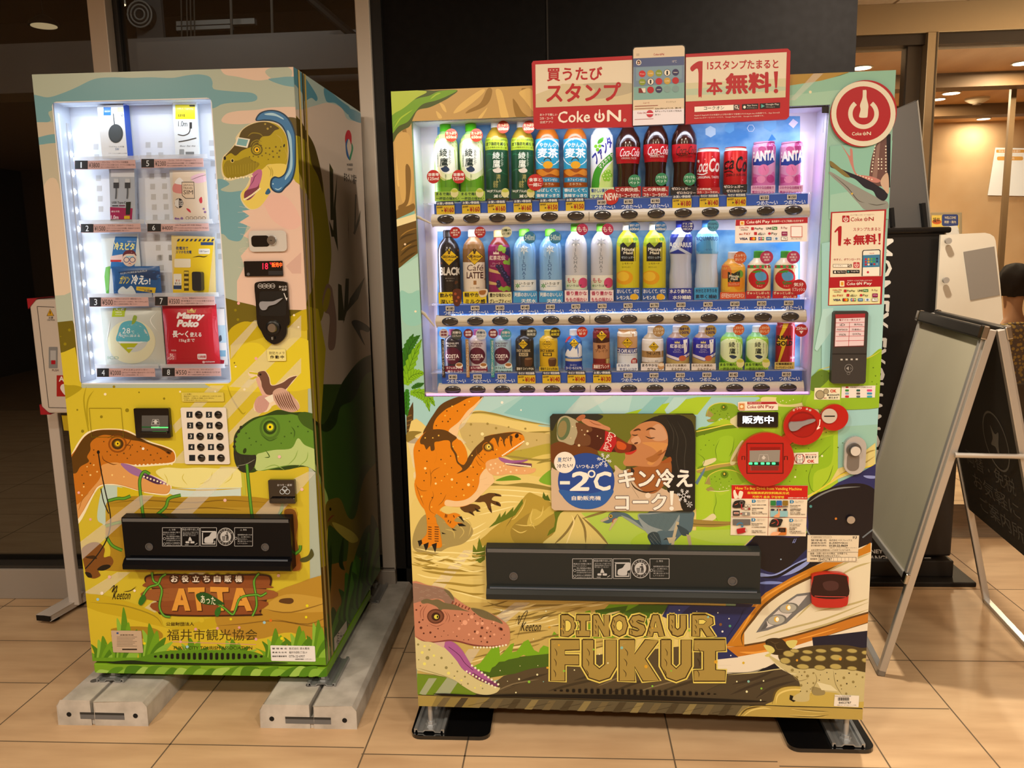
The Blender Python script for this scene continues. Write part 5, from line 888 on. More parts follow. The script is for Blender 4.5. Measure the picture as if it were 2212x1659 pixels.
def stone(L,y0,y1,out):
    for x0,x1,pts,hole in L:
        X=lambda p:[(x0+(x1-x0)*a_/10,y0+(y1-y0)*b_/10)for a_,b_ in xy(p)]
        q=X(pts)
        for c_,w in(('E2CC60',out),('3E2C14',out*.45)):
            A.line(q+q[:2],w*2,c_,0)
        A.poly(q,'A58A42')
        for hh in hole:A.line(X(hh)+X(hh)[:2],out*.5,'46341A',0);A.poly(X(hh),'E2CC60')
        A.lines(';'.join('%.0f %.0f %.0f %.0f %.0f %.0f'%(x0+(x1-x0)*a_,y0+(y1-y0)*b_,x0+(x1-x0)*(a_+.08),y0+(y1-y0)*(b_+.1),x0+(x1-x0)*(a_+.07),y0+(y1-y0)*(b_+.2))for a_,b_ in((.08,.72),(.12,.2),(.1,.45))),out*.26,'3E2C14',1);A.lines('%.0f %.0f %.0f %.0f'%(x0+(x1-x0)*.06,y0+(y1-y0)*.1,x0+(x1-x0)*.16,y0+(y1-y0)*.07),out*.3,'DCC274',1)
Dl='0 0 5 0 8.5 1.5 10 5 8.5 8.5 5 10 0 10';Dh=['3 2.6 5 2.6 6.6 3.6 7 5 6.6 6.6 5 7.6 3 7.6']
Il='0 0 10 0 10 2.5 6.8 2.7 6.8 7.4 10 7.6 10 10 0 10 0 7.6 3.2 7.4 3.2 2.7 0 2.5';Nl='0 0 3 0 7 5.5 7 0 10 0 10 10 7 10 3 4.6 3 10 0 10'
Ol='5 0 8.5 1.2 10 5 8.5 8.8 5 10 1.5 8.8 0 5 1.5 1.2';Oh=['5 2.6 6.6 3.4 7 5 6.6 6.6 5 7.5 3.4 6.6 3 5 3.4 3.4']
Sl='9.6 1.2 6 0 2 .6 0 3 1.4 5 5 6 6.4 7 5 7.8 2 7.2 .2 6.6 0 9 4 10 8 9.4 10 7 9 5 5.6 4 4 3 5.4 2.2 9 3'
Al='3.4 0 6.6 0 10 10 7 10 6.4 8 3.6 8 3 10 0 10';Ah=['4.4 5.8 5 3.2 5.6 5.8'];Ul='0 0 3.2 0 3.2 6 5 7.2 6.8 6 6.8 0 10 0 10 6.4 8 9.2 5 10 2 9.2 0 6.4'
Rl='0 0 6 0 9 1.4 9.2 4 7.2 5.6 10 10 6.6 10 4.4 6.2 3.2 6.2 3.2 10 0 10';Rh=['3 2.2 5 2.2 6.2 3 5 4.2 3 4.2'];Fl_='0 0 10 0 10 2.3 4.8 2.4 4.8 3.8 9.8 3.8 9.8 6 4.8 6 4.8 10 0 10';Kl='0 0 3.8 0 3.8 3.6 6.6 0 10 0 6.4 4.6 10 10 6 10 3.8 6.4 3.8 10 0 10'
stone([(1392,1510,Dl,Dh),(1522,1635,Il,[]),(1665,1800,Nl,[]),(1820,1955,Ol,Oh),(1975,2110,Sl,[]),(2125,2270,Al,Ah),(2315,2455,Ul,[]),(2510,2700,Rl,Rh)],510,688,24)
stone([(1305,1545,Fl_,[]),(1575,1860,Ul,[]),(1890,2225,Kl,[]),(2245,2500,Ul,[]),(2525,2790,Il,[])],722,1068,24)
A.dots('1290 612 10 1274 958 10 2115 948 15 2710 908 15 1117 1078 10 1395 625 7 1372 765 9 2170 620 7','D8A02A');A.dots('1117 1078 12 1415 985 10 1668 803 8 2170 1115 9 2330 985 7 3100 1135 9 2485 640 9','8AC23A');A.dots('1908 788 13 1240 1077 5 2990 1075 11 2645 525 10','86B8A8');A.dots('1032 1055 9 1187 1017 9 1005 1170 7 1262 475 8 1718 842 7 1790 918 7 870 982 5 933 1073 4 1040 943 4 1192 940 4 1480 1100 0 2520 468 0 2890 1076 7 3118 1070 7 2975 1162 10 3094 1235 7 880 467 9 1155 713 5 1504 978 6','E6DFA8')
A.view(1380,80,3.814)
A.poly('1240 300 1790 270 1520 360 1240 420','A6822E');A.poly('1240 400 1500 360 1800 280 2200 260 2200 700 1240 620','88B69A');A.poly('1240 480 1700 430 1800 470 1600 600 1240 600','9CC2A4');rays(A,'1440 300 1520 300 1290 520 1240 520;1700 1010 1960 860 1960 980 1580 1260 1570 1180');A.ell(1413,453,12,12,'DDD4A8')
A.poly('1575 900 2110 850 2060 1500 1570 1500','8ABCA4');A.poly('1580 1300 1800 1260 1900 1320 1800 1500 1570 1500','9CC4AC')
A.blob('1940 920 2060 780 2060 1180 1990 1230 1900 1180','6A4A42');A.poly('2040 800 2075 800 2070 1240 2050 1240','14141C');A.poly('1960 900 1990 860 1960 1180 1920 1180','8E6E60');A.dots(' '.join('%d %d 6 %d %d 6'%(1945-(y-900)//8,y,2035,y)for y in range(900,1120,26))+' '+' '.join('%d %d 6'%(x,y)for y in(1005,1030,1055,1085)for x in(1975,2000)),'EFE6C8')
A.blob('1665 885 1700 930 1740 980 1740 920 1760 930 1765 1010 1775 1080 1800 1130 1860 1140 1920 1150 1990 1180 1960 1200 1870 1180 1790 1140 1750 1060 1720 980','C07E70');A.dots(' '.join('%d %d 6'%(1800+i*24,1138+i*7)for i in range(6)),'E8D8B8')
A.blob('1580 1110 1700 1180 1850 1260 1980 1330 2050 1360 2040 1420 1880 1430 1800 1360 1690 1240 1580 1140','8E8E82');A.blob('1580 1025 1640 1070 1720 1110 1850 1160 1960 1220 2050 1290 2020 1350 1960 1320 1930 1270 1860 1240 1780 1170 1690 1140 1620 1090 1580 1070','26222A');A.blob('1580 1020 1660 1080 1740 1150 1700 1150 1620 1090 1580 1060','7E6E3A');A.lines('1590 1130 1720 1240 1800 1340 1860 1365;1890 1370 1960 1385 2040 1370',6,'4A463E',1);A.blob('1990 1190 2050 1120 2060 1280 2030 1270','C8A88A');A.ell(1757,1290,8,8,'D8B03A')
A.view(1380,450,3.95);A.poly('1560 300 2110 200 2080 1260 1560 1400','9CCAC0');A.poly('1570 860 1660 850 1640 1050 1520 1220 1500 1200','B0D4C8');A.poly('1960 830 2110 800 2080 1250 1940 1300','A4CEC4')
A.blob('1440 1540 1530 1380 1620 1380 1800 1300 1960 1270 2080 1210 2100 1560 2060 1700 1440 1700','8FB428');A.blob('1440 1480 1530 1390 1600 1385 1640 1430 1560 1520 1480 1560','5E7A2A');A.lines('1530 1375 1640 1350 1800 1300 1960 1275 2080 1205',9,'D8C84A',1);A.blob('1450 1600 1520 1570 1700 1580 1700 1700 1440 1700','9ABE2A');A.dots('1560 1430 5 1620 1410 6 2000 1360 6 2020 1430 6 1990 1480 5 2030 1500 5 1580 1480 4','4E6A14')
print('R layers',A.off);A.build('printed_wrap',doorR)
zk=.0954
kick=MB().box(0,RW,.006,.62,zk,RB-.004,mat('5E5238',.4)).build('kick_panel',RM,.002);MB().box(0,RW,.01,.02,RB-.004,RB,BLK).build('door_gap',RM)
a=mart('R',.006,clip=list(edges([(0,zk),(RW,zk),(RW,RB-.004),(0,RB-.004)])),off=.0005);a.view(860,1200,3.95)
a.poly('160 1190 800 1200 650 1320 160 1320','8E7A40');a.poly('160 1190 330 1200 270 1320 160 1320','A89048')
for i in range(20):x=300+i*150;a.poly([(x,1320+i*5),(x+90,1210+i*4),(x+150,1210+i*4),(x+70,1320+i*5)],('6E5E3C','4A3E28','8A7848')[i%3])
a.lines(';'.join('%d %d %d %d'%(600+i*260,1280+i*8,780+i*260,1240+i*8)for i in range(10)),16,'3E3422',1)
a.view(1380,1200,3.95);a.blob('840 1370 900 1310 1000 1280 1300 1290 1990 1320 1990 1430 840 1400','B89C4C');a.lines('860 1370 920 1310 1040 1285',12,'5E4C20',1);a.lines('890 1370 960 1320 1060 1300 1130 1310;1300 1310 1500 1330 1620 1330;1280 1360 1450 1370 1600 1365',12,'E0C670',1);a.lines('1320 1310 1500 1325 1620 1330;1280 1362 1480 1375 1620 1358',8,'6A5624',1);a.build('kick_print',kick)
for u,v in((.03,.03),(RW-.035,.03),(.03,.6),(RW-.035,.6)):leg(RM,u,v,RB,.0135)
a=mart('R',0,off=.0003);a.view(860,1200,3.95);a.hold=1;a.off+=2e-5
for i in range(27):x=1340+i*52.4;h_=24*(1-abs(i-13)**3/2600);a.rr(x-13,1150-h_+i*1.2,x+13,1152+h_*.8+i*1.2,8,'100D0A')
a.hold=0;a.blob('300 1182 400 1176 700 1190 1000 1182 1400 1185 2000 1190 2600 1215 2900 1230 3150 1246 2800 1250 2000 1230 1000 1205 500 1200','15110C');a.build('vent_slots',RM)
# --- topper sign
tv=-.016
def poly_plate(k,name,parent,V,pts,v,t,m,sm=0,bevel=0,label=None):
    P_=xy(pts);P_=smooth(P_,sm)if sm else P_
    q=[at(k,*P(*V,x,y),v-t)for x,y in P_]
    return MB().prism([(u,v-t,z)for u,z in q],(0,t,0),m).build(name,parent,bevel,label=label)
R1,R2,R3,R4,R5,R6,R7,R8,RP_=(830,80,3.95),(1380,80,3.814),(890,450,3.95),(1380,450,3.95),(860,850,3.95),(1380,820,3.95),(860,1200,3.95),(1380,1200,3.95),(1330,90,8.7316)
red=mat('B01820',.4);topper=poly_plate('R','topper_sign',RM,R1,'1258 225 1270 205 1290 203 2130 158 2130 765 1300 785 1276 770',0,.014,red,bevel=.001,label='red and white advertising board standing over the display')
def power(a,x,y,r_,c,w=.16,bottle=True):
    a.ring(x,y,r_,r_*.42*w/.16,c,-52,232,30)
    if bottle:a.blob([(x+p*r_,y+q*r_)for p,q in((-.1,-1.75),(.1,-1.75),(.13,-1.2),(.27,-.7),(.24,-.35),(.3,0),(.26,.28),(-.26,.28),(-.3,0),(-.24,-.35),(-.27,-.7),(-.13,-1.2))],c)
def cokeon(a,x0,y0,x1,y1,c,sl=0,pay=0):
    w=x1-x0;k=(.5 if not pay else .34)
    a.text('Coke',x0,y0,x0+w*k,y1,c,.02,sl*k);x=x0+w*(k+.145/(1.5 if pay else 1));y=(y0+y1)/2+sl*(k+.12);r_=(y1-y0)*.36;power(a,x,y+r_*.2,r_,c,.2)
    a.text('N',x0+w*(k+(.26 if not pay else .16)),y0+sl*.8,x0+w*(.98 if not pay else k+.27),y1+sl*.8,c,.02)
    if pay:a.text('Pay',x0+w*.68,y0+sl*.8,x1,y1+(y1-y0)*.25+sl*.9,c,.02)
a=mart('R',-.014,off=.0005);a.view(*R1);a.poly('1290 235 2115 195 2117 572 1293 602','E0D2B4');wht='F0E4D0'
a.poly('1293 490 1400 450 1520 400 2116 400 2117 572 1293 602','CDBE94');a.blob('1700 400 2110 395 2116 470 1900 520 1760 520 1800 450','B6A987')
a.text('買うたび',1388,262,1862,380,'B01820',.03,-10);a.text('スタンプ',1382,395,2022,560,'B01820',.035,-12)
for i,(t,w)in enumerate((('おトクで楽しい',148),('コカ・コーラ',112),('公式アプリ',110))):a.text(t,1328,653+i*32,1328+w,674+i*32,wht,.02,-2)
cokeon(a,1482,635,2032,735,wht,-16);a.ring(2052,710,12,3,wht);a.text('R',2047,703,2058,717,wht);a.build('board_print',topper)
o=poly_plate('R','right_board',topper,R2,'385 140 1225 95 1250 115 1238 655 1220 675 385 715',0,.0142,red,bevel=.001);a=mart('R',-.0142,off=.0005);a.view(*R2)
a.poly('388 168 1218 125 1208 497 386 532','E0D2B4');a.poly('388 380 1212 340 1208 497 386 532','CDC69C');a.poly('388 430 800 400 1210 410 1209 440 700 470 388 480','B4C2A0')
q='425 250 480 205 520 200 525 220 518 480 505 490 490 480 488 270 440 285';a.blob(q,'B01820');a.text('15スタンプたまると',562,195,1150,272,'B01820',.03,-14);a.text('本',555,345,690,480,'B01820',.04);a.text('無料',712,298,1092,475,'B01820',.045,-12);a.poly('1112 285 1146 283 1138 420 1122 420','B01820');a.ell(1129,445,18,18,'B01820')
a.poly('458 575 830 556 828 600 458 618',wht);a.text('コークオン',535,572,702,602,'1A1614',.02,-4);a.poly('780 558 830 556 828 600 780 603','5A4A48');a.ring(802,575,11,5,wht);a.line('810 583 822 595',7,wht)
a.poly('850 555 983 548 982 592 850 598','1A1618');a.text('App Store',890,558,973,574,wht,0,-2);a.ell(870,578,11,12,wht);a.text('からダウンロード',890,580,970,588,wht,0);a.poly('997 548 1163 540 1162 585 997 593','1A1618');a.text('Google Play',1045,549,1153,567,wht,0,-2);a.text('で手に入れよう',1045,573,1118,581,wht,0);a.poly('1008 554 1036 569 1008 585','58B0A0')
a.text('AppleとAppleロゴは米国および他の国々で登録されたApple Inc.の商標です。App Storeは',455,640,1160,655,wht,.01,-24);a.text('Apple Inc.のサービスマークです。Google Playロゴは、Google Inc.の商標です。',455,663,1030,676,wht,.01,-20);a.build('right_board_print',o)
o=poly_plate('R','phone_board',topper,RP_,'318 150 345 100 1270 55 1312 85 1300 1545 316 1590',0,.018,mat('141012',.4));a=mart('R',-.018,off=.0005);a.view(*RP_)
a.poly('332 160 352 122 380 114 1255 72 1290 92 1300 130 1288 1545 326 1585','DCC8A6');a.poly('332 318 1296 275 1290 1065 335 1105','6E8498');a.poly('333 318 1296 275 1294 440 334 480','4E5A80');a.poly('385 490 1250 450 1248 700 385 740','7A94A0');a.poly('336 860 1292 770 1290 1065 335 1105','7EA69A');a.poly('326 1300 1288 1260 1288 1545 326 1585','E8E0EC')
a.hold=1;a.off+=2e-5
for y in(235,250,265):a.line([(388,y),(446,y-3)],4,'5A4A40')
a.hold=0;cokeon(a,712,222,915,262,'A82028',-5);a.ell(433,395,50,52,'E8DCC8');a.blob('405 400 410 365 433 355 458 370 462 420 405 425','3A2018');a.ell(433,398,16,20,'D8A888');a.text('18℃',1065,350,1150,395,'C8C4C0',.01)
cols=('C0242A','C09A3A','84942A','E6DCC4','322A54','84942A','E6DCC4','B8202A','C09A3A','B01820',None,'B01820','322A54','7E9A92','7A9690')
for i,c in enumerate(cols):
    x,y=500+(i%5)*157,600+(i//5)*155-(i%5)*7+8
    if c is None:a.rect(432,878,566,968,'7A1A18');a.poly('480 880 562 878 562 960 520 962','E0D4C0');continue
    if c=='E6DCC4':a.ell(x,y,64,66,'14181C');a.ell(x,y,56,58,c);a.rect(x-16,y-36,x+16,y+40,'14181C')
    else:a.ell(x,y,64,64,c)
    if i in(0,1,2,4,5,8,12):a.text(('Coca','COFFEE','tea','','water','tea','','','COFFEE','','','','water')[i],x-42,y-10,x+42,y+12,'F0E4D0',0)
a.text('ニュース',515,1142,635,1170,'A82028',.01);a.text('ピックアップ',955,1122,1135,1152,'7A6E5C',.0);a.line('358 1222 795 1203',10,'8A2018',0);a.line('358 1270 715 1253',8,'8A4A30',0);a.line('358 1470 712 1455',6,'A83038',0)
a.text('Coke ONへようこそ、使い方',742,1248,1232,1280,'2A2620',.015,-14);a.text('をチェックしてスタンプをもら',742,1300,1240,1330,'2A2620',.015,-10);a.text('おう！',742,1365,840,1390,'2A2620',.015);a.text('Coke ON',410,1330,570,1360,'B02838',.01);a.ell(644,1360,65,68,'C03040');a.rect(580,1350,708,1370,'F0E4E4');a.build('phone_print',o)
# --- round emblem, posters, stickers
o=None
c_=at('R',*P(*R2,1850,632),-.006);rx=abs(at('R',*P(*R2,2125,632),-.006)[0]-c_[0])
disc=MB().lathe([(rx*.99,0),(rx,.001),(rx,.003)],mat('A81820',.4),64,(c_[0],-.003,c_[1]),'y').build('round_emblem',RM,label='round red and white emblem plate')
a=mart('R',-.006,off=.0004);a.view(*R2);a.ell(1850,632,265,268,'DCD2B4',n=48);a.ell(1850,632,224,226,'A81820',n=48);power(a,1850,632,108,'DCD2B4',.13,False);a.poly('1790 540 1905 540 1880 480 1820 480','A81820');a.blob('1852 438 1874 440 1876 500 1890 560 1888 600 1884 650 1874 664 1826 664 1814 650 1826 600 1822 560 1842 500 1845 440','DCD2B4');cokeon(a,1755,783,1915,812,'DCD2B4',-4);a.build('emblem_print',disc)
def st(name,V,quad,t,base,draw,label=None,parent=None,v=0,r=.45,clip=0):
    q=[at('R',*P(*V,x,y),v-t)for x,y in xy(quad)]
    o=MB().prism([(u,v-t,z)for u,z in q],(0,t,0),mat(base,r)).build(name,parent or RM,label=label)
    a=mart('R',v-t,off=.0003,clip=list(edges(q))if clip else None);a.view(*V);draw(a);a.build('printing',o);return o
def paygrid(a,x0,y0,w,h_):
    X=lambda t:x0+w*t
    Y=lambda t:y0+h_*t
    T_=lambda s_,xa,ya,xb,yb,c,b_=.02:a.text(s_,X(xa),Y(ya),X(xb),Y(yb),c,b_)
    T_('Coke ON',.0,.0,.2,.12,'B02028');T_('wallet',.03,.15,.18,.28,'4A3A30',.01)
    a.rr(X(.25),Y(.03),X(.31),Y(.25),2,'B82028');T_('PayPay',.325,.06,.5,.25,'2A2420');T_('LINE',.56,.03,.67,.2,'2A2420',.03);a.rect(X(.68),Y(.0),X(.79),Y(.22),'2E7A3A');T_('Pay',.695,.05,.775,.19,'F0E8D0');T_('R Pay',.87,.0,1,.2,'8A2A38',.01)
    T_('au PAY',.0,.44,.24,.62,'C04A1E',.02);a.rr(X(.31),Y(.4),X(.37),Y(.62),2,'B82028');T_('d払い',.39,.42,.54,.64,'2A2420');a.ell(X(.63),Y(.51),w*.03,w*.026,'C02030');T_('Pay',.67,.42,.79,.66,'2A2420',.01);a.rect(X(.88),Y(.36),X(1),Y(.68),'8A1A4A');T_('AEON Pay',.9,.45,.985,.58,'F0D8DC',.01)
    T_('VISA',.01,.82,.18,1,'1E2454',.04);a.rect(X(.22),Y(.78),X(.35),Y(1.02),'1A1A1A');a.ell(X(.265),Y(.9),w*.03,w*.03,'D02018');a.ell(X(.305),Y(.9),w*.03,w*.03,'E89A18');a.rect(X(.4),Y(.78),X(.435),Y(1.02),'2A4A9A');a.rect(X(.44),Y(.78),X(.475),Y(1.02),'B02038');a.rect(X(.48),Y(.78),X(.515),Y(1.02),'2A8A3A');T_('JCB',.405,.84,.51,.96,'F0ECE0',.02);a.rect(X(.56),Y(.78),X(.67),Y(1.02),'2E6A9A');T_('AMEX',.575,.86,.655,.95,'E8F0F4',.02);a.rect(X(.71),Y(.78),X(.83),Y(1.02),'D8DCDC');a.ell(X(.77),Y(.9),w*.025,w*.025,'5A7A9A');a.rect(X(.87),Y(.76),X(1),Y(1.04),'4A4440');a.rect(X(.876),Y(.79),X(.994),Y(1.01),'F0EADC');T_('Pay',.92,.82,.985,.98,'1A1A1A',.02)
def d_(a):
    a.poly('1650 42 2095 20 2068 578 1632 588','E4D4B4');a.poly('1632 588 2068 578 2063 668 1628 680','A81820');a.poly('1628 680 2063 668 2056 812 1622 825','E2DC9C');a.rr(1735,62,1797,118,6,'A81820');power(a,1766,94,17,wht,.16);a.text('おトクで楽しいコカ・コーラ公式アプリ',1806,52,2008,64,'7A2020',.01,-4);cokeon(a,1806,78,2008,112,'A02024',-6)
    a.blob('1668 200 1700 160 1722 152 1730 170 1724 308 1712 318 1700 308 1698 195 1680 205','A81820');a.text('スタンプたまると',1828,165,2064,194,'A81820',.02,-4);a.text('本',1745,250,1812,318,'A81820',.04);a.text('無料',1828,225,2030,315,'A81820',.045,-8);a.poly('2042 215 2064 214 2058 285 2048 285','A81820');a.ell(2052,300,9,9,'A81820')
    a.text('今すぐ、ダウンロード!!',1660,428,1888,448,'A83030',.015,-4);a.rect(1656,476,1815,504,'5A4A3A');a.rect(1659,479,1780,501,'EFE4CC');a.text('コークオン',1668,483,1740,496,'2A2420',.02);a.ring(1796,487,8,4,'EFE4CC');a.line('1801 492 1810 500',5,'EFE4CC');a.rr(1830,460,1882,508,4,'B83038');power(a,1856,486,15,'E8C8B8',.16)
    a.rect(1655,530,1765,558,'1A1618');a.text('App Store',1690,535,1758,552,wht,0);a.ell(1673,544,8,9,wht);a.rect(1770,526,1882,554,'1A1618');a.text('Google Play',1808,532,1874,546,wht,0);a.poly('1780 532 1798 541 1780 550','58B0A0')
    a.poly('1905 370 1915 356 2050 350 2062 362 2060 575 1900 578','241C1C');a.poly('1912 372 1920 362 2046 357 2055 368 2052 575 1908 577','EDE2CC');a.poly('1910 400 2054 394 2052 500 1908 505','3E7A9A')
    for i,c in enumerate(('C02428','C8A23A','6AA03A','2E9A5A','1E3A5A')*2+('B82028','E0D4C0','203A6A','B83028','7EA0AC')):a.ell(1935+(i%5)*24,434+(i//5)*23-(i%5)*1.2,9,9,c)
    a.text('Coke ON',1965,378,2005,388,'A82028',0);a.ell(1953,545,10,10,'C03040');a.text('各決済サービスがご利用いただけます!',1776,612,1990,624,wht,.01,-3);cokeon(a,1772,632,1986,656,wht,-5,1);a.rr(1712,618,1752,668,6,'EFD8A8');a.rect(1722,628,1744,658,'D8982A');paygrid(a,1652,690,384,100)
st('stamp_poster',R4,'1640 32 2112 8 2072 818 1615 830',.0012,'A81820',d_,'red framed poster about collecting stamps')
def d_(a):
    a.poly('828 98 1440 76 1440 125 825 150','A82028');cokeon(a,918,105,1118,130,wht,-5,1);a.text('各決済サービスご利用いただけます',1132,102,1405,122,wht,.015,-6);a.rr(862,108,900,145,5,'EFD8A8');a.rect(870,115,892,138,'D8982A');paygrid(a,855,158,412,112);a.rect(1295,152,1393,246,'C85A50');a.rect(1300,157,1388,241,'EFE4D8');a.text('詳しくはこちら',1300,252,1386,264,'4A3A30',.0)
st('payment_sticker',R4,'824 98 1440 76 1436 282 820 300',.0012,'E8DCCC',d_,'red and white payment sticker on the display glass',v=.0035)
rd=poly_plate('R','card_reader',RM,R4,'1665 895 1680 880 1945 878 1958 892 1935 1480 1920 1496 1655 1494 1640 1478',0,.018,mat('38332E',.45),bevel=.003);a=mart('R',-.018,off=.0004);a.view(*R4)
a.poly('1675 905 1932 896 1920 1180 1665 1185','5A2824');a.poly('1682 940 1928 932 1918 1170 1672 1178','DCC4C0');a.poly('1676 905 1931 898 1929 932 1680 938','A02C30');a.hold=1;a.off+=2e-5
for y in(978,1014,1053,1093,1132):a.line([(1680,y),(1924,y-6)],4,'B02C34')
a.line('1797 972 1790 1174',4,'B02C34');a.hold=0;a.text('電子マネー使えます',1708,944,1892,962,'8A2028',.02,-3)
for s_,q in(('iD',(1715,984,1758,1004)),('楽天Edy',(1835,982,1910,1002)),('nanaco',(1690,1028,1780,1042)),('交通系IC',(1815,1026,1900,1042)),('WAON',(1706,1068,1765,1088)),('QUICPay',(1822,1064,1895,1084))):a.text(s_,*q,'4A3A38',.015)
a.rect(1648,1238,1942,1246,'24201C');a.hold=1;a.off+=2e-5
for x in(1729,1772,1815,1858):a.rect(x-9,1284-(x-1729)*.02,x+9,1297-(x-1729)*.02,'C8C0B0')
a.ring(1790,1365,34,3,'9A948A');a.poly('1768 1365 1790 1348 1790 1382','9A948A');a.ring(1800,1365,10,3,'9A948A',-60,60);a.ring(1788,1406,13,2.5,'8A847A');a.hold=0;a.build('reader_print',rd)
def d_(a):a.ell(1545,1590,40,40,'7A6E52');a.ell(1545,1590,33,33,'A89870');a.ell(1598,1562,24,24,'7A6E52');a.ell(1598,1562,19,19,'A89870');a.text('OK',1632,1545,1685,1572,'C02818',.04);a.text('新旧500円',1605,1585,1710,1602,'2A2420',.02,-2);a.text('使えます',1618,1607,1700,1624,'2A2420',.02);a.text('NEW',1577,1614,1602,1623,'C02818',.02)
st('coin_sticker',R4,'1500 1532 1720 1530 1716 1634 1495 1632',.0009,'E6DCB4',d_,'small sticker showing two coins')
def d_(a):
    a.text('交通系電子マネーご利用になれます',1802,1521,1990,1533,'3A3028',.01);a.rr(1765,1520,1788,1533,3,'B03030')
    for i,c in enumerate(('3A8A3A','2A5A4A','D84A7A','8AA0B8','6A5A50','3A8AB0','C02838','5A6A70','4AA0A8')):x,y=1776+(i%3)*96,1554+(i//3)*26;a.rr(x-(22 if i%3==2 else 16),y-9,x+(22 if i%3==2 else 16),y+9,6,c)
st('transit_sticker',R4,'1732 1520 2020 1512 2014 1614 1727 1618',.0009,'E6DACA',d_,'white sticker of transit card marks')
def d_(a):a.poly('925 190 1165 188 1185 208 925 212','A82028');a.text('ご利用いただけます!',930,194,1045,206,wht,.01);cokeon(a,922,218,1156,246,'A02024',-2,1);a.rr(850,200,905,264,8,'D8A070');a.rect(860,208,895,250,'C8782A');a.ell(877,230,14,14,'F0D8A0')
st('pay_sticker',R6,'845 195 870 188 1165 186 1188 205 1188 260 860 268 845 250',.0009,'EADCC0',d_)
def d_(a):a.e=1.6;a.cool=1;a.text('販売中',882,308,1150,376,'D8E4F8',.03)
st('status_display',R6,'842 282 850 278 1185 278 1190 284 1188 402 1180 406 846 404 840 398',.005,'0E0D0D',d_,'black status display with white lit characters',r=.1)
redp=mat('B41A14',.25,coat=.4);redd=mat('8A120E',.3)
mod=MB()
c1,c2,c3=at('R',*P(*R6,1070,667)),at('R',*P(*R6,1390,383)),at('R',*P(*R6,1652,312));k_=.001246/3.95*1.0
def ringat(b,c,r_,t,m):b.lathe([(r_*.93,.0),(r_,.006),(r_,t)],m,56,(c[0],0,c[1]),'y')
ringat(mod,c1,233*k_,.02,redp);ringat(mod,c2,163*k_,.019,redp);ringat(mod,c3,112*k_,.018,redp)
for p_,q_,w in((c1,c2,42),(c2,c3,42)):
    d=Vector((q_[0]-p_[0],q_[1]-p_[1]));n=Vector((-d.y,d.x)).normalized()*w*k_;
    mod.prism([(p_[0]+n.x,-.0175,p_[1]+n.y),(q_[0]+n.x,-.0175,q_[1]+n.y),(q_[0]-n.x,-.0175,q_[1]-n.y),(p_[0]-n.x,-.0175,p_[1]-n.y)],(0,.0175,0),redp)
mod=mod.build('payment_module',RM,label='glossy red module of three joined rounds')
a=mart('R',-.02,off=.0005);a.view(*R6);a.rect(918,540,1234,803,'5A0E0A');a.rect(926,548,1226,795,'B01812');a.rect(950,575,1205,600,'8A120E')
a.poly('945 605 1205 600 1190 775 955 775','6E6456');a.poly('945 605 1205 600 1200 700 945 705','8E8476');a.rect(940,703,1195,732,'14201A');a.poly('955 735 1195 735 1188 775 960 775','7A2A24');a.poly('1045 670 1065 645 1085 670 1074 670 1074 680 1054 680 1054 670','C8BEAE');a.hold=1;a.off+=2e-5
for q in('1020 690 1030 640 1100 640 1108 690','880 685 880 655 903 655 903 685','1242 685 1242 655 1267 655 1267 685'):a.line(q,4 if q[0]=='1' and q[1]=='0' else 6,'B8AE9E' if q.startswith('102')else '1A0A08',0)
a.hold=0;a.e=2.2;a.hold=1;a.off+=2e-5
for x in(953,1000,1055,1102,1150):a.rr(x-15,706,x+15,724,5,'3AF07A')
a.build('bill_acceptor',mod)
a=mart('R',-.019,off=.0005);a.view(*R6);a.ell(1398,383,122,112,'8A120E',n=36);a.ell(1398,388,112,100,'A01610',n=36)
for i,t in enumerate('おつり 返却'):
    if t==' ':a.ell(1386,242,4,4,wht);continue
    an=math.radians(-118+i*11.5);a.text(t,1390+142*math.cos(an)-10,383+140*math.sin(an)-9,1390+142*math.cos(an)+10,383+140*math.sin(an)+9,wht,.02)
a.line('1545 340 1540 385 1520 420',8,wht);a.poly('1530 400 1550 410 1515 430',wht);a.build('lever_recess',mod)
q=[at('R',*P(*R6,x,y),-.02)for x,y in smooth(xy('1275 385 1290 360 1330 358 1400 352 1450 338 1500 335 1490 355 1440 375 1390 395 1350 425 1310 435 1285 425'),3)]
MB().prism([(u,-.027,z)for u,z in q],(0,.008,0),mat('8E8680',.4)).build('return_lever',mod,.001)
u,z=at('R',*P(*R6,1622,308),-.018);sl=MB().lathe([(62*k_,0),(62*k_,.002),(50*k_,.004)][::-1]and[(50*k_,0),(62*k_,.002),(62*k_,.005)],mat('D8CDBA',.25,.4),32,(u,-.018,z),'y').build('coin_slot',mod);MB().box(u-.0135,u+.0135,-.0236,-.0226,z-.0018,z+.0012,BLK).build('coin_gap',sl)
hd=plate('lock_handle',RM,*[x for x in rect4('R',*P(*R6,1742,478,1925,800))],0,.012,mat('C0BAB0',.35,.4),.027,'silver lock handle',.002);u,z=at('R',*P(*R6,1832,598),-.012)
MB().lathe([(.0185,0),(.0185,.003)],mat('6E6860',.4,.7),28,(u,-.0145,z),'y').build('key_collar',hd);MB().lathe([(.004,0),(.0115,.002),(.0125,.006),(.0125,.01)],mat('E0DACC',.2,.4),24,(u,-.02,z),'y').build('key_cylinder',hd)
q=rect4('R',*P(*R6,1775,620,1880,780),-.012);plate('grip_recess',hd,q[0],q[1],q[2],q[3],-.012,.0008,mat('8A847C',.35,.7),.014)
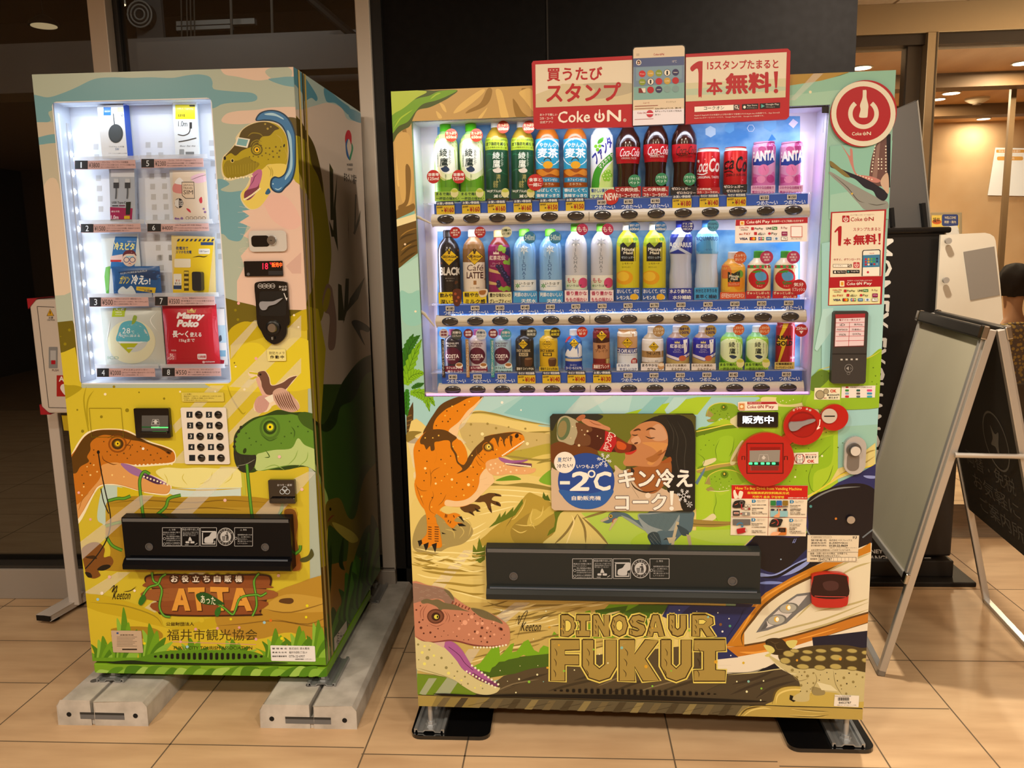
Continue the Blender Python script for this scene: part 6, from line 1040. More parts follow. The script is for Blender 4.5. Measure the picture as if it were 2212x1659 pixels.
def d_(a):a.text('新旧1000円札',1420,635,1518,646,'B02818',.02);a.text('使えます',1422,650,1518,672,'2A2420',.03);a.text('OK',1436,682,1498,710,'C02818',.04);a.rect(1345,635,1402,715,'3A2A20');a.rect(1350,640,1397,710,'F0E4D0');a.ring(1372,655,10,4,'C02818');a.text('1000\n円',1354,675,1394,706,'3A2A20',.01);a.ring(1372,675,42,6,'B02828',120,240);a.ring(1372,675,42,6,'B02828',-60,60)
st('bill_sticker',R6,'1316 626 1532 618 1532 716 1312 724',.0009,'EADCC0',d_,'small sticker with a banknote')
AD=(1180,885,6.506)
def d_(a):
    a.rr(58,65,2098,1420,50,'4E4A1C');a.blob('700 70 1900 70 1500 200 1100 600 900 600 760 500','66681F');a.blob('60 70 760 70 700 160 500 140 200 120 80 300','2A2A20');a.blob('60 500 400 430 800 520 720 620 400 640 100 760','6A3A18');a.blob('740 560 1100 560 1120 800 1050 900 800 700','7A8228')
    a.blob('70 850 200 860 900 900 960 780 1060 850 1180 840 1250 1000 1400 1150 1600 1100 1700 1130 1900 1100 1920 1410 100 1410','C8AC8A');a.blob('1180 830 1800 700 1750 900 1620 1100 1480 1180 1300 1100 1200 950','9A5A2A');a.blob('1750 70 1950 100 2090 330 2095 1410 1920 1410 1850 1200 1700 1140 1760 900 1740 700 1600 600 1660 400 1640 200 1560 90','1E1C18');a.blob('1250 260 1330 190 1450 130 1560 90 1700 120 1720 300 1560 200 1430 190','262018')
    a.blob('1180 310 1240 260 1320 200 1430 165 1540 165 1640 220 1700 330 1710 470 1680 580 1640 680 1560 790 1400 800 1250 790 1120 790 1080 740 1110 680 1110 620 1200 600 1270 560 1240 500 1200 480 1140 470 1180 400 1195 370','B87A4A');a.blob('1350 460 1690 470 1660 560 1560 700 1480 780 1420 740 1560 640 1500 540','C88A4A');a.blob('1450 300 1560 200 1650 260 1700 400 1600 440 1500 420','C4926A');a.blob('1190 440 1230 390 1290 372 1330 440 1300 480 1230 480','C8946A');a.ell(1262,470,30,13,'5A3020',-.3);a.lines('1210 330 1190 380 1180 430 1210 470;1330 470 1350 420',9,'9A5E34',1);a.blob('1400 690 1500 640 1620 560 1600 660 1500 740','A0622E');a.lines('1760 180 1850 400 1830 700 1900 1000;1840 160 1960 420 1940 760 2000 1100;1700 140 1790 330 1770 560;1900 140 2050 420',9,'3E3A30',1)
    a.lines('1220 300 1290 275 1330 290;1400 290 1470 260 1540 280',26,'4A2814',1);a.lines('1200 350 1250 360 1290 350;1390 370 1460 400 1530 390',14,'2A1410',1);a.blob('1110 590 1200 580 1270 560 1240 600 1180 630 1120 625','B82A20');a.blob('1200 490 1230 500 1270 560 1200 570','B03A2A');a.blob('1640 720 1740 660 1760 720 1700 745 1620 750','9A5020');a.lines('1560 640 1620 620 1690 560',20,'8A4E24',1)
    a.blob('1190 810 1240 860 1200 900','2A2420');a.lines('1180 1000 1250 1100 1400 1160 1560 1130;1200 1080 1300 1240',20,'3E2A1A',1);a.dots('1430 1205 40','E0CCAE')
    a.blob('420 130 480 75 540 70 545 110 470 160','A8603A');a.blob('495 160 540 125 620 140 720 165 800 210 890 250 890 290 800 275 700 250 600 230','C08058');a.lines('600 150 680 200 780 220;790 215 820 260',10,'8A4A2A',1)
    a.blob('150 260 180 130 260 85 350 110 480 190 600 230 800 280 980 370 1140 470 1240 500 1260 560 1120 600 980 595 740 575 600 520 400 490 250 460 160 420','4A1E10');a.blob('150 260 180 130 260 85 350 110 460 190 440 320 380 490 250 460 160 420','A89A74');a.ell(245,265,92,165,'5A6A44',.2);a.ell(225,270,62,120,'8A7A4A',.2);a.blob('420 180 620 240 640 300 560 330 620 380 600 500 400 480 440 330','6A4024');a.blob('960 380 1140 470 1200 500 1160 590 980 590','7A2A12');a.blob('1000 440 1120 490 1100 560 1000 540','C0501E');a.poly('830 290 980 360 985 470 910 600 740 575 820 450','B01C20')
    a.text('Coca-Cola',0,0,1,1,wht,.0,q=[(862,300),(960,345),(905,590),(800,560)])if 0 else a.text('Coca-Cola',0,0,1,1,wht,0,q=[(985,350),(880,600),(800,545),(885,300)]);a.dots('370 235 10 420 250 7 345 395 8 500 285 8 540 350 10 720 370 9 765 400 8 580 300 14 460 500 18','D8C090')
    a.ell(562,1002,397,395,'24458A',n=48);a.poly(smooth(xy('190 1120 560 1180 930 1120 880 1260 760 1360 562 1397 360 1340 250 1240'),5),'2A5A9A');a.ell(260,740,150,150,'EADCC6',n=36);a.text('夏',158,672,220,735,'2E6A9A',.02);a.text('だけ',228,668,360,728,'2A3048',.02,-4);a.text('冷',150,762,216,818,'2A3048',.02);a.text('たい!',226,758,372,812,'2A3048',.02,-3)
    a.text('いつもより',425,768,735,822,wht,.02);a.rect(192,1002,332,1048,wht);a.text('2',325,865,600,1140,wht,.03,0,40);a.ring(636,900,44,22,wht);a.text('C',655,865,900,1138,wht,.03,0,20);a.text('自動販売機',358,1208,768,1272,wht,.02)
    for x,y,r_,w in((815,705,105,12),(1930,1205,100,12),(2012,1328,46,6)):
        a.hold=1;a.off+=2e-5
        for i in range(6):
            an=math.radians(12+i*60);cx,sx=math.cos(an),math.sin(an);a.line([(x+.22*r_*cx,y+.22*r_*sx),(x+r_*cx,y+r_*sx)],w*.7,'E8E4DC',0)
            for f in(.5,.72):
                for s_ in(-1,1):a2=an+s_*.9;a.line([(x+f*r_*cx,y+f*r_*sx),(x+f*r_*cx+.26*r_*math.cos(a2),y+f*r_*sx+.26*r_*math.sin(a2))],w*.6,'E8E4DC',0)
        a.ring(x,y,r_*.24,w*.6,'E8E4DC',0,360,6);a.hold=0
    for t,q in(('キン冷え',(1015,830,2055,1100)),('コーク',(968,1180,1690,1415))):a.text(t,q[0]-8,q[1]-8,q[2]+8,q[3]+8,'3A3440',.06,-5);a.text(t,*q,wht,.035,-5)
    a.poly('1735 1140 1792 1138 1775 1340 1748 1340',wht);a.ell(1760,1385,32,30,wht)
st('advert_panel',AD,'52 100 90 62 2065 58 2102 95 2090 1400 2050 1432 110 1412 75 1380',.006,'1E1A14',d_,'picture panel of a woman drinking from a glass bottle',r=.3,clip=1)
IN=(1560,1030,10.0545)
def d_(a):
    a.poly('205 178 1860 192 1848 490 206 470','C01C14');a.text('How To Buy Drink from Vending Machine',290,215,1728,295,'E8CC3A',.02,18);a.text('自动贩卖机的饮料购买方式',552,318,1455,375,'E8CC3A',.03,8);a.text('자판기 음료 구입방법',655,405,1340,460,'E8CC3A',.03,8);a.text('自販機での飲料の買い方',1430,442,1835,470,wht,.02);a.blob('240 350 250 290 285 290 300 340 345 430 330 460 265 465','EBDCC0');a.blob('345 440 370 320 410 305 455 340 420 460 370 465','EBDCC0')
    a.line('1012 480 990 1270',8,'9A3A28',0);a.line('200 870 1835 885',8,'9A3A28',0)
    for i,(x,y)in enumerate(((645,495),(1470,505),(635,895),(1455,905))):
        a.poly([(x,y),(x+65,y),(x+90,y+32),(x+65,y+66),(x,y+66)],'2A7AA0');a.text(str(i+1),x+25,y+10,x+55,y+54,wht,.04)
        for j,(t,w,e_)in enumerate((((('商品をご購入の際は',190,0),('硬貨または紙幣をお入れください',235,0)),(('Insert coins or bills',285,100),),(('请将硬币或纸币放进',295,158),('投入口',95,190)),(('동전이나 지폐를',215,250),('투입구에 넣어 주십시오',310,285)))[0:0]or())):pass
        tx=(('Insert coins or bills','','请将硬币或纸币放进','投入口','동전이나 지폐를','투입구에 넣어 주십시오'),('Choose item and','push button','决定想要的商品后、','按商品下方的按钮','원하시는 상품을','선택하여 버튼을 눌러 주십시오'),('Remove item from','tray below','从下方的取出口取出商品','','하부 투출구에서','상품을 꺼내 주십시오'),('Push change lever','and take change','按下返却杆，','取回找零','반환 레버를 눌러','거스름돈을 꺼내 주십시오'))[i]
        for j,t in enumerate(tx):
            if t:a.text(t,x,y+100+(0,34,78,112,158,192)[j],x+min(330,16+len(t)*(14 if j<2 else 26)),y+124+(0,34,78,112,158,192)[j],'3A2A24',.025)
        a.text(('硬貨または紙幣を','欲しい商品の下の','下部取り出し口より','返却レバーを押し')[i],x+110,y+10,x+300,y+26,'4A3A30',.01);a.text('お選びください',x+110,y+38,x+290,y+54,'4A3A30',.01)
    a.blob('232 660 240 560 300 508 480 505 478 600 440 655','24201E');a.blob('262 600 300 580 345 565 310 590 275 602','C85A3A');a.ring(415,555,36,8,'8A7A70');a.line('415 580 415 685 465 685',26,'A82028',0)
    for x,y,c in((512,620,'EBDCC0'),(580,620,'EBDCC0'),(508,685,'EBDCC0'),(580,685,'A03030')):a.ell(x,y,28,28,'6A5A50');a.ell(x,y,21,21,c)
    a.rect(228,725,375,832,'2A2022');a.rect(248,755,356,800,'C8B4A0');a.rect(258,768,346,788,'A04030');a.rect(425,757,598,830,'8A8478');a.ell(512,793,20,28,'E8DCC0');a.poly('382 788 410 765 410 780 430 780 430 796 410 796 410 810','A82028')
    for x,c in((1042,'2A7A3A'),(1172,'2A62A0'),(1308,'8A6A24')):a.rect(x,505,x+115,612,c)
    a.rect(1035,632,1425,646,'2A2220');a.rect(1035,662,1425,668,'8A7A68');a.poly('1165 640 1190 615 1210 635 1232 600 1255 635 1280 610 1300 642','B02020')
    for x in(1088,1222,1360):a.ell(x,704,46,20,'242030')
    a.rect(1040,730,1415,858,'8AB8B8');a.blob('1110 858 1170 800 1205 780 1210 690 1232 690 1238 858','E09A68')
    a.rect(225,908,605,1035,'6A645C');a.ring(385,1060,72,22,'2A7AA0',190,320);a.poly('385 1045 470 1045 428 1085','2A7AA0');a.blob('310 1130 330 1115 480 1095 510 1120 500 1190 340 1225 318 1200','B01C20');a.ell(510,1140,20,40,'C8B4A0')
    a.blob('1028 1065 1040 970 1100 905 1295 905 1285 990 1230 1065','24201E');a.line('1120 905 1180 920 1210 980 1185 1040',18,'C03030');a.blob('1060 1000 1100 985 1150 965 1110 995 1075 1005','C85A3A');a.rr(1195,1090,1388,1252,24,'C8702A');a.rr(1212,1098,1370,1192,10,'2E1C14');a.lines('1250 1170 1270 1130;1290 1175 1290 1120;1330 1170 1310 1130',12,'D8B890');a.blob('1040 1258 1090 1190 1180 1180 1260 1190 1230 1220 1180 1258','E8A878')
st('instruction_sticker',IN,'208 175 1862 190 1818 1292 178 1265',.001,'E6D4B4',d_,'red headed how-to-buy sticker with four picture boxes')
def d_(a):
    a.rr(1470,1335,1645,1352,8,'6A5A48');a.rr(1472,1337,1643,1350,7,'DCCAA8');a.text('自動販売機統一ステッカー',1490,1340,1632,1349,'4A3A30',.01)
    for i,(s_,t,w)in enumerate((('管理者名','株式会社 ベネフレックス',195),('連絡先住所','富山県高岡市内島3550',158),('受付電話番号(無料)','0120-22-8659',158))):a.text(s_,1468,1362+i*23,1600,1379+i*23,'4A3A30',.01);a.text(t,1624,1362+i*23,1624+w,1379+i*23,'2A2220',.03 if i==2 else .0)
    a.text('(北陸コカ・コーラボトリング(株)コールセンター)',1625,1430,1858,1440,'4A3A30',0);a.text('※当日受付は原則9:00〜17:30までとなります。',1470,1446,1808,1462,'4A3A30',.0);a.line('1440 1468 1872 1472',2.5,'6A5A48',0);a.text('故障・お問い合わせの際は、お手数でも',1462,1475,1778,1492,'2A2220',.01);a.text('下記管理番号をお知らせ下さい。',1462,1495,1720,1512,'2A2220',.01);a.text('管理番号',1462,1522,1522,1537,'4A3A30',.01)
    a.rect(1535,1515,1855,1550,'6A5A48');a.rect(1538,1518,1850,1547,'E4D2B0');a.text('8452787',1543,1521,1648,1544,'1E1A18',.02);a.hold=1;a.off+=2e-5
    for x in(1660,1695,1727,1758,1790,1820):a.line([(x,1517),(x,1549)],2,'6A5A48')
    a.hold=0;a.text('93',1820,1336,1856,1358,'14120E',.01,0,6)
st('management_sticker',R6,'1440 1327 1880 1330 1866 1558 1434 1555',.0009,'DCCAA8',d_,'beige sticker of contact details')
def d_(a):
    a.text('COCA-COLA VENDING MACHINE',1672,1195,1810,1205,'3A302A',.01);a.hold=1;a.off+=2e-5
    for i in range(18):a.rect(1698+i*5.4,1210,1700.5+i*5.4+(i*7%3),1238,'1E1A18')
    a.hold=0;a.text('8452787',1706,1246,1812,1265,'1E1A18',.02);a.text('北陸コカ・コーラボトリング(株)',1692,1272,1855,1282,'4A3A30',.01)
st('barcode_sticker',R8,'1672 1188 1880 1198 1874 1294 1664 1285',.0009,'EBDFC8',d_,'white barcode sticker at the lower corner')
u,z=at('R',*P(*R6,1803,1190));o=MB().lathe([(.009,0),(.0105,.0015),(.0105,.004)],mat('B8B0A4',.3,.8),24,(u,-.004,z),'y').build('key_lock',RM);MB().box(u-.005,u+.005,-.0046,-.0038,z-.001,z+.001,BLK).build('key_slot',o)
flap('R','delivery_flap',RM,R5,'748 1290 3092 1325 3092 1805 755 1755',(1488,1410),1.5,((985,1560),),mat('2A2B27',.3,sp=.12));
u,z=at('R',*P(*R8,800,220),-.033);MB().lathe([(.013,0),(.013,.003),(.009,.003),(.0085,.0005)],mat('4A4846',.15),c=(u,-.0305,z),ax='y').build('flap_lock',RM)
cr=poly_plate('R','coin_return',RM,R8,'1475 200 1490 165 1560 150 1640 146 1730 152 1780 175 1790 210 1785 400 1750 435 1700 445 1540 443 1490 420 1475 390',0,.012,redp,sm=4,bevel=.003,label='red coin return cup with dark door');a=mart('R',-.012,off=.0005);a.view(*R8);a.blob('1488 205 1510 172 1640 158 1760 172 1778 205 1774 355 1488 350','2E1210');a.blob('1570 235 1640 215 1700 235 1690 290 1600 295','4A2A26');a.lines('1500 345 1600 350 1770 352',5,'D84A40',0);a.build('cup_door',cr)
# --- base plates on the floor
def baseplate(x0,x1,y0,y1,lab):
    t=MB().prism([(x,y,0)for x,y in rrect(x0,x1,y0,y1,.03)],(0,0,.012),BLKG).build('floor_plate',None,.004);t.location=(0,0,0);prop(t,lab,'base plate','black plates under the drink machine')
baseplate(-.473,-.238,2.185,2.98,'black steel plate on the floor under the left foot of the drink machine');baseplate(.615,.853,2.155,2.95,'black steel plate on the floor under the right foot of the drink machine')
# ================================================================ display rows of the drink machine: rails, buttons, price tags, samples
BTN=(([('a',x,y)for x,y in((525,1560),(745,1555),(965,1550),(1187,1545),(1410,1535),(1635,1525),(1862,1518),(2090,1512))]+[('b',x,y)for x,y in((143,1450),(365,1444),(590,1437),(816,1430),(1045,1423),(1274,1415))]),
       ([('c',x,y)for x,y in((325,970),(540,968),(753,967),(968,965),(1185,960),(1403,955),(1628,947),(1850,942))]+[('d',x,y)for x,y in((140,938),(368,932),(600,928),(830,922),(1060,918),(1292,912))]),
       ([('c',x,y)for x,y in((349,1553),(560,1552),(769,1550),(982,1549),(1195,1547),(1410,1545),(1630,1543),(1850,1542))]+[('d',x,y)for x,y in((137,1537),(362,1535),(590,1533),(817,1531),(1045,1530),(1273,1528))]))
VW={'a':R1,'b':R2,'c':R3,'d':R4}
TAGS=(('160s','160s','160s','160s','150s','150s','180','190','190','180s','140t','140t','150','150'),
        ('180','190','180','140','140','170','170','170','170','180','170','160','150','150'),
        ('180','190','190','140t','140t','140t','130s','150','160','150','150','140','140','150'))
OLD={(0,4):'160',(0,5):'160',(0,9):'190',(0,10):'150',(0,11):'150',(2,3):'150',(2,4):'160',(2,5):'150',(2,6):'140'}
RAILPX=(((R1,405,1520,1622),(R2,1408,1372,1476)),((R3,205,930,1015),(R4,1432,865,970)),((R3,225,1510,1600),(R4,1410,1480,1580)))
cream=mat('D8C4A2',.45);btn_m=mat('2A2824',.12,coat=.5);blue=mat('2A58B8',.4,cool=1);clearp=mat('D8DCF0',.2,tr=.7,cool=1)
SHELF=[]
for r in range(3):
    (Va,xa,ya,yb),(Vb,xb,yc,yd)=RAILPX[r];v=.032
    A0,A1=at('R',*P(*Va,xa,ya),v),at('R',*P(*Va,xa,yb),v);B0,B1=at('R',*P(*Vb,xb,yc),v),at('R',*P(*Vb,xb,yd),v)
    u0,u1,zt,zb=A0[0],B0[0],(A0[1]+B0[1])/2,(A1[1]+B1[1])/2;h_=zt-zb
    b=MB();pr=[(.05,zt),(.038,zt),(.032,zt-.008),(.030,(zt+zb)/2),(.033,zb+.006),(.038,zb),(.05,zb)]
    b.prism([(u0,y,z)for y,z in pr],(u1-u0,0,0),cream);rail=b.build('button_rail',RM,.002)
    um=at('R',*P(*R1,1748,1530),.03)[0];MB().box(um-.0008,um+.0008,.0296,.031,zb+.004,zt-.004,mat('8E7E64',.5)).build('rail_seam',rail)
    us=[at('R',*P(*VW[k],x,y),.03)[0]for k,x,y in BTN[r]];zc=sum(at('R',*P(*VW[k],x,y),.03)[1]for k,x,y in BTN[r])/14
    for u in us:
        b=MB();n=28;rings=((1,0),(1,.0025),(.88,.0042),(.6,.005),(.25,.0052));vs=[]
        for f,d in rings:vs+=[(u+.0225*f*math.cos(2*math.pi*i/n),.0305-d,zc+.0118*f*math.sin(2*math.pi*i/n))for i in range(n)]
        b.add(vs,[(i*n+j,i*n+(j+1)%n,(i+1)*n+(j+1)%n,(i+1)*n+j)for i in range(4)for j in range(n)]+[tuple(range(4*n,5*n))],btn_m,1);b.build('push_button',rail)
    zp=zt+.0285;U0,U1=us[0]-.034,us[-1]+.04
    pr_=MB().box(U0,U1,.05,.053,zt-.004,zp,blue).build('price_rail',RM);MB().box(U0-.03,U1+.012,.05,.118,zp,zp+.003,clearp).build('clear_shelf',RM)
    SHELF.append(zp+.003)
    wr=Art(lambda x,y:(x,y),flat(.05),off=.0003,cool=1);
    for i,u in enumerate(us):
        if TAGS[r][i].isdigit():wr.text('つめた〜い',0,0,1,1,'E8F0FF',.025,q=[(u-.02,zt+.0135),(u+.034,zt+.0135),(u+.034,zt+.0015),(u-.02,zt+.0015)])
    wr.build('price_rail_lettering',pr_)
    for i,u in enumerate(us):
        t=TAGS[r][i];sp_=not t.isdigit();t_=t.rstrip('st')
        a=Art(lambda x,y,u=u:(u+x,zt+y),flat(.0425 if sp_ else .0445),off=.0003,cool=0)
        if sp_:
            a.b.box(-.0265+u,.0225+u,.0425,.044,zt+.0004,zt+.0345,mat('E2B81E',.45));a.rect(-.0265,.0235,.0225,.0345,'26344A');a.text('お買い得価格' if t[-1]=='s' else '今だけ 特別価格',-.0245,.0325,.0205,.0253,'EEE4CC',.03)
            a.text('¥'+t_,-.006,.0185,.021,.0045,'A82A10',.04);a.text('¥'+OLD.get((r,i),'180'),-.0245,.0215,-.0105,.0155,'7A4A14',.01);a.line([(-.025,.0178),(-.009,.0195)],.0012,'3A2A10',0);a.poly([(-.0125,.0125),(-.0075,.0098),(-.0125,.007)],'3A3A20')
        else:a.b.box(u-.0135,u+.0105,.0445,.0457,zt+.014,zt+.0265,mat('D8C8AC',.45));a.text('¥'+t_,-.0112,.0242,.0085,.0164,'1E1A18',.035)
        a.build('price_tag',pr_)
for Va,pts in((R1,'265 1530 300 1540 340 1560 400 1590'),(R3,'70 870 110 900 150 950 195 1005'),(R3,'105 1575 150 1578 190 1580 230 1580')):
    q=[at('R',*P(*Va,x,y),.02+.012*i/3)for i,(x,y)in enumerate(xy(pts))];MB().tube([(u,.012+.012*i/3+.003,z)for i,(u,z)in enumerate(q)],[.004,.0045,.003,.002],cream,8).build('rail_bracket',RM)
def d_(a):a.ell(1385,1042,56,56,'B81E26',n=30);a.text('250ml',1340,1005,1432,1040,'F4E8E4',.02,6);a.line('1332 1030 1438 1066',4,'F4E8E4',0);a.poly('1355 1062 1390 1070 1368 1088','F4E8E4')
PROF={'pet':[(0,.9),(.015,.98),(.05,1),(.66,1),(.74,.97),(.8,.86),(.85,.66),(.885,.46),(.9,.42)],
        'slim':[(0,.9),(.015,.98),(.05,1),(.72,1),(.78,.93),(.84,.72),(.88,.5),(.9,.44)],
        'coke':[(0,.82),(.02,.88),(.18,.86),(.34,.82),(.45,.9),(.52,1),(.68,1),(.76,.9),(.84,.62),(.9,.42),(.92,.4)],
        'can':[(0,.84),(.03,.98),(.05,1),(.9,1),(.94,.93),(.965,.86),(.97,.9),(1,.9)],
        'short':[(0,.9),(.02,.98),(.06,1),(.62,1),(.7,.95),(.77,.75),(.82,.52),(.85,.48)],
        'alu':[(0,.9),(.03,.99),(.06,1),(.74,1),(.79,.92),(.84,.7),(.86,.6)],
        'waist':[(0,.9),(.02,.98),(.05,1),(.3,1),(.38,.93),(.48,.9),(.55,.95),(.6,1),(.78,1),(.84,.8),(.88,.52),(.9,.44)]}
def prof_r(pr,f):
    for(h0,r0),(h1,r1)in zip(pr,pr[1:]):
        if h0<=f<=h1:return r0+(r1-r0)*(f-h0)/(h1-h0 or 1)
    return pr[-1][1]if f>1 else pr[0][1]
PV=.0825
def sample(row,V,xl,xr,yt,yb,kind,col,cap,label,cat,group,art,card=None,badge=None,dx=0,tr=0,capr=None,cardart=None,rough=.25):
    X=lambda x,y,v=PV:at('R',*P(*V,x+dx,y),v)
    z0=SHELF[row]+.0006;uc=(X(xl,yb)[0]+X(xr,yb)[0])/2;R_=(X(xr,yb)[0]-X(xl,yb)[0])/2*.975;zt=X((xl+xr)/2,yt)[1];Hh=zt-z0
    M=MX['R']@Matrix.Translation((uc,PV,z0));t=thing('sample_'+('can' if kind=='can' else 'bottle'),label,cat,M,group)
    pr=PROF[kind];m=mat(col,rough,0,0,1,tr,.3)if kind!='can' else mat(col,.3,.2,0,1)
    MB().lathe([(r*R_,h*Hh)for h,r in pr],m,32).build('body',t)
    if kind=='can':MB().lathe([(.86*R_,.985*Hh),(.86*R_,.996*Hh),(.8*R_,.996*Hh)],mat('C8CCD0',.25,1,cool=1),32).build('lid',t)
    else:
        h0=pr[-1][0];rc=capr or .46
        MB().lathe([(rc*R_,h0*Hh),(rc*R_*1.04,(h0+.008)*Hh),(rc*R_,(h0+.012)*Hh),(rc*R_,.985*Hh),(rc*.85*R_,Hh)],mat(cap,.35,cool=1),24).build('cap',t)
    def fm(u,w,o):
        f=max(0,min(1,w/Hh));r=prof_r(pr,f)*R_+o;x=max(-.985*r,min(.985*r,u));return(x,-math.sqrt(r*r-x*x),w)
    lim=.97*R_;cuts=([lim*math.sin(i*math.pi/14)for i in range(-6,7)],[h*Hh for h,r in pr[1:-1]])
    def clipf(a):a.clip=list(edges([(-lim,0),(lim,0),(lim,Hh),(-lim,Hh)]))
    a=Art(lambda px,py:(lambda q:(q[0]-uc,q[1]-z0))(at('R',px+dx/V[2],py,PV-R_*.6)),fm,cuts=cuts,off=.0004,step=1.5e-5,cool=1,r=.3);clipf(a);a.view(*V);art(a)
    if a.b.f:a.build('label',t)
    if card:
        c,lines,tc,y0,y1=card;cv=-R_-.003
        F_=lambda px,py:(lambda q:(q[0]-uc,q[1]-z0))(at('R',px+dx/V[2],py,PV+cv))
        g=Art(F_,flat(cv),off=.0006,cool=1,r=.4);g.view(*V);p=[g.T(q)for q in((xl-2,y0),(xr+2,y0),(xr+2,y1),(xl-2,y1))];w0,w1=min(0.0005,0)+.0006,(p[0][1]+p[1][1])/2
        g.b.box(p[3][0],p[2][0],cv,cv+.001,max(.0006,(p[2][1]+p[3][1])/2),w1,mat(c,.4,cool=1))
        n=len(lines);hh=(y1-y0)/max(n,1)
        for i,s_ in enumerate(lines):
            w=min(xr-xl-16,len(s_)*hh*.72+10);xs=(xl+8)if i<n-1 or n==1 else xr-8-w
            g.text(s_,xs,y0+hh*(i+.16),xs+w,y0+hh*(i+.84),tc,.03)
        if cardart:cardart(g)
        g.build('caption_card',t)
    if badge:
        for bx,by,br,bc,bl,btc in(badge if isinstance(badge,list)else[badge]):
            bv=-R_-.0045;g=Art(lambda px,py:(lambda q:(q[0]-uc,q[1]-z0))(at('R',px+dx/V[2],py,PV+bv)),flat(bv),off=.0014,cool=1,r=.4);g.view(*V);p=g.T((bx,by));q=g.T((bx+br,by));rr_=abs(q[0]-p[0])
            g.b.lathe([(rr_,0),(rr_,.001)],mat(bc,.4,cool=1),28,(p[0],bv,p[1]),'y');n=len(bl)
            for i,s_ in enumerate(bl):hh=br*1.25/n;y=by-br*.62+i*hh;w=min(br*.8,len(s_)*hh*.5);g.text(s_,bx-w,y+hh*.1,bx+w,y+hh*.88,btc,.03,-2)
            g.build('badge',t)
    return t
def leafcup(a,x,y):a.ell(x,y,34,40,'E8E4A0');a.ell(x,y-18,30,14,'C8D048')
# ---- top row
G1='pairs of green tea bottles in the top row'
def art(a):
    a.rect(400,830,680,1300,'C4E080');a.blob('430 1050 450 1150 520 1230 640 1180 645 1300 430 1300','5E9E1E');a.blob('440 900 560 870 640 960 645 1120 560 1220 460 1160 432 1030','E8F4C0');a.blob('452 930 545 905 622 990 620 1120 545 1170 470 1110','F4FAE8')
    a.text('綾',478,955,545,1025,'1E3430',.02);a.text('鷹',480,1035,552,1110,'1E3430',.02);a.vtext('あやたか',555,965,575,1090,'1E3430',.01);a.blob('490 1125 510 1115 530 1105 555 1120 562 1140 540 1155 510 1152','1E3A5A');a.vtext('上林春松本店',455,990,468,1110,'3A5A4A',0);a.vtext('急須でいれたような',525,1175,538,1280,'2A5A2A',0);a.rect(430,1285,650,1330,'6EA82A')
for i,(lab,dx)in enumerate((('pale green tea bottle with green cap, leftmost bottle of the top row',0),('pale green tea bottle with green cap, second from left in the top row',215))):
    sample(0,R1,435,645,740,1320,'pet','98C878','4EB81E',lab,'bottle',G1,art,('A8D048',('まるで淹れたて','一杯目の味わい'),'1E4A2A',1318,1398),[(572,838,54,'B8341E',('たっぷり','650ml'),'F4D898')]+([(420-dx*0,1192,56,'C8241E',('容量増','125ml'),'FFF0E8')]),dx,cardart=lambda g:leafcup(g,600,1330))
def art(a):
    a.rect(850,860,1100,965,'A8C030');a.text('脂肪の多い方の内臓脂肪を',868,870,1062,888,'2A3A18',.01);a.text('皮下脂肪を減らす',868,900,1062,930,'1A2A18',.03);a.text('ことが報告されています',868,938,1062,952,'2A3A18',.01);a.rect(850,965,1100,1300,'12482E');a.lines('870 1010 900 1000 960 1020 1060 1010;870 1150 930 1130 1060 1180',8,'2A7048',1)
    a.text('綾',928,985,992,1045,'E8F0E0',.02);a.text('鷹',930,1050,995,1120,'E8F0E0',.02);a.vtext('あやたか',1000,985,1018,1105,'D8E8D0',.01);a.blob('930 1135 960 1125 975 1118 1000 1130 1005 1150 980 1162 945 1158','E8E0D0');a.vtext('濃い',960,1175,996,1245,'C8C070',.01);a.text('緑茶',935,1230,975,1290,'C8C070',.01)
for lab,dx in(('dark green tea bottle with white cap, left one of two in the top row',0),('dark green tea bottle with white cap, right one of two in the top row',218)):
    sample(0,R1,868,1070,705,1300,'pet','A08428','E8ECE8',lab,'bottle',G1,art,('0E4A30',('W(ダブル)の脂肪を','減らす。'),'F0F4E8',1296,1378),(1015,768,52,'B8341E',('たっぷり','650ml'),'F4D898'),dx,cardart=lambda g:leafcup(g,1032,1330))
def art(a):
    a.rect(1280,870,1520,1290,'2E9CC0');a.ell(1396,985,118,122,'E4F2F6',n=30);a.ell(1396,990,106,112,'2E9CC0',n=30);a.text('やかんの',1325,905,1470,945,'F4FAFA',.02);a.text('麦茶',1308,950,1485,1035,'F4FAFA',.03);a.ell(1398,1095,42,32,'E8A81E');a.poly('1350 1080 1340 1068 1360 1075','E8A81E');a.ring(1395,1065,30,8,'2A2A28',190,350);a.poly('1290 1130 1500 1120 1500 1290 1290 1290','9A4A14');a.blob('1300 1150 1340 1130 1400 1160 1460 1130 1500 1150 1480 1185 1420 1170 1350 1190','D8882A');a.rect(1300,1200,1500,1240,'2E8AB8');a.text('カフェインゼロ',1330,1207,1475,1232,'F4FAFA',.02);a.text('ミネラル',1345,1248,1450,1268,'F0D8B0',.02)
for lab,dx in(('barley tea bottle with blue label, left one of two in the top row',0),('barley tea bottle with blue label, right one of two in the top row',235)):
    sample(0,R1,1292,1502,690,1290,'slim','A85A14','D8C8A8',lab,'bottle','pair of barley tea bottles',art,('2A9AC8',('香ばしくて、','後味すっきり'),'F4FAFC',1284,1375),([(1288,1240,68,'C8241E',('食事と','一緒に'),'FFF0E8')]if not dx else None),dx)
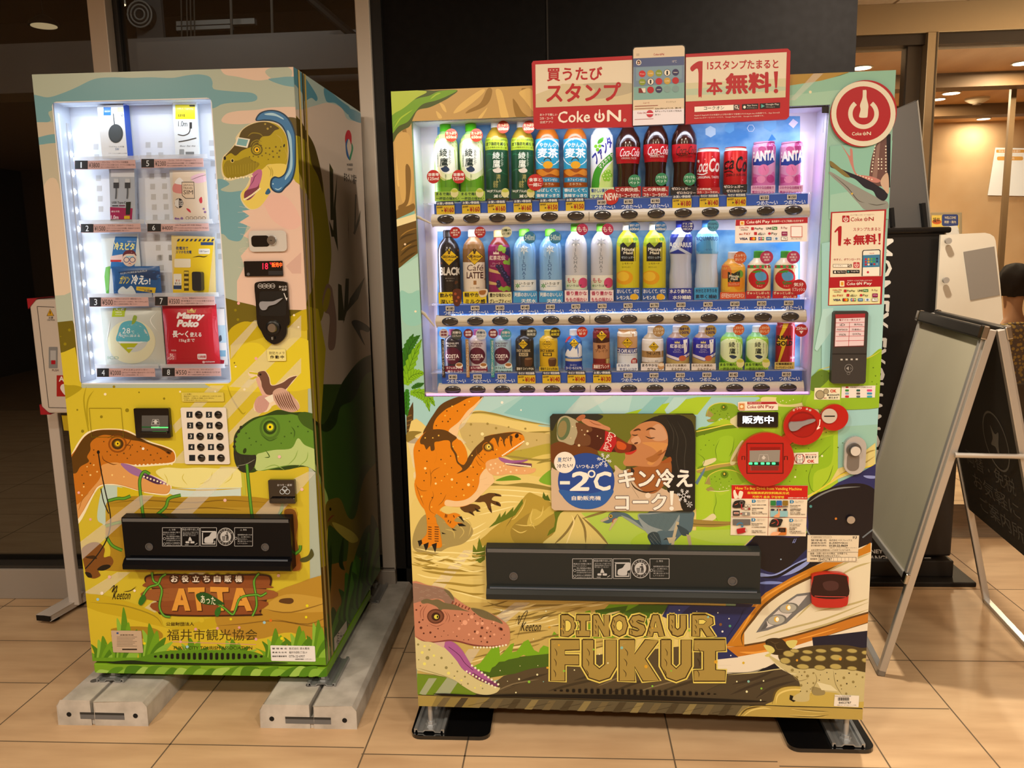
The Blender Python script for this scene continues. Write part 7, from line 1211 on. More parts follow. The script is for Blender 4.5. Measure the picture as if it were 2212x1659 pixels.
def art(a):
    a.rect(1740,830,1970,1290,'EEF2F4');a.blob('1770 1290 1790 1150 1860 1060 1955 980 1955 1040 1880 1110 1840 1200 1830 1290','3E9E2A');a.poly('1830 1290 1850 1180 1955 1050 1955 1290','CDE88A');a.text('ファンタ',0,0,1,1,'2A2C90',.05,q=[(1765,1010),(1915,840),(1958,920),(1810,1105)]);a.text('マスカット',0,0,1,1,'F4F8F0',.03,q=[(1825,1100),(1935,985),(1955,1010),(1845,1140)])
    for x,y in((1890,1160),(1915,1150),(1875,1190),(1905,1185),(1930,1180),(1885,1215),(1912,1215)):a.ell(x,y,18,18,'8ACA3A');a.ell(x-4,y-5,6,6,'D8F0A0')
    for x,y in((1805,935),(1838,935),(1820,965)):a.ell(x,y,15,15,'7ABE2A')
    a.blob('1820 915 1830 880 1870 860 1860 900','4EA02A')
sample(0,R1,1758,1958,690,1290,'slim','D8E4E8','3EA82A','white muscat soda bottle with blue slanted lettering in the top row','bottle',None,art,('D8EFB8',('懐かしい爽やかな','マスカット'),'1E4A9A',1284,1388),(1935,1365,66,'C8241E',('NEW',),'FFF4E8'))
def colaart(lab,zero,dx0=0):
    def f(a):
        a.off+=2e-4;y0,y1=885,1030
        a.rect(230,y0,500,y1,'B01420');c='1E1412' if zero else 'F6ECE8'
        a.text('Coca-Cola',298,905,470,975,c,.01,-6,16);a.line('310 972 350 980 400 972',5,c);a.text('ZERO SUGAR' if zero else 'ORIGINAL TASTE',322,980,440,995,c,.01);a.lines('300 800 320 770 300 860;350 790 340 860;420 780 440 850',6,'5A3A30',1)
    return f
for lab,V,xl,dx,z_ in(('dark cola bottle with white script, left one of two in the top row',R1,0,0,0),('dark cola bottle with white script, right one of two in the top row',R2,0,-232,0),('dark cola bottle with red label and black script in the top row',R2,0,0,1)):
    if V is R1:
        f=lambda a:(setattr(a,'off',a.off+2e-4),a.rect(1950,940,2200,1080,'B01420'),a.text('Coca-Cola',2005,955,2172,1025,'F6ECE8',.01,-4,16),a.text('ORIGINAL TASTE',2022,1030,2150,1045,'F6ECE8',.01))
        sample(0,V,1970,2188,700,1290,'coke','2A0E08','B01420',lab,'bottle','cola bottles in the top row',f,('A81820',('この爽快感、','コカ・コーラだけ。'),'FFF0E8',1276,1380),(2135,1228,54,'2A8A5A',('リサイクル','ペット'),'D8F4E0'),rough=.15)
    else:
        sample(0,V,262,475,640,1215,'coke','2A0E08','141010' if z_ else 'B01420',lab,'bottle','cola bottles in the top row',colaart(0,z_),('14161A' if z_ else 'A81820',('ゼロシュガー','ゼロカロリー')if z_ else('この爽快感、','コカ・コーラだけ。'),'FFF0E8',1232,1300 if z_ else 1325),(418,1172,52,'2A8A5A',('リサイクル','ペット'),'D8F4E0'),dx,rough=.15)
def art(a):a.text('Coca',455,1010,560,1120,'F6ECE8',.02,-4,14);a.text('Co',565,1000,660,1115,'F6ECE8',.03,0,14);a.line('470 1120 520 1135 560 1120',9,'F6ECE8');a.text('ORIGINAL TASTE',478,1148,658,1168,'F6ECE8',.02,-2);a.dots('500 1060 3 540 1010 4 520 1080 3 640 1040 3 600 990 4 620 1200 3 490 1220 3','F0C8C0');a.rect(465,922,665,946,'E8E4E0')
sample(0,R2,470,665,920,1250,'can','C01420',None,'red cola can with white script beside the cola bottles','can','cola cans in the top row',art,('B01420',('この爽快感。','コカ・コーラだけ。'),'FFF0E8',1240,1292))
def art(a):a.text('ca',695,1020,775,1095,'1E1010',.02,-4,14);a.text('Co',785,985,885,1115,'1E1010',.03,0,16);a.text('ZERO SUGAR',718,1130,880,1150,'1E1010',.02,-4);a.line('700 1115 740 1105 770 1120',9,'1E1010');a.dots('760 1000 3 720 1060 3 850 1180 4 880 1010 3','F0C8C0');a.rect(690,914,890,938,'E8E4E0')
sample(0,R2,692,890,912,1235,'can','C01A20',None,'red cola can with black script beside the pink cans','can','cola cans in the top row',art,('1A1A1C',('ゼロシュガー','ゼロカロリー'),'FFF0E8',1215,1285))
def art(a):
    a.rect(900,860,1140,1240,'D89AC8');a.blob('1050 880 1120 860 1120 960 1060 950','B03A80');a.blob('980 930 1000 905 1040 920 1030 960','C85A98');a.poly('920 1010 1115 950 1115 1030 1040 1070 920 1050','24409A');a.text('FANTA',928,945,1118,1032,'F4F6FA',.06,-14);a.ell(1022,1098,44,46,'E880B8');a.lines('1020 1060 1030 1090 1040 1110',4,'B84A88');a.blob('920 1120 980 1140 1060 1150 1112 1110 1112 1240 920 1240','D070B0');a.ell(950,1180,30,26,'B84A90');a.ell(1000,1175,34,30,'E890C0');a.ell(1080,1170,36,34,'B83A84');a.dots('940 1060 6 955 1062 4 1090 1090 0','F4E8F4')
for lab,dx in(('pink peach soda can, left one of two in the top row',0),('pink peach soda can, right one of two at the right end of the top row',228)):
    sample(0,R2,925,1120,868,1225,'can','D48CC0',None,lab,'can','pair of pink cans',art,('E8B8DC',('さわやかな白桃味で','気分リフレッシュ'),'A82A80',1222,1296),None,dx)
# ---- middle row
def diamond(a,x,y,s):a.poly([(x,y-s),(x+s,y),(x,y+s),(x-s,y)],'1E1A10');a.poly([(x,y-s*.93),(x+s*.93,y),(x,y+s*.93),(x-s*.93,y)],'E8C01E');a.ell(x,y-s*.5,s*.13,s*.2,'3A2410');a.text('GEORGIA',x-s*.78,y-s*.16,x+s*.78,y+s*.12,'1E1A10',.04);a.text('Coffee',x-s*.4,y+s*.2,x+s*.42,y+s*.45,'1E1A10',.01)
def art(a):diamond(a,322,415,75);a.text('BLACK',243,500,415,572,'E8E4DC',.05);a.text('香り引き立つ',290,592,365,602,'B8B4AC',0);a.text('深い味わい',300,612,360,622,'B8B4AC',0);a.dots('392 358 10 255 468 10 380 630 12 375 640 8','5A3418')
sample(1,R3,230,420,185,715,'pet','1E1A18','1E1C1C','black coffee bottle with yellow diamond mark, leftmost of the middle row','bottle',None,art,('E8D01E',('飲みやすく','深いコク'),'241E10',715,825),(370,208,48,'B8242A',('厳選','深煎り豆','使用'),'FFE8E0'),cardart=lambda g:(g.blob('350 700 420 700 410 820 358 820','5A2410'),g.dots('370 730 12 395 760 12 380 790 10','A8502A')))
def art(a):a.rect(430,290,650,460,'8A6438');a.rect(430,460,650,720,'EFE4D4');diamond(a,538,412,72);a.text('Café',470,480,605,532,'4A2418',.01,0,8);a.text('LATTE',470,542,608,598,'4A2420',.03);a.text('コーヒー飲料',500,670,580,684,'6A4A38',0);a.rect(530,615,555,650,'A87848');a.ell(628,605,12,14,'5A3018')
sample(1,R3,440,635,180,712,'pet','9A744A','EAE4DC','milky coffee bottle with yellow diamond mark, second in the middle row','bottle',None,art,('E8D01E',('軽やかな','ミルク感'),'241E10',710,822),(580,205,48,'B8242A',('北海道産','生クリーム','使用'),'FFE8E0'),cardart=lambda g:(g.blob('570 700 640 690 640 740 600 760 575 745','E8D8C0'),g.blob('575 705 630 700 620 735 580 735','A86A30')))
def art(a):
    a.rect(640,310,870,720,'8A1A5A');a.poly('655 510 760 540 760 560 655 540','D8B878');a.poly('655 620 760 640 760 655 655 650','D8B878');a.text('紅茶花伝',660,402,798,442,'F4E4D8',.03);a.text('グレープ',688,462,755,478,'F4E4D8',.01);a.text('ミックスティー',672,484,778,500,'F4E4D8',.01);a.poly('695 392 700 368 712 380 720 362 728 380 742 368 748 392','F4E4D8')
    for x,y in((760,330),(785,345),(755,350),(790,365),(760,680),(785,690),(810,680),(830,690),(800,460),(825,465),(840,440)):a.ell(x,y,20,18,'8AB83A')
    for i in range(24):x,y=735+(i*23)%100,495+(i*37)%170;a.ell(x,y,18,18,'241E4A');a.ell(x-5,y-5,6,6,'5A5A9A')
    for x,y in((820,350),(840,370),(815,380),(840,400)):a.ell(x,y,19,19,'241E4A')
sample(1,R3,655,850,185,712,'slim','7A2A20','C8A06A','purple grape tea bottle with grapes on its label in the middle row','bottle',None,art,('E8E4B0',('豊かな味わいの','グレープティー!'),'2A2418',715,818),(806,202,46,'E8EACA',('2種の','ぶどう果汁'),'2A4A1E'))
def star(a,x,y,s,c):
    for i in range(6):an=math.radians(30+60*i);a.poly([(x,y),(x+s*.5*math.cos(an-.35),y+s*.5*math.sin(an-.35)),(x+s*math.cos(an),y+s*math.sin(an)),(x+s*.5*math.cos(an+.35),y+s*.5*math.sin(an+.35))],c)
def art(a):star(a,957,352,46,'D8EAF8');a.vtext('ILOHAS',940,405,975,600,'2A5A9A',.01);a.rect(860,610,1070,700,'F0F6F8');star(a,903,660,26,'2A9A2A');a.text('い·ろ·は·す',920,628,1040,652,'1A2A1E',.02);a.text('阿蘇の天然水',935,658,1015,668,'5A8AB0',.01);a.poly('920 260 935 255 930 420 905 400','9AC8F4');a.lines('1030 300 1045 400 1040 560;895 420 890 560',8,'9AC8F4',1)
for lab,dx in(('clear blue water bottle with green cap, left one of two in the middle row',0),('clear blue water bottle with green cap, right one of two in the middle row',219)):
    sample(1,R3,868,1068,175,705,'pet','86BCF0','5EB82A',lab,'bottle','pair of blue water bottles',art,('3A9ADA',('阿蘇のおいしい','天然水'),'F0F8FC',708,818),(1004,250,52,'2E88B8',('540ml',),'C8E8F4'),dx,rough=.12)
def art(a):star(a,1398,285,44,'9AA2AC');a.vtext('ILOHAS',1378,340,1412,545,'7A8490',.01);a.rect(1295,570,1510,690,'EFF0EA');a.poly('1310 620 1500 600 1500 690 1310 690','DCE8D0');a.ell(1460,635,40,44,'D84A80');a.text('もも',1325,592,1398,635,'C03A4A',.02);a.text('いろはす',1345,648,1452,668,'2A3A2A',.02);star(a,1330,660,14,'3A9A3A')
for lab,dx in(('clear peach water bottle with pink card, left one of two in the middle row',0),('clear peach water bottle with pink card, right one of two in the middle row',217)):
    sample(1,R3,1306,1500,130,690,'pet','CCD0DC','6AC03A',lab,'bottle','pair of peach water bottles',art,('F6E8EC',('香り豊かな','ももの味わい'),'B82A5A',698,805),(1452,180,50,'C02A60',('もも',),'F8DCE4'),dx,rough=.12)
def art(a):a.rect(20,230,240,680,'D8CC2A');a.blob('40 250 200 240 215 330 60 330','A8C030');a.poly('65 310 90 290 130 330 170 290 198 290 196 452 65 452','14181C');a.text('Minute',78,335,185,365,'F4F0DC',.03);a.text('Maid',92,368,170,392,'F4F0DC',.03);a.text('ゼロシュガー',74,408,188,428,'C8DCE8',.02);a.text('レモネード',84,462,172,478,'3A3410',.02);a.ell(100,590,74,60,'E8A81E');a.ell(90,580,50,40,'F0C83A');a.text('甘さすっきり',80,495,150,508,'4A4410',.01);a.ell(195,262,22,14,'6AA02A')
for lab,dx in(('yellow lemonade bottle with black label, left one of two in the middle row',-225),('yellow lemonade bottle with black label, right one of two in the middle row',0)):
    sample(1,R4,30,232,120,680,'pet','C8C02A','E8E4D0',lab,'bottle','pair of lemonade bottles',art,('2458A8',('おいしくて、ゼロ','レモン丸しぼり'),'F4F8FC',680,788),(186,162,50,'2A7ACA',('後味すっきり','600ml'),'F0F8FC'),dx,cardart=lambda g:g.ell(185,755,36,26,'E8B82A'))
def art(a):a.rect(245,220,470,388,'24389A');a.poly('260 380 340 220 400 220 340 330 450 388 400 388 330 350','C8D4EC');a.text('AQUARIUS',262,290,448,340,'F0F4FA',.03);a.lines('300 450 290 560 310 640;340 440 340 640;390 450 400 560 390 640',7,'C0CCE4',1)
sample(1,R4,255,455,95,680,'waist','C4CCE6','2A3AA0','sports drink bottle with dark blue label and white lettering in the middle row','bottle','two sports drink bottles',art,('2438A0',('水より優れた','水分補給'),'F0F4FA',682,785),(415,155,54,'28349A',('アミノ酸','クエン酸','+BCAA'),'E8F0FA'),rough=.12)
def art(a):a.rect(465,215,690,388,'7ABCE4');a.poly('470 330 560 250 600 250 620 388 520 388','4A9AD4');a.text('AQUARIUS',482,240,672,282,'2A5AA0',.02);a.text('ゼロ',560,345,620,360,'2A5AA0',.01);a.lines('520 450 515 560 530 640;565 440 565 640;615 450 620 560 610 640',7,'D0E0F0',1)
sample(1,R4,475,675,95,675,'waist','C8D8EC','4A8AD0','sports drink bottle with pale blue label in the middle row','bottle','two sports drink bottles',art,('3AA0DC',('水分とミネラルを','素早く補給'),'14345A',676,778),(632,148,50,'5AB4E0',('ゼロなのに','おいしい'),'14346A'),rough=.12)
def art(a):a.rect(685,500,915,715,'E8B03A');a.ell(735,540,50,60,'E07A3A');a.ell(850,640,50,60,'E8981E');a.ell(740,650,46,50,'F0C03A');a.ell(860,560,28,34,'6AA83A');a.poly('755 540 800 555 858 525 856 665 755 668','1E2A24');a.text('Minute',765,565,845,590,'F0ECD8',.03);a.text('Maid',778,592,836,612,'F0ECD8',.03);a.poly('755 628 856 625 856 665 755 668','D8602A');a.text('オレンジブレンド',762,635,850,655,'F8E8D0',.01)
sample(1,R4,695,905,370,715,'short','E8A83A','E8DCD0','short orange juice bottle with black label right of the sports drinks','bottle',None,art,('E0582A',('1日不足分のマルチビタミン',),'FFF0E0',715,775),(864,420,54,'E06A3A',('スッキリ','おいしく'),'F8E0C8'))
def art(a):a.rect(905,480,1135,720,'F0E0B0');a.rect(905,482,1135,512,'3A8A3A');a.dots('940 497 12 985 497 12 1030 497 12 1075 497 12 1110 497 10','C82030');a.ell(1022,600,84,88,'C81E2A');a.blob('960 545 1000 530 1040 530 1020 550','4A9A2A');a.blob('985 560 1030 540 1060 545 1082 570 1078 605 1040 618 1000 610','5AA8DC');a.text('Qoo',990,618,1070,652,'2A8A3A',.06);a.text('りんご',1000,655,1048,668,'F8E8D8',.02)
for lab,dx in(('short apple drink bottle with red apple label, left one of two in the middle row',0),('short apple drink bottle with red apple label, last of the middle row',228)):
    sample(1,R4,915,1122,362,710,'short','E8D8B8','4AA83A',lab,'bottle','pair of apple drink bottles',art,('C01E2E',('ぎゅっとしぼった','おいしさ'),'F8ECC8',705,775),[(1090,418,56,'C83A6A',('管理','栄養士','推奨'),'F8DCE4')]+([(1362-228,672,68,'C0202A',('気分','リフレッシュ'),'FFF0E8')]if dx else[]),dx)
# ---- bottom row
def costa(n1,n2,body,tx):
    def f(a):a.rect(250,1130,450,1400,body);a.text(n1,292,1142,398,1158,tx,.03);a.text(n2,300,1164,385,1178,tx,.03);a.ell(348,1255,68,72,'5A1A34',n=28);a.text('COSTA',290,1242,402,1276,'F4ECE8',.04);a.text('COFFEE',315,1282,372,1292,'F4ECE8',.02)
    return f
cup=lambda g:(g.ell(402,1340,32,24,'F4F0E8'),g.ell(402,1334,26,14,'A8703A'))
for lab,dx,n1,n2,body,tx,cap,bg,cap_t,sc,st_,bd in(
    ('black coffee bottle with purple disc, leftmost of the bottom row',0,'PREMIUM','BLACK','2E2A34','D8D4D0','7A2048','7A1A40',('カフェのような','香りとコク'),'2A2424','カフェクオリティのブラック','3A4440'),
    ('pale flat white coffee bottle with purple disc in the bottom row',208,'Velvet','FLAT WHITE','C8BCC0','5A2A48','B85A98','7A1A40',('カフェで飲むような','上質でなめらかなラテ'),'B08A54','ベルベットのような口当たり','D8DCE0'),
    ('pale non-sweet latte bottle with purple disc and teal strip in the bottom row',420,'NON SWEET','LATTE','A8C4D4','4A2A48','B85A98','A8D4DC',('カフェスタイルの','甘くないラテ'),'3A9A9C','甘さのないカフェの味わい','3A9AB0')):
    t=sample(2,R3,285,435,1030,1400,'alu',body,cap,lab,'bottle','three purple disc coffee bottles',costa(n1,n2,body,tx),(bg,cap_t,'F8ECF0' if dx<400 else '24404A',1345,1408),[(272,1068,40,('D8CCD0','7A1E3A','7A1E3A')[dx//205],('無糖','微糖'),('7A1E3A','F0E0E0','F0E0E0')[dx//205]),(382,1075,46,bd,('芳醇な','エスプレッソ'),'E8E4E0' if dx!=208 else '2A4A6A')],dx,cardart=cup)
    g=Art(lambda px,py,dx=dx:at('R',px+dx/3.95,py,.044),flat(.044),off=.0005,cool=1);g.view(*R3);p,q=g.T((247,1115)),g.T((284,1442));g.b.box(p[0],q[0],.044,.0448,q[1],p[1],mat(sc,.4,cool=1));g.vtext(st_,256,1128,276,1425,'F4ECE0',.01);o=g.build('strip_card',None);o.parent=t;o.matrix_parent_inverse=(MX['R'].inverted()@t.matrix_world).inverted()
def shot(dark):
    def f(a):
        a.rect(880,1110,1090,1345,'26221E' if dark else 'D8B01E');diamond(a,950,1156,42);c='C8B890' if dark else '2A2210';a.text('SHOT & BREAK',892,1200,1012,1224,c,.04);a.rect(915,1230,992,1258,'C8B890' if dark else '2A2210');a.text('BLACK' if dark else '微糖',922,1234,984,1253,'26221E' if dark else 'E8C83A',.03);a.blob('965 1280 1025 1280 1018 1345 972 1345','5A3A24');a.ell(995,1280,30,10,'8A6A4A')
    return f
for lab,dx,dk in(('dark coffee bottle with yellow diamond mark in the bottom row',0,1),('yellow coffee bottle with yellow diamond mark in the bottom row',203,0)):
    sample(2,R3,885,1045,1035,1345,'alu','2A2622' if dk else 'D0A82A','1E1C1C' if dk else 'D8C048',lab,'bottle',None,shot(dk),('1E1C18' if dk else 'D8B81E',('苦味で スイッチON',),'F0E8D0' if dk else '241E10',1350,1388),[(1018,1062,46,'3A403C' if dk else '2A2616',('深煎り','焙煎豆'),'D8DCD0' if dk else 'E8D83A')],dx)
def art(a):a.rect(1295,1095,1460,1345,'2A6AC0');a.blob('1310 1240 1330 1200 1350 1215 1380 1170 1400 1200 1430 1150 1455 1200 1455 1260 1310 1260','F0F4F8');diamond(a,1383,1150,42);a.text('EMERALD',1335,1235,1435,1252,'F0F4F8',.03);a.text('MOUNTAIN',1330,1256,1438,1272,'F0F4F8',.03);a.rect(1300,1280,1460,1302,'D8C8A0');a.rect(1300,1302,1460,1350,'1A3A9A');a.text('コーヒー',1348,1325,1405,1342,'F0F4F8',.02);a.poly('1308 1120 1335 1095 1360 1095 1308 1150','C8241E')
sample(2,R3,1305,1455,1030,1345,'short','4A8AD0','E0E4E8','blue coffee can-bottle with snowy mountain label in the bottom row','bottle',None,art,('1A3A9A',('コーヒーもミルクも',),'F4F8FC',1345,1380),(1452,1055,46,'C8281E',('ほどよい','甘さ'),'F8F0E0'))
def art(a):a.rect(1530,1030,1700,1340,'7A1E20');a.rect(1530,1110,1700,1280,'B8855A');a.blob('1545 1110 1680 1105 1685 1140 1545 1145','3A1810');diamond(a,1618,1085,46);a.text('贅沢',1580,1162,1652,1198,'4A1410',.03);a.text('ブレイク',1562,1200,1670,1226,'4A1410',.02);a.rect(1650,1275,1702,1330,'8A5A2A');a.text('期間\n限定',1658,1280,1696,1325,'F0D890',.02)
sample(2,R3,1542,1690,1022,1340,'can','8A2A28',None,'red and brown coffee can with yellow diamond mark in the bottom row','can',None,art,('8A1E20',('高級豆ブレンド',),'FFF0E8',1325,1375))
def art(a):a.rect(1735,1030,1935,1190,'C89A6A');a.blob('1745 1040 1800 1060 1870 1040 1925 1060 1925 1090 1745 1090','EFE4D4');a.rect(1735,1190,1935,1235,'2A3A8A');a.rect(1735,1235,1935,1345,'DCE4F0');diamond(a,1836,1145,48);a.text('ICE CAFE AU LAIT',1745,1198,1922,1230,'F4F6FA',.04);a.text('まろやかなミルクのコク',1765,1242,1905,1254,'2A3A6A',.01);a.ell(1895,1305,28,30,'B82A30');a.text('国産\n牛乳',1878,1288,1912,1322,'F8ECE8',.02)
sample(2,R3,1748,1925,1028,1345,'can','C8A884',None,'iced milk coffee can with blue band and yellow diamond in the bottom row','can',None,art,('E4ECF8',('ミルクの','やさしいコク'),'24408A',1325,1388))
def art(a):a.rect(5,1115,225,1310,'EAE6E2');a.rect(5,1215,225,1270,'B08A54');diamond(a,125,1178,44);a.text('THE LATTE',62,1222,182,1246,'2A1E14',.03);a.text('ダブルミルクラテ',68,1250,176,1264,'2A1E14',.01);a.text('コーヒー飲料',75,1293,165,1307,'3A3430',.01)
sample(2,R4,20,212,1005,1310,'short','B8A488','E4DCD0','milky latte bottle with white label and brown band in the bottom row','bottle',None,art,('E8E4E4',('まろやかな','カフェラテ'),'2A2420',1322,1390),(170,1047,50,'B08A54',('こだわりの','ミルク'),'F4E8D0'),cardart=lambda g:(g.ell(190,1345,28,30,'C89A68'),g.ell(190,1335,24,14,'EFE0C8')))
def art(a):a.rect(220,1105,450,1320,'2428A0');a.poly('225 1240 330 1270 440 1230 440 1250 330 1295 225 1260','E8E4F0');a.poly('225 1265 330 1300 440 1258 440 1320 225 1320','B8A060');a.poly('375 1120 415 1115 410 1220 385 1240','F0ECE8');a.text('紅茶花伝',265,1155,388,1190,'F4F0F0',.03);a.text('ロイヤル',300,1198,350,1210,'F4F0F0',.01);a.text('ミルクティー',288,1215,365,1228,'F4F0F0',.01);a.poly('300 1148 305 1130 316 1140 322 1126 330 1140 342 1130 346 1148','D8C880');a.ell(368,1275,32,24,'C86A48')
for lab,dx in(('milk tea bottle with royal blue label, left one of two in the bottom row',0),('milk tea bottle with royal blue label, right one of two in the bottom row',222)):
    sample(2,R4,228,432,1000,1320,'short','A88A78','E4E0E4',lab,'bottle','pair of milk tea bottles',art,('EAE4DC',('ミルクと本気の','ミルクティー'),'5A4420',1325,1388),(390,1045,50,'B89A4A',('国産牛乳','100%'),'2A2060'),dx)
def art(a):a.rect(675,1095,905,1345,'9AD04A');a.blob('700 1150 780 1105 870 1150 880 1250 800 1310 710 1270','E4F4C0');a.blob('690 1250 740 1310 860 1290 890 1200 890 1345 690 1345','4E9E1E');a.text('綾',762,1135,815,1182,'1E3430',.02);a.text('鷹',765,1188,820,1240,'1E3430',.02);a.vtext('あやたか',830,1145,845,1240,'1E3430',.01);a.blob('765 1255 785 1246 810 1250 830 1262 810 1278 785 1275','1E3A5A')
for lab,dx in(('small green tea bottle with calligraphy, left one of two in the bottom row',0),('small green tea bottle with calligraphy, right one of two in the bottom row',220)):
    sample(2,R4,685,882,1000,1330,'short','8AC88A','E8ECF0',lab,'bottle','pair of small green tea bottles',art,('9AD03A',('まるで淹れたて','一杯目の味わい'),'1E4A1E',1315,1388),(852,1035,48,'D8622A',('こだわりの','おいしさ'),'F8E0B8'),dx,cardart=lambda g:leafcup(g,865,1320))
def art(a):a.rect(1150,975,1345,1320,'9A1424');a.poly('1230 980 1275 980 1215 1090 1260 1120 1200 1310 1185 1310 1215 1180 1180 1150','E0B82A');a.text('REAL',1175,1085,1305,1120,'14100E',.05,-4);a.text('GOLD',1170,1130,1308,1172,'14100E',.05,-4);a.rect(1278,1255,1332,1312,'B83A5A');a.text('250ml',1284,1265,1328,1280,'F8E0E4',.02)
t=sample(2,R4,1160,1325,972,1315,'can','9A1828',None,'tall red and gold energy drink can at the right end of the bottom row','can',None,art,('D8C06A',('杉養蜂園認定','ローヤルゼリーエキス'),'3A2A10',1312,1372),(1385,1042,56,'B81E26',('250ml','▼'),'F8ECE8'))
# ================================================================ goods inside the left machine
V1=(50,130,3.687);GV=.058
trayc=mat('E4E8F0',.15,tr=.62,cool=1)
LAB=((V1,412,515,897,800,868,'1','¥3800','エレコム　ワイヤレス充電器','スマートフォンを置くだけ、ワイヤレス充電が可能'),(V1,942,1043,1437,787,855,'5','¥2300','エレコム　スタンダードLightningケーブル','iPhone/iPad/iPodの充電・データ通信ができます'),(V1,460,560,938,1305,1372,'2','¥1500','エレコム　USB2.0ケーブル(A-C)','スマートフォンなどの充電・転送ができます'),(V1,990,1098,1480,1303,1365,'6','¥4000','jolo Prepaid SIM 3GB 30days','SIM is usable anywhere in Japan for 30 days'),
       (V2,528,620,1000,378,450,'3','¥500','冷却セット(冷えピタ・瞬間冷却パック)','熱のときやスポーツのあと、叩いて冷やします'),(V2,1050,1152,1528,372,442,'7','¥3500','エレコム　乾電池式モバイルバッテリー','単3乾電池でスマホを充電できます'),(V2,588,684,1052,943,1010,'4','¥2000','アイスネッククーラー','28℃以下で自然に固まるクーラーです'),(V2,1108,1208,1577,940,1005,'8','¥550','ユニチャーム　マミーポコパンツ','長〜く使える紙おむつです'))
TRAY={}
for V,xa,xm,xb,ya,yb,n,pr_,t1_,t2_ in LAB:
    v=.03;q=rect4('L',*P(*V,xa,ya,xb,yb),v);z1=q[3];ue=min(o1-.008,q[1]+.012)
    tr_=MB().box(q[0]-.004,ue,.031,.082,z1-.001,z1+.0015,trayc).box(q[0]-.004,ue,.029,.031,z1-.001,z1+.012,trayc).build('product_tray',LM);TRAY[n]=z1+.0015
    a=mart('L',v-.0015,off=.0003);a.view(*V);a.b.box(q[0],q[1],v-.0015,v,q[2],q[3],mat('D8A898',.45));a.rect(xa,ya,xm,yb,'1A1C1E');a.text(n,xa+38,ya+12,xa+62,yb-10,'F0ECE4',.01);a.text(pr_,xm+8,ya+16,xm+95,yb-12,'2A2420',.01);a.text(t1_,xm+115,ya+5,xb-60,ya+20,'4A3A38',.01);a.text(t2_,xm+105,ya+28,xb-8,ya+40,'4A3A38',.0);a.text('詳しくは商品の説明をご覧ください',xm+105,ya+48,xb-90,ya+58,'4A3A38',0);a.build('price_label',tr_)
def good(name,label,cat,n,V,box,d,draw,base,bulge=0,tilt=0,group=None,v=GV,grip=0,r=.3,tr=0):
    q=rect4('L',*P(*V,*box),v);u0,u1,z0,z1=q;z0=max(z0,TRAY[n]+.0008);uc=(u0+u1)/2;w=(u1-u0)/2;h_=z1-z0
    z0+=w*abs(math.sin(tilt))+.0006*(tilt!=0);t=thing(name,label,cat,MX['L']@Matrix.Translation((uc,v,z0))@Matrix.Rotation(tilt,4,'Y'),group)
    m=mat(base,r,cool=1,tr=tr)
    def dep(u,z):
        if not bulge:return d
        a_,b_=max(0,1-(u/w)**2),max(0,1-((z/h_)*2-1)**2);return .0012+bulge*(a_*b_)**.55
    N=14;b=MB();G_=[[(-w+2*w*i/N,h_*j/N)for i in range(N+1)]for j in range(N+1)]
    if bulge:
        vs=[(u,s_*dep(u,z),z)for s_ in(-1,1)for row in G_ for u,z in row];k=(N+1)**2
        fs=[(j*(N+1)+i,j*(N+1)+i+1,(j+1)*(N+1)+i+1,(j+1)*(N+1)+i)for j in range(N)for i in range(N)];b.add(vs,fs+[tuple(x+k for x in f[::-1])for f in fs],m,1)
        rim=[i for i in range(N+1)]+[j*(N+1)+N for j in range(1,N+1)]+[N*(N+1)+i for i in range(N-1,-1,-1)]+[j*(N+1)for j in range(N-1,0,-1)]
        b.add(vs,[(rim[i-1],rim[i],rim[i]+k,rim[i-1]+k)for i in range(len(rim))],m)
    else:b.box(-w,w,-d,d,0,h_,m)
    o=b.build('package',t,0 if bulge else .0008)
    c_,s_=math.cos(tilt),math.sin(tilt)
    def T(px,py):
        x,y=at('L',px,py,v-d);x-=uc;y-=z0;return(x*c_-y*s_,x*s_+y*c_)
    cuts=([-w+2*w*i/N for i in range(1,N)],[h_*j/N for j in range(1,N)])if bulge else None
    a=Art(T,lambda u,z,o_:(u,-dep(u,z)-o_,z),clip=list(edges([(-w,0),(w,0),(w,h_),(-w,h_)])),cuts=cuts,off=.0003,cool=1,r=r);a.view(*V);draw(a,t);
    if a.b.f:a.build('package_print',t)
    return t
def d_(a,t):
    a.rect(640,375,700,440,'2470C8');a.text('ELECOM',650,402,692,414,'F0F4FA',.02);a.line('718 425 728 512',7,'3A444C',0);a.ell(738,585,58,75,'3E484E',n=30);a.ell(735,580,50,66,'4A555C',n=30);a.rect(752,378,800,412,'D8C890');a.text('Qi',778,425,800,450,'2A3238',.02);a.text('ワイヤレス充電',685,684,805,694,'5A6268',0);a.text('5W',735,700,765,718,'3A6A9A',.0);a.text('スマートフォンを置くだけ充電',680,738,828,746,'5A6268',0)
t=good('charger_box','white box with a round grey wireless charger and blue side in the top left slot','box','1',V1,(632,365,838,786),.016,d_,'EEF2F6')
q=rect4('L',*P(*V1,632,365,838,786),GV);w=(q[1]-q[0])/2;MB().box(w-.0005,w+.0008,-.0155,.0155,.001,q[3]-TRAY['1']-.002,mat('2458C0',.35,cool=1)).box(-w+.008,w-.012,-.001,.001,q[3]-TRAY['1']-.002,q[3]-TRAY['1']+.014,mat('2A64C8',.35,cool=1)).build('blue_side',t)
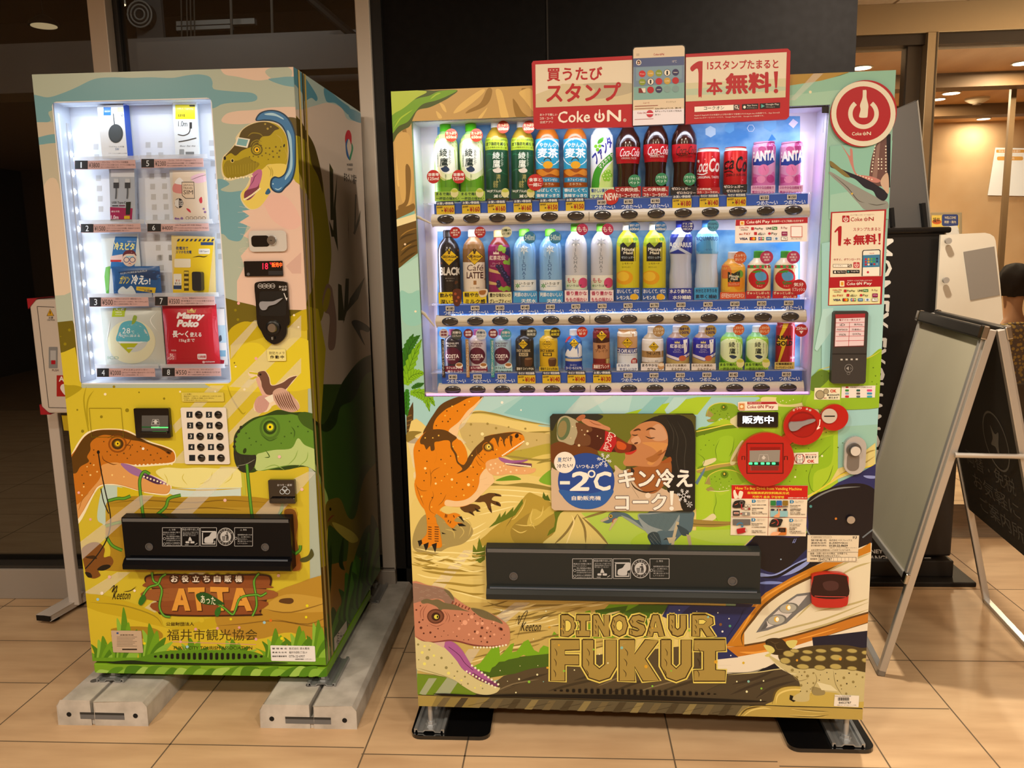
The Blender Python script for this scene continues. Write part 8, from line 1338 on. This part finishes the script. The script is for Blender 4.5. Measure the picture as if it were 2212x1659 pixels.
def d_(a,t):a.rect(1212,355,1370,470,'E8D81A');a.text('USB-A・Lightning',1228,380,1355,396,'F8F4C0',.02);a.text('急速充電',1232,430,1290,452,'2A2A10',.02);a.rect(1325,357,1368,370,'3A3A2A');a.text('ELECOM',1208,320,1262,332,'3A4248',.02);a.text('1.0m',1235,485,1308,528,'2A3238',.0);a.rect(1325,495,1345,545,'2A2E32');a.line('1332 540 1320 580 1280 600 1232 592',7,'2A2E32');a.line('1238 650 1300 640 1380 620',8,'2A2E32');a.text('iPhone・iPad・iPod',1250,678,1370,690,'3A4248',.01);a.rect(1245,710,1282,758,'9AA0A4');a.rect(1295,730,1362,760,'7A8084');a.ring(1285,328,10,3,'9AA4AC')
good('cable_pack','slim white cable pack with yellow top panel in the top right slot','package','5',V1,(1200,305,1392,770),.004,d_,'E6EEF4',0,.02)
def d_(a,t):
    a.rect(700,875,890,930,'D8DCE4');a.poly('690 1170 872 1180 866 1278 684 1268','A02454');a.rect(684,1268,870,1296,'2A2A30');a.text('ELECOM',728,1278,808,1290,'F0F0F4',.03);a.text('1.0m',700,1235,760,1268,'F4E8EC',.02);a.text('通信/充電',702,1198,768,1212,'F4E8EC',.01);a.rect(805,1240,850,1265,'D8B82A');a.text('USB Type-C',708,1125,818,1148,'2A2E36',.02);a.rect(710,1155,758,1165,'4A4A54');a.rect(765,1155,812,1165,'7A3A5A');a.poly('820 1130 858 1128 852 1230 818 1232','1E2A22')
    for x in(742,832):a.rect(x-18,945,x+18,985,'C8CCD0');a.rect(x-22,975,x+22,1020,'3A3E44');a.line([(x,1020),(x,1060),(x-4,1105)],12,'5A6068')
good('cable_blister','grey cable blister pack with two plugs and magenta base in the second left slot','package','2',V1,(686,868,888,1297),.006,d_,'B0B8C4',0,.06)
def d_(a,t):a.poly('1190 880 1465 880 1465 1290 1200 1290','DCCAB4');a.blob('1195 1000 1240 970 1300 1000 1280 1060 1200 1050','D88A84');a.blob('1340 930 1440 900 1460 960 1380 980','E0B8C8');a.lines('1330 960 1400 930 1460 910',4,'6A4A5A',1);a.blob('1210 980 1250 935 1290 990','ECE8E4');a.poly('1266 970 1366 970 1372 1105 1300 1105 1270 1080','2A2428');a.poly('1270 975 1362 975 1368 1100 1302 1100 1274 1077','DCC4A8');a.text('JAPAN',1280,990,1356,1006,'3A2A28',.01);a.text('TRAVEL',1280,1012,1358,1028,'3A2A28',.01);a.text('SIM',1282,1036,1358,1070,'3A2A28',.01);a.ell(1244,1140,36,40,'2A2628');a.poly('1244 1102 1210 1120 1210 1160 1244 1180','E0DCD4');a.text('3GB',1248,1118,1276,1162,'F0ECE4',.01);a.blob('1405 1110 1425 1090 1430 1130 1415 1140','C83A4A');a.blob('1305 1180 1330 1190 1340 1215 1315 1200','C83A4A');a.dots('1440 1185 9 1450 1210 10 1235 1270 14 1265 1262 12 1215 1262 10','8A6A9A');[a.ring(x,1258,12,3,'5A4A44')for x in(1310,1342,1374,1408,1440)]
good('travel_card_pouch','clear pouch of a travel card with blossom print in the second right slot','package','6',V1,(1182,872,1470,1290),.003,d_,'D8D4CC',.006)
VM=(50,540,3.687);Z_=1511.5;y_=lambda y:y-1511.7
def d_(a,t):
    a.view(50,130,3.687);a.poly('735 1405 905 1405 890 1660 700 1660','2E78C0');a.text('冷えピタ',728,1448,890,1512,'F4F0A0',.05,6);a.text('冷却シート',832,1438,896,1452,'F4F8FC',.02);a.poly('705 1560 800 1545 800 1610 700 1600','F0D8D8');a.rect(702,1590,790,1606,'C83A3A');a.ell(852,1585,52,58,'F0D8C8');a.blob('800 1560 820 1520 880 1515 905 1560 880 1545 830 1545','6A2A3A');a.rect(825,1558,885,1572,'A8DCEC');a.ring(830,1590,20,5,'3A4A8A');a.ring(876,1590,20,5,'3A4A8A');a.lines('845 1625 855 1618 868 1626',6,'B02A3A')
    a.poly('620 1850 660 1650 700 1640 680 1860','6AB84A')
good('cooling_sheet_pouch','blue cooling sheet pouch with a face in glasses in the third left slot','package','3',V2,(640,-130,935,345),.004,d_,'DCE8EC',.008,.0,None,.066)
def d_(a,t):a.poly('745 130 1095 150 1050 360 715 350','1E5A9A');a.blob('760 180 900 160 1080 170 1060 240 900 200','123A6A');a.text('冷え',865,195,970,275,'F4F8FC',.04,4,8);a.text('っ!',965,225,1018,275,'F4F8FC',.04);a.text('ガツン',768,205,850,270,'F0E058',.03,0,14);a.text('とにかくすぐ冷えるジェルパック',780,180,990,196,'E8F0F4',.02,-22);a.blob('760 320 800 290 830 310 870 285 900 340 880 355 770 350','D8E4E8');a.poly('910 290 1060 300 1050 345 905 320','E0C02A');a.text('いろんなシーンで',925,300,1010,315,'243A6A',.02,6);a.text('大活躍',965,315,1030,332,'243A6A',.03,4)
good('cold_pack','small dark blue instant cold pack leaning before the cooling sheet pouch','package','3',V2,(715,130,1095,358),.004,d_,'1E5A9A',.008,.0,None,.046)
def d_(a,t):
    a.poly('1230 -90 1520 -90 1475 355 1180 355','E4C42A');a.hold=1;a.off+=2e-5
    for i in range(9):a.poly([(1235+i*34,-88),(1252+i*34,-88),(1240+i*34,-68),(1223+i*34,-68)],'2A3A5A');a.poly([(1185+i*34,345),(1200+i*34,345),(1192+i*34,358),(1176+i*34,358)],'2A3A2A')
    a.hold=0;a.text('乾電池で',1218,-28,1315,0,'24406A',.03);a.text('スマホを充電',1216,4,1342,30,'24406A',.03);a.rect(1415,-62,1515,-38,'2A4A7A');a.rr(1398,-10,1488,32,8,'E8E8E0');a.text('USB Type-C',1404,5,1480,20,'3A4A6A',.02);a.lines('1350 60 1400 50 1440 55 1470 45',8,'2A2A20');a.rr(1205,70,1335,140,10,'E8E0C8');a.rect(1282,165,1320,325,'4A4018');a.hold=1;a.off+=2e-5
    for i in range(4):a.rect(1284,172+i*38,1318,190+i*38,'D8C04A')
    a.hold=0;a.rr(1198,190,1262,315,6,'E8E8E0');a.text('すぐ',1214,235,1250,255,'C0402A',.03);a.text('使える!',1208,258,1256,275,'2A3A5A',.02);a.rect(1198,282,1262,312,'24406A')
    MB().prism([(x,-.0245,z)for x,z in rrect(.004,.032,.01,.066,.006)],(0,.02,0),mat('22262A',.25,cool=1)).build('battery_case',t,.002)
good('charger_blister','yellow blister pack with a black battery charger in the third right slot','package','7',V2,(1180,-100,1520,358),.003,d_,'DCC88A',0,.05)
def d_(a,t):
    a.poly('712 465 815 462 815 530 712 532','A8C01E');a.text('ICE',725,455,805,482,'F4F8E0',.03);a.text('NECK',740,490,790,500,'F4F8E0',.02);a.text('COOLER',740,508,795,518,'F4F8E0',.02)
    a.ell(870,730,190,175,'E0E0C0',n=36);a.ell(890,700,118,110,'C8D0D0',n=30);a.blob('770 650 800 580 880 560 960 585 1005 650 1000 730 770 730','5AB0C4');a.poly('770 735 935 735 855 820','B0B81E');a.poly('770 725 1000 728 935 740 780 740','E4ECEC');a.blob('880 560 890 520 915 530 905 575 880 590','8AA83A');a.text('28',805,620,868,662,'F4FAFC',.0);a.text('℃',878,640,900,662,'F4FAFC',0);a.text('自然に固まる',790,670,945,690,'F4FAFC',.01);a.text('ICO',672,845,770,870,'9ABCAC',.02);a.lines('1060 500 1020 560 1070 640;1000 470 960 500;700 560 690 640 670 720;1040 860 1060 900;640 900 700 890',6,'F4F8F8',1)
good('neck_ring_pouch','clear pouch with a pale ring neck cooler in the bottom left slot','package','4',V2,(640,460,1120,925),.006,d_,'C8D0CC',.016)
def d_(a,t):
    a.poly('1165 430 1560 440 1555 925 1125 925','B8142A');a.poly('1310 470 1325 485 1345 462 1365 485 1380 470 1375 500 1315 500','D8B85A');a.text('No.1',1322,484,1370,498,'8A1020',.02);a.text('Mamy',1225,495,1440,560,'F4F0F0',.07,4,14);a.text('Poko',1232,552,1405,612,'F4F0F0',.07,2,14);a.text('長〜く',1198,640,1330,695,'F4F0F0',.04);a.text('使える',1342,652,1432,690,'F4F0F0',.03);a.text('15kgまで',1255,702,1380,735,'F4F0F0',.02);a.rect(1150,820,1225,875,'C84A5A');a.text('5L',1170,825,1210,850,'F4E8E8',.02);a.text('パンツ',1148,852,1205,875,'F4F0F0',.03);a.rr(1395,825,1465,870,10,'E8D8D8');a.text('12時間',1402,838,1460,860,'B8142A',.03);a.text('大きめ',1185,790,1228,806,'F4E0E0',.02);a.text('unicharm',1440,882,1525,896,'F4E8E8',.02);a.ell(1440,892,10,10,'F0C8C8');a.lines('1170 640 1160 720 1150 790;1540 500 1530 600 1545 680;1500 780 1530 830;1180 470 1240 480',5,'D84A5A',1)
good('diaper_bag','bright red diaper bag with white lettering in the bottom right slot','package','8',V2,(1128,432,1555,928),.008,d_,'B8142A',.018,0,None,.0515)
def d_(a,t):a.rect(1540,600,1612,740,'B8D8EC');a.rect(1540,740,1612,800,'EFF2F4');a.rect(1540,800,1610,850,'8AC0E0');a.blob('1560 690 1575 680 1580 720 1560 730','4A5A6A');a.poly('1545 870 1600 880 1590 925 1540 920','C0203A')
good('wet_wipe_pack','white and blue soft pack tucked behind the red diaper bag','package','8',V2,(1440,470,1618,920),.006,d_,'EEF0F2',.004,0,None,.076)
# ================================================================ emergency cabinet on a stand, left
yb_=2.9
t=thing('emergency_cabinet','white emergency cabinet with red corners on a pole stand behind the yellow machine','cabinet',Matrix.Translation((*fl(165,1318),0)))
ti=t.matrix_world.inverted()
def wo(o):o.parent=t;o.matrix_parent_inverse=ti;return o
c0,c1=at('W',62,647,yb_),at('W',91,893,yb_);bu0,bu1,bz0,bz1=(c0[0]+c1[0])/2,(c0[0]+c1[0])/2+.36,c1[1],c0[1];wh=mat('D2C2AE',.4)
box_=wo(MB().box(bu0,bu1,yb_,yb_+.13,bz0,bz1,wh).build('box',None,.006))
for x,z,sx_,sz_ in((bu0,bz1,1,-1),(bu0,bz0,1,1),(bu1,bz1,-1,-1),(bu1,bz0,-1,1)):wo(MB().prism([(x-.004*sx_,yb_-.004,z-.004*sz_),(x+.034*sx_,yb_-.004,z-.004*sz_),(x-.004*sx_,yb_-.004,z+.034*sz_)],(0,.138,0),mat('A82028',.4)).build('corner_guard',None))
a=Art(lambda x,y:at('W',x,y,yb_),flat(yb_),off=.0008,r=.4);a.view(50,540,3.687)
for q in('112 450 250 455','112 450 205 1255','205 1255 345 1258'):a.line(q,5,'5A5048',0)
a.poly('215 470 246 524 190 524','D8A020');a.poly('212 488 220 488 218 512 214 512','1A1610');a.line('190 524 215 470 246 524 190 524',3,'2A2418',0);a.text('注意',202,530,240,548,'2A2420',.01);a.text('CAUTION',192,551,252,564,'2A2420',.01)
a.rr(205,772,275,942,6,'8A8884');a.rect(218,800,262,880,'B8B4AE');a.rect(225,878,258,910,'B01824');a.text('PUSH',232,950,282,966,'5A2A28',.01);a.rect(268,998,420,1166,'B02420');a.text('AED',285,1005,400,1048,'F0E4D4',.04);a.blob('345 1160 300 1110 305 1075 330 1068 345 1085 365 1068 390 1078 388 1115','F0E4D4');wo(a.build('door_print',None))
px_,py_=fl(165,1318)
wo(MB().box(px_-.022,px_+.022,py_-.012,py_+.012,.025,bz0+.1,wh).build('pole',None,.004))
f0,f1=fl(96,1350),fl(185,1298);d=Vector((f1[0]-f0[0],f1[1]-f0[1])).normalized();n=Vector((-d.y,d.x))*.03
P4=[(f0[0]-n.x,f0[1]-n.y),(f1[0]-n.x,f1[1]-n.y),(f1[0]+n.x,f1[1]+n.y),(f0[0]+n.x,f0[1]+n.y)]
wo(MB().prism([(x,y,.018)for x,y in P4],(0,0,.022),wh).build('foot_bar',None,.003))
b=MB();e=Vector(f0);b.prism([(x-d.x*.004,y-d.y*.004,.0185)for x,y in((P4[0]),(P4[0][0]+d.x*.012,P4[0][1]+d.y*.012),(P4[3][0]+d.x*.012,P4[3][1]+d.y*.012),P4[3])],(0,0,.021),BLK);wo(b.build('end_cap',None));b=MB();b.lathe([(.02,0),(.02,.018)],BLK,16,(f0[0]+d.x*.05,f0[1]+d.y*.05,0));wo(b.build('rubber_foot',None));b=MB();b.lathe([(.02,0),(.02,.018)],BLK,16,(f1[0]-d.x*.03,f1[1]-d.y*.03,0));wo(b.build('rubber_foot',None))
yq=[at('W',x,y,yb_+.03)for x,y in((133,897),(205,899),(210,932),(138,930))];yo=wo(MB().prism([(u,yb_+.03,z)for u,z in yq],(0,.003,0),mat('C8A81E',.5)).build('yellow_tag',None));a=Art(lambda x,y:at('W',x,y,yb_+.03),flat(yb_+.03),off=.0008);a.line('139 904 200 905',1.5,'2A2410',0);a.line('139 904 143 925',1.5,'2A2410',0);a.text('AED',142,907,180,922,'1A1610',.02);wo(a.build('tag_print',None)).parent=t
# ================================================================ black money exchange kiosk
yk=3.4;xr_=at('W',2030,700,yk)[0];zt_=at('W',1960,494,yk)[1];x1k=x1+.06
K=thing('money_exchange_kiosk','black money exchange kiosk with white vertical lettering behind the drink machine','kiosk',Matrix.Translation(((x1k+xr_)/2,yk+.25,0)));ki=K.matrix_world.inverted()
def ko(o):o.parent=K;o.matrix_parent_inverse=ki;return o
kb=mat('1C1815',.4)
ko(MB().box(x1k,xr_,yk,yk+.5,.09,zt_,kb).build('body',None,.008))
ko(MB().box(x1k,xr_+.02,yk-.012,yk+.52,zt_-.02,zt_+.004,mat('120F0D',.3)).build('top_cover',None,.008))
xs=at('W',2054,1200,yk)[0];ko(MB().box(xr_-.05,xs,yk-.005,yk+.45,.1,.9,mat('2A2420',.3)).build('side_column',None,.01))
fx=at('W',2112,1270,yk-.1)[0];ko(MB().box(x1k,fx,yk-.09,yk+.5,0,.02,mat('1E1A16',.5)).box(x1k,xs,yk-.03,yk+.5,.02,.09,mat('241F1A',.5)).build('base_plate',None,.004))
a=Art(lambda x,y:at('W',x,y,yk),flat(yk),off=.001,r=.5);a.view(1780,480,2.963);wt='DCD0BC'
a.text('MONEY',0,0,1,1,wt,.02,q=[(447,105),(410,680),(270,680),(310,105)]);a.text('EXCHANGE',0,0,1,1,wt,.02,q=[(405,740),(350,1520),(210,1520),(265,740)]);ko(a.build('side_lettering',None));a=Art(lambda x,y:at('W',x,y,yk),flat(yk),off=.001,r=.5)
a.view(1780,1000,2.5185);a.text('MONEY',195,470,320,492,wt,.03);a.text('CHANGE',195,503,352,532,wt,.04);a.rect(190,536,322,540,wt);ko(a.build('base_lettering',None));a=Art(lambda x,y:at('W',x,y,yk),flat(yk),off=.001,r=.5);a.view(1780,1000,2.5185);a.rect(545,514,580,563,'CFC4B0');a.rect(549,518,576,526,'6A6258');a.rect(549,532,576,556,'9A9284');ko(a.build('info_label',None))
yp=yk-.06
def wpoly(name,pts,V,y,t_,m,bevel=0,sm=0):
    P_=xy(pts);P_=smooth(P_,sm)if sm else P_
    q=[at('W',*P(*V,px,py),y)for px,py in P_];return MB().prism([(u,y,z)for u,z in q],(0,t_,0),m).build(name,None,bevel)
S1,S2,S3=(1780,0,2.963),(1780,480,2.963),(1780,1000,2.5185)
ac=noisy('white_acrylic','D8C6A8','E2D2B6',2,.25);prt=wpoly('side_partition','748 80 1030 68 1062 74 1088 92 1098 118 1128 400 1146 618 1130 642 1100 700 712 690',S2,yp,.012,ac,.002);ko(prt)
ko(wpoly('grey_sheet','893 190 1090 155 1126 465 937 500',S2,yp-.003,.002,mat('8E8272',.6)))
for x,y in((778,120),(763,370)):u,z=at('W',*P(*S2,x,y),yp);ko(MB().lathe([(.011,0),(.012,.002),(.012,.014)],mat('B8AC9A',.3,.3),20,(u,yp-.014,z),'y').build('partition_bolt',None))
ko(wpoly('white_roll','780 1455 850 1450 860 1470 860 1495 785 1495',S1,yk+.06,.08,mat('DCCDB4',.5),.006));
B2=thing('tilted_board','dark grey board standing tilted on top of the black kiosk','board',Matrix.Translation(((x1k+xr_)/2,yk+.2,zt_+.004)));bi=B2.matrix_world.inverted()
o=wpoly('board','380 735 600 640 686 1462 395 1462',S1,yk+.2,.025,mat('57514A',.45),.002);o.parent=B2;o.matrix_parent_inverse=bi
o=wpoly('board_edge','596 645 603 640 690 1462 682 1462',S1,yk+.192,.034,mat('8E8474',.4));o.parent=B2;o.matrix_parent_inverse=bi
for q in('430 1332 446 1330 456 1450 440 1452','628 1302 648 1300 664 1452 646 1456'):o=wpoly('bracket',q,S1,yk+.17,.028,BLK,.002);o.parent=B2;o.matrix_parent_inverse=bi
# ================================================================ A-frame sign
A0=Vector((1.023,2.581,0));dr=Vector((.11,.994,0)).normalized();pp=Vector((dr.y,-dr.x,0));LL,SS=.652,.552
rn=A0+pp*SS/2;ZR=at('W',2160,712,rn.y)[1]
AF=thing('a_frame_sign','silver framed folding sign with blank grey face and blackboard back beside the drink machine','sign',Matrix.Translation(A0+pp*SS/2+dr*LL/2));ai=AF.matrix_world.inverted()
def ao(o):o.parent=AF;o.matrix_parent_inverse=ai;return o
alu=mat('C4B8A6',.3,.5)
def side(s):
    base=A0 if s<0 else A0+pp*SS;top=A0+pp*(SS/2+s*.012)+Vector((0,0,ZR))
    up=(top-base);Lh=up.length;up=up/Lh;nr=up.cross(dr)*(1 if s>0 else-1);nr=nr if nr.x*s>0 else-nr
    def bar(a0,a1,h0,h1,t0,t1,m,nm=None,bev=.002,bb=None):
        c=lambda a_,h_,t_:base+dr*a_+up*h_+nr*t_
        vs=[c(a_,h_,t_)for a_ in(a0,a1)for h_ in(h0,h1)for t_ in(t0,t1)]
        b=bb or MB();b.add(vs,[(0,1,3,2),(4,6,7,5),(0,4,5,1),(2,3,7,6),(0,2,6,4),(1,5,7,3)],m);return b
    b=bar(0,.022,0,Lh,-.012,.012,alu);bar(LL-.022,LL,0,Lh,-.012,.012,alu,bb=b);bar(0,LL,0,.022,-.012,.012,alu,bb=b);o=ao(b.build('outer_frame',None,.003))
    pb=.285*Lh if s<0 else .33*Lh;b=bar(.012,.034,pb,Lh,.008,.02,alu);bar(LL-.034,LL-.012,pb,Lh,.008,.02,alu,bb=b);bar(.02,LL-.02,pb,pb+.022,.008,.02,alu,bb=b);ao(b.build('snap_frame',None,.003))
    b=bar(.0,LL,Lh-.035,Lh+.005,.004,.026,mat('4A443C',.3,.6));ao(b.build('top_rail',None,.006))
    face=noisy('grey_sign_face','C4B492','CEBE9C',2,.45)if s<0 else mat('3A362F',.6)
    pn=ao(bar(.03,LL-.03,pb+.01,Lh-.02,-.006,.012,face).build('sign_face' if s<0 else 'blackboard',None))
    for a_ in(.012,LL-.012):
        p=base+dr*a_+up*pb+nr*.016;b=MB();bar(a_-.016,a_+.016,pb-.006,pb+.03,.009,.024,mat('B8AE9E',.15,1),bb=b);ao(b.build('corner_cap',None,.004))
        b=MB();bar(a_-.016,a_+.016,Lh-.035,Lh+.007,.009,.028,mat('B8AE9E',.15,1),bb=b);ao(b.build('corner_cap',None,.004))
    if s>0:
        g=Art(lambda x,y:(x,y),lambda u,w,o_:tuple(base+dr*(LL-u)+up*w-nr*(.006+o_)),off=.001,r=.9);ch='7A756A'
        w0=Lh*.66;g.ring(LL-.2,w0,.1,.007,ch);g.blob([(LL-.2+.05*math.cos(i*.7)*(1 if i%2 else .45),w0+.06*math.sin(i*.7)*(1 if i%2 else .45))for i in range(9)],'7A7466')
        for i,(t_,wy)in enumerate((('両替・免税',.52),('お気軽に',.45),('ご案内所',.38))):g.text(t_,0,0,1,1,'6E695F',.0,q=[(.12+.03*i,Lh*wy+.06),(.55,Lh*wy+.06),(.55,Lh*wy),(.12+.03*i,Lh*wy)])
        ao(g.build('chalk_marks',None))
    return base,up,Lh,nr
s1,s2=side(-1),side(1)
pz=at('W',2087,977,A0.y)[1]
def on(sd,z,a_):base,up,Lh,nr=sd;return base+dr*a_+up*(z/up.z)
ao(MB().tube([on(s1,pz,.0)-dr*.016,on(s2,pz,.0)-dr*.016],.008,alu,8).build('stay_bar',None))
# ================================================================ seated person in the shop
yp_=5.3;hx,hz_=at('W',2196,612,yp_)
PZ=Matrix.Translation((hx,yp_,0));PE=thing('person','person with short black hair in a dark floral shirt seated in the shop','person',PZ)
def skin(name,nodes,m,parent,sub=2):
    V_=[n[0]for n in nodes];E_=[(i,n[2])for i,n in enumerate(nodes)if n[2]is not None]
    me=bpy.data.meshes.new(name);me.from_pydata(V_,E_,[]);o=bpy.data.objects.new(name,me);S.collection.objects.link(o);o.parent=parent
    sk=o.modifiers.new('skin','SKIN');sv=me.skin_vertices or me.attributes
    for i,n in enumerate(nodes):r_=n[1]if isinstance(n[1],tuple)else(n[1],n[1]);me.skin_vertices[0].data[i].radius=r_
    me.skin_vertices[0].data[0].use_root=True
    o.modifiers.new('sub','SUBSURF').levels=sub;o.modifiers['sub'].render_levels=sub;me.materials.append(m);sk.use_smooth_shade=True;return o
H0=hz_-.02
sh=H0-.245;hp=H0-.72
def body_nodes(g=0):
    return[((0,.02,hp),(.15+g,.11+g),None),((0,.03,hp+.18),(.14+g,.1+g),0),((0,.02,sh-.1),(.16+g,.1+g),1),((0,.01,sh),(.1+g,.07+g),2),((0,.02,sh+.07),.052,3),((.005,.035,H0-.09),.055,4),((.01,.04,H0),(.078,.095),5),((.01,.035,H0+.075),(.062,.08),6),
            ((-.19,.02,sh-.03),.055,2),((-.235,.06,sh-.3),.042,8),((-.14,.28,sh-.37),.034,9),((-.1,.36,sh-.36),.028,10),((.19,.02,sh-.03),.055,2),((.235,.06,sh-.3),.042,12),((.14,.28,sh-.37),.034,13),((.1,.36,sh-.36),.028,14),
            ((-.1,.14,hp-.02),.085,0),((-.12,.46,hp),.06,16),((-.12,.46,hp-.42),.042,17),((-.12,.58,hp-.45),.035,18),((.1,.14,hp-.02),.085,0),((.12,.46,hp),.06,20),((.12,.46,hp-.42),.042,21),((.12,.58,hp-.45),.035,22)]
try:
    skin_m=mat('C08A60',.5);skin('body',body_nodes(),skin_m,PE)
    fl_m=bpy.data.materials.new('floral_cloth');fl_m.use_nodes=True;nt=fl_m.node_tree;bs=nt.nodes['Principled BSDF'];vo=nt.nodes.new('ShaderNodeTexVoronoi');vo.inputs['Scale'].default_value=42;cr=nt.nodes.new('ShaderNodeValToRGB');tc=nt.nodes.new('ShaderNodeTexCoord')
    for p_,c_ in((0,'D8B05A'),(.16,'C8B8A0'),(.34,'7A6658'),(.42,'241E22')):
        el=cr.color_ramp.elements[0]if p_==0 else(cr.color_ramp.elements[1]if p_==.42 else cr.color_ramp.elements.new(p_));el.position=p_;el.color=(*comp(c_),1)
    cr.color_ramp.interpolation='CONSTANT';nt.links.new(tc.outputs['Object'],vo.inputs[0]);nt.links.new(vo.outputs['Distance'],cr.inputs[0]);nt.links.new(cr.outputs[0],bs.inputs['Base Color']);bs.inputs['Roughness'].default_value=.8
    N_=body_nodes(.014);skin('shirt',[N_[0],N_[1],N_[2],N_[3],((0,.02,sh+.035),.062,3),((-.19,.02,sh-.03),.07,2),((-.232,.055,sh-.24),.06,5),((.19,.02,sh-.03),.07,2),((.232,.055,sh-.24),.06,7)],fl_m,PE)
    hm=mat('0E0B0A',.85,sp=.1);vs=[];fs=[];n=30;m_=14
    for j in range(m_+1):
        th=math.pi*.72*j/m_
        for i in range(n):
            ph=2*math.pi*i/n;w_=1+.05*math.sin(5*ph+3*th)+random.uniform(-.035,.035);cut=1 if math.sin(ph)<.35 else max(.55,1-.6*(math.sin(ph)-.35));t2=th*cut
            vs.append((.01+.1*w_*math.sin(t2)*math.cos(ph),.035+.115*w_*math.sin(t2)*math.sin(ph),H0+.02+.125*(1+(w_-1)*math.sin(th))*math.cos(t2)))
    fs=[(j*n+i,j*n+(i+1)%n,(j+1)*n+(i+1)%n,(j+1)*n+i)for j in range(m_)for i in range(n)]
    MB().add(vs,fs,hm,1).build('hair',PE)
    for s_ in(-1,1):MB().lathe([(.004,-.03),(.014,-.022),(.017,0),(.013,.022),(.004,.03)],skin_m,10,(.01+s_*.102,.04,H0-.015)).build('ear',PE)
    b=MB();b.lathe([(.002,-.012),(.011,-.006),(.011,.006),(.002,.012)],mat('F0EAE0',.3),10,(-.025,.128,H0+.01));b.lathe([(.002,-.012),(.011,-.006),(.011,.006),(.002,.012)],mat('F0EAE0',.3),10,(.045,.128,H0+.01));b.build('eyes',PE)
    tr_m=mat('2A2A30',.7);T_=body_nodes(.012);skin('trousers',[T_[0],((-.1,.14,hp-.02),.095,0),((-.12,.46,hp),.072,1),((-.12,.46,hp-.34),.055,2),((.1,.14,hp-.02),.095,0),((.12,.46,hp),.072,4),((.12,.46,hp-.34),.055,5)],tr_m,PE)
except Exception as ex:print('person failed',ex)
sz=hp-.16
CHR=thing('chair','dark seat under the person in the floral shirt','chair',PZ)
MB().box(-.22,.22,-.12,.34,sz-.05,sz,mat('3A2E24',.6)).build('seat',CHR,.01);MB().box(-.2,.2,-.2,-.16,sz+.02,sz+.3,mat('3A2E24',.6)).build('backrest',CHR,.01)
for x,y in((-.19,-.18),(.19,-.18),(-.19,.3),(.19,.3)):MB().box(x-.015,x+.015,y-.015,y+.015,0,sz-.05 if y>0 else sz+.1,mat('2A221A',.5)).build('leg',CHR)
